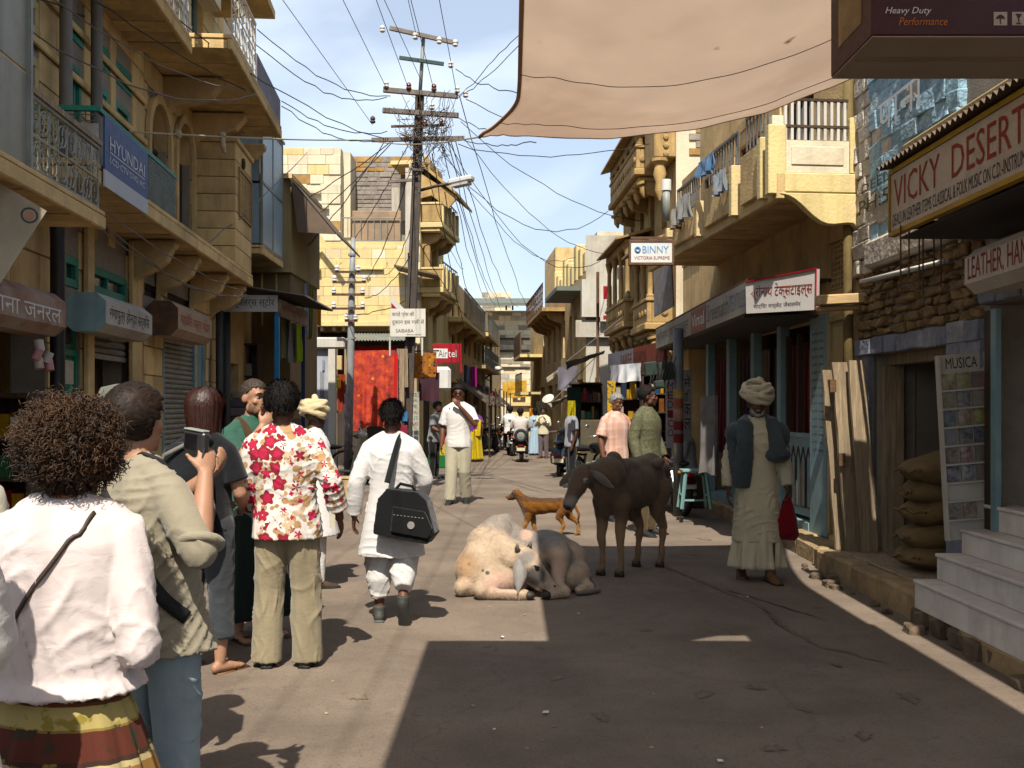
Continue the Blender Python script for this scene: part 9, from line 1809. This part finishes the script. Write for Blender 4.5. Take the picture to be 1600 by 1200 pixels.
# ---------------------------------------------------------------- two-wheelers
def wheel(parent,c,rad,tw,spokes=12,name='wheel',axis=(1,0,0)):
 o=MB().ring(c,rad-tw,tw,axis,28,8).build(name,BLACK,parent,smooth=True);MB().ring(c,rad-tw*2.1,tw*.4,axis,28,6).build('rim',CHROME,o,smooth=True)
 q=MB();ax=Vector(axis).normalized();a,b=frame(ax)
 for i in range(spokes): t=2*math.pi*i/spokes;d=a*math.cos(t)+b*math.sin(t);q.tube([Vector(c),Vector(c)+d*(rad-tw*2)],.0035,4)
 q.build('spokes',CHROME,o);MB().lathe([(.04,-.05),(.04,.05)],c,axis,12).build('hub',SILVER,o);return o
def scooter(label,loc,rz,body_m,spare=False,group=None,plate=True):
 """built facing +y"""
 t=thing('scooter',label,'scooter',loc,rz,group);wheel(t,(0,.62,.22),.22,.045,0);wheel(t,(0,-.5,.22),.22,.05,0)
 q=MB();q.loft([((0,-.45,.3),.2,.3),((0,-.42,.48),.22,.34),((0,-.4,.62),.17,.32),((0,-.36,.68),.12,.28)],20,2.6);fuse(q,.022,4,'rear_body',body_m,t)
 MB().box(-.16,.16,-.1,.42,.24,.28).build('floorboard',body_m,t,bevel=.015);q=MB();q.prism([(.36,.26),(.44,.26),(.56,.8),(.6,.95),(.53,.95)],(-.2,0,0),(0,1,0),(0,0,1),(.4,0,0));q.build('leg_shield',body_m,t,bevel=.03);MB().ell((0,.66,.42),(.09,.2,.1)).build('front_mudguard',body_m,t,smooth=True)
 MB().ell((0,-.28,.76),(.15,.42,.065)).build('seat',mat('seat_vinyl',(.015,.015,.015),.5),t,smooth=True);q=MB();q.tube([(-.34,.46,1.0),(-.15,.52,1.02),(.15,.52,1.02),(.34,.46,1.0)],.018,8);q.build('handlebar',IRON,t,smooth=True);MB().ell((0,.58,1.0),(.11,.1,.085)).build('headlamp_cowl',body_m,t,smooth=True);MB().lathe([(.065,0),(.06,.02)],(0,.66,1.0),(0,1,0),16).build('headlamp',CHROME,t)
 MB().tube([(0,.5,.95),(0,.62,.3)],.03,8).build('fork',SILVER,t);MB().box(-.07,.07,-.79,-.765,.48,.54).build('tail_lamp',REDP,t,bevel=.01)
 if plate: MB().box(-.12,.12,-.80,-.79,.34,.43).build('number_plate',paint('cream_plate','#e0d8b8',.4),t)
 MB().tube([(.14,-.3,.17),(.16,-.75,.2)],[.03,.04],10).build('exhaust',IRON,t,smooth=True)
 for sx in (-1,1): MB().tube([(sx*.3,.47,1.0),(sx*.36,.42,1.16)],.006,5).build('mirror_stem',CHROME,t);MB().ell((sx*.365,.41,1.2),(.045,.012,.05)).build('mirror',CHROME,t,smooth=True);MB().ell((sx*.12,-.77,.45),(.03,.015,.03)).build('indicator',INKO,t,smooth=True)
 if spare: w=wheel(t,(0,-.82,.78),.2,.05,0,'spare_wheel',(0,1,0));MB().lathe([(.11,-.02),(.11,.03),(.04,.04)],(0,-.82,.78),(0,-1,0),18).build('wheel_disc',SILVER,w)
 return t
def motorcycle(label,loc,rz,tank_m,group=None):
 t=thing('motorcycle',label,'motorcycle',loc,rz,group);wheel(t,(0,.65,.3),.3,.045,14);wheel(t,(0,-.62,.3),.3,.05,14)
 q=MB();q.tube([(0,.5,.85),(0,.1,.62),(0,-.05,.4),(0,-.6,.32)],.025,8);q.tube([(0,.45,.8),(0,.15,.35),(0,-.2,.3)],.022,8);q.tube([(0,.3,.75),(0,-.75,.7)],.022,8);q.build('frame',BLACK,t,smooth=True)
 q=MB();q.loft([((0,.2,.68),.09,.2),((0,.2,.78),.13,.26),((0,.18,.86),.11,.22),((0,.18,.89),.06,.14)],18,2.3);fuse(q,.018,3,'fuel_tank',tank_m,t);q=MB();q.ell((0,-.35,.77),(.14,.42,.06));q.build('seat',mat('seat_vinyl',(.015,.015,.015),.5),t,smooth=True)
 q=MB();q.box(-.12,.12,-.1,.28,.26,.5);q.lathe([(.09,-.13),(.09,.13)],(0,.2,.45),(1,0,0),12);q.build('engine',SILVER,t,bevel=.02)
 for sx in (-1,1):
  MB().tube([(sx*.08,.5,.9),(sx*.08,.65,.3)],.025,8).build('fork',CHROME,t,smooth=True);MB().tube([(sx*.1,-.45,.65),(sx*.1,-.62,.3)],.03,8).build('shock_absorber',CHROME,t);MB().tube([(0,.5,1.0),(sx*.2,.48,1.04),(sx*.36,.36,1.0)],.014,8).build('handlebar',CHROME,t,smooth=True);MB().tube([(sx*.25,.46,1.03),(sx*.34,.42,1.2)],.006,5).build('mirror_stem',CHROME,t);MB().ell((sx*.35,.42,1.23),(.05,.012,.035)).build('mirror',CHROME,t,smooth=True);MB().ell((sx*.14,-.82,.66),(.03,.03,.03)).build('indicator',INKO,t,smooth=True)
 MB().lathe([(.06,-.06),(.09,-.02),(.095,.04),(.085,.05)],(0,.62,.92),(0,1,0),18).build('headlamp',CHROME,t,smooth=True);MB().tube([(0,-.35,.63),(0,-.75,.64),(0,-.93,.5)],[(.07,.02),(.08,.02),(.08,.015)],10).build('rear_mudguard',tank_m,t,smooth=True);MB().tube([(0,.42,.55),(0,.65,.63),(0,.88,.52)],[(.06,.015),(.065,.015),(.06,.012)],10).build('front_mudguard',tank_m,t,smooth=True)
 MB().box(-.09,.09,-.9,-.885,.42,.52).build('number_plate',PLAST_W,t);MB().ell((0,-.88,.62),(.06,.03,.035)).build('tail_lamp',paint('lamp_red','#c0101c',.2),t,smooth=True);MB().tube([(.13,.2,.3),(.15,-.2,.25),(.16,-.75,.33)],[.022,.03,.042],10).build('exhaust',CHROME,t,smooth=True);return t
def bicycle(label,loc,rz,m,group=None,lean=0.1):
 t=thing('bicycle',label,'bicycle',loc,rz,group);t.rotation_euler=(0,lean,rz);wheel(t,(0,.53,.33),.33,.02,18);wheel(t,(0,-.5,.33),.33,.02,18);q=MB()
 for a,b_ in (((0,-.12,.85),(0,.38,.84)),((0,-.02,.3),(0,.4,.72)),((0,-.14,.92),(0,-.02,.3)),((0,-.13,.82),(0,-.5,.33)),((0,-.02,.3),(0,-.5,.33)),((0,.37,.95),(0,.42,.7)),((0,.42,.7),(0,.53,.33))): q.tube([a,b_],.014,8)
 q.build('frame',m,t,smooth=True);MB().tube([(-.27,.2,.98),(-.2,.36,1.0),(.2,.36,1.0),(.27,.2,.98)],.011,8).build('handlebar',CHROME,t,smooth=True);MB().ell((0,-.16,.95),(.09,.14,.035)).build('saddle',DARKWOOD,t,smooth=True);MB().lathe([(.09,-.008),(.09,.008)],(0.03,-.02,.3),(1,0,0),18).build('chainring',IRON,t)
 for sx in (-1,1): MB().bar((sx*.03,-.02,.3),(sx*.06,.08*sx,.3-.14*sx),.018).build('crank',IRON,t);MB().box(sx*.05,sx*.13,.08*sx-.03,.08*sx+.03,.3-.14*sx-.01,.3-.14*sx+.01).build('pedal',BLACK,t)
 MB().tube([(0,-.85,.4),(0,-.7,.62),(0,-.5,.7),(0,-.3,.62)],[(.03,.006)]*4,8).build('mudguard',m,t,smooth=True);MB().box(-.07,.07,-.72,-.3,.74,.755).build('carrier',IRON,t);return t
def vehicles():
 GD=paint('dark_green_enamel','#2a332c',.35);WG=paint('worn_white_enamel','#b9b6aa',.4,stain=(.3,.26,.2));BK=paint('black_enamel','#121214',.25);MR=paint('maroon_enamel','#4a1216',.3);BL=paint('blue_grey_enamel','#3a4a55',.35)
 scooter('dark scooter with spare wheel ridden away down the middle of the street',(at(815,0,30.2).x,30.2,0),R(-2),GD,spare=True)
 motorcycle('motorcycle ridden away just left of the scooter',(at(797,0,34).x,34.0,0),R(5),BK)
 def rider(lab,x,y,z,sh,tr,rz=0,h=1.68):
  p=Person(lab,(x,y,z),rz,SK_D,h,.016);p.pose([((-.27,.18,1.14),(-.3,.46,1.08)),((.27,.18,1.14),(.3,.46,1.08))],[((-.16,.42,.84),(-.2,.44,.42),(0,1,0)),((.16,.42,.84),(.2,.44,.42),(0,1,0))],lean=(0,.05),bulk=1.08);p.body();p.hair(HAIR_K,'short',250,30,thick=.014);p.shirt(sh,sleeve=.42,g=.034,seed=30,amp=.01);p.trousers(tr);p.shoes(BLACK)
 rider('person in pale shirt riding the scooter away down the street',at(813,0,30.2).x,30.05,-.12,cloth('pale_pink_shirt','#d8cfc8'),cloth('black_slacks','#191919'))
 rider('person in white shirt riding left of the scooter',at(797,0,34).x,33.8,-.06,WHITE_C,cloth('black_slacks','#191919'))
 motorcycle('black motorcycle parked at the kerb beside the pink-shirted person',(at(926,0,20.5).x,20.5,0),R(-155),BK)
 motorcycle('maroon motorcycle parked behind the olive-shirted person',(at(1040,0,15.6).x,15.6,0),R(15),MR)
 scooter('dark scooter parked rear-on before the shaded shop',(at(877,0,24).x,24.0,0),R(-8),BL)
 scooter('grey scooter parked beside the dark one at the right shops',(at(902,0,25.5).x,25.5,0),R(12),GD)
 scooter('worn white scooter parked before the white booth',(at(525,0,21.5).x,21.5,0),R(-100),WG)
 bicycle('bicycle with red frame leaning by the market stall',(at(575,0,22.6).x,22.6,0),R(-85),MR)
 bicycle('black bicycle parked before the market stall near the pole',(at(607,0,22.0).x,22.0,0),R(-95),BK)
 for i,(px,Y,rz) in enumerate(((748,34,15),(762,36,-10),(775,37,25),(786,38,35))):
  (bicycle if i%2== 0 else motorcycle)(['first','second','third','fourth'][i]+(' two-wheeler from the left, a bicycle,' if i%2== 0 else ' two-wheeler from the left, a motorcycle,')+' parked along the far left shops',(at(px,0,Y).x,Y,0),R(rz+160),[BL,BK,SILVER,MR][i])
  # crate and low boxes
 t=thing('wooden_crate','pale wooden crate on the ground between the floral shirt and the white kurta','crate',(at(534,0,17.2).x,17.2,0));MB().box(-.26,.26,-.2,.2,0,.4).build('box',NEWWOOD,t,bevel=.012);MB().box(-.275,.275,-.215,.215,.401,.43).build('lid',NEWWOOD,t,bevel=.006)
 tag(MB().box(-.3,.3,-.15,.15,0,.12).build('kerb_block',KER,bevel=.02),'small yellow kerb block before the parked scooters','block').location=(at(902,0,23).x,23,0)
 t=thing('fruit_crate','green plastic crate with red and yellow goods at the stall corner','crate',(at(688,0,27).x,27.0,0));MB().box(-.3,.3,-.25,.25,0,.35).build('crate',paint('green_plastic','#2f6a3c',.5),t,bevel=.02);MB().box(-.28,.28,-.22,.22,.351,.62).build('yellow_box',paint('yellow_card','#c9b32a',.6),t);MB().box(-.2,.24,-.2,.2,.621,.85).build('red_box',REDP,t)
 # boards and printed cloth at the stall right of the pole
 Y=24.2;t=thing('rate_board','pale hand-lettered board standing right of the utility pole','sign',(0,0,0));a,b_=at(636,0,Y).x,at(655,0,Y).x;MB().box(a,b_,Y,Y+.04,at(0,690,Y).z,at(0,612,Y).z).build('panel',mat('pale_olive_board',(.42,.41,.33),.7,.12,4),t)
 for k,s_ in enumerate(('HOTEL','JAISAL','CAMEL','MAHAL','BUS','TAXI')): text(t,s_,(a+.03,Y,at(0,620+k*9,Y).z),(1,0,0),(0,0,1),b_-a-.06,.09,[INKK,INKK,INKK,INKR,mat('green_lettering',(.08,.2,.12),.7),INKR][k])
 for k in range(4): MB().box(a+.03+(k%2)*.13,a+.14+(k%2)*.13,Y-.004,Y-.001,at(0,688-(k // 2)*8,Y).z,at(0,681-(k // 2)*8,Y).z).build('photo_print',mat('photo%d'%k,(.08,.08,.08),.4,.5,9,0),t)
 hung_cloth('striped_banner','dark blue, green and red striped cloth banner at the stall right of the pole','banner',at(654,582,26),at(687,582,26),45/1600*26,banded_material('rainbow_banner_cloth',[(1.92,col('#5a1a22'),col('#7a2a2a')),(2.15,col('#2a3350'),col('#1d2438')),(2.3,col('#3c2a4a'),col('#2c2440')),(2.42,col('#2f4a2a'),col('#44562a')),(3.0,col('#6a1f24'),col('#54181c'))]) if False else mat('dark_striped_banner',col('#232a3c'),.8,.3,1.2,.1,60,c2=col('#4a2024'),stretch=(.2,.2,9)),folds=1,depth=.03,seed=95)
vehicles()
# one common scale for all base colours, matched to the exposure set at the top
for m_ in bpy.data.materials:
 if not m_.use_nodes: continue
 N_,L_=m_.node_tree.nodes,m_.node_tree.links
 for b_ in [n for n in N_ if n.type== 'BSDF_PRINCIPLED']:
  i_=b_.inputs['Base Color']
  if not i_.links: continue
  src_=i_.links[0].from_socket;x_=N_.new('ShaderNodeMix');x_.data_type='RGBA';x_.blend_type='MULTIPLY';x_.inputs[0].default_value=1;x_.inputs[7].default_value=(.58,.58,.58,1);L_.new(src_,x_.inputs[6]);h_=N_.new('ShaderNodeHueSaturation');h_.inputs['Saturation'].default_value=1.0 if m_.name.startswith(('dusty','dried','fair','tanned','brown_skin','dark_brown_skin','sun_bleached','yellow_lime','pale_yellow','ochre','golden','bleached','khaki','cream','white','warm','pale','olive')) else 1.22;L_.new(x_.outputs[2],h_.inputs['Color']);L_.new(h_.outputs[0],i_)
bpy.data.scenes.remove(TMP)
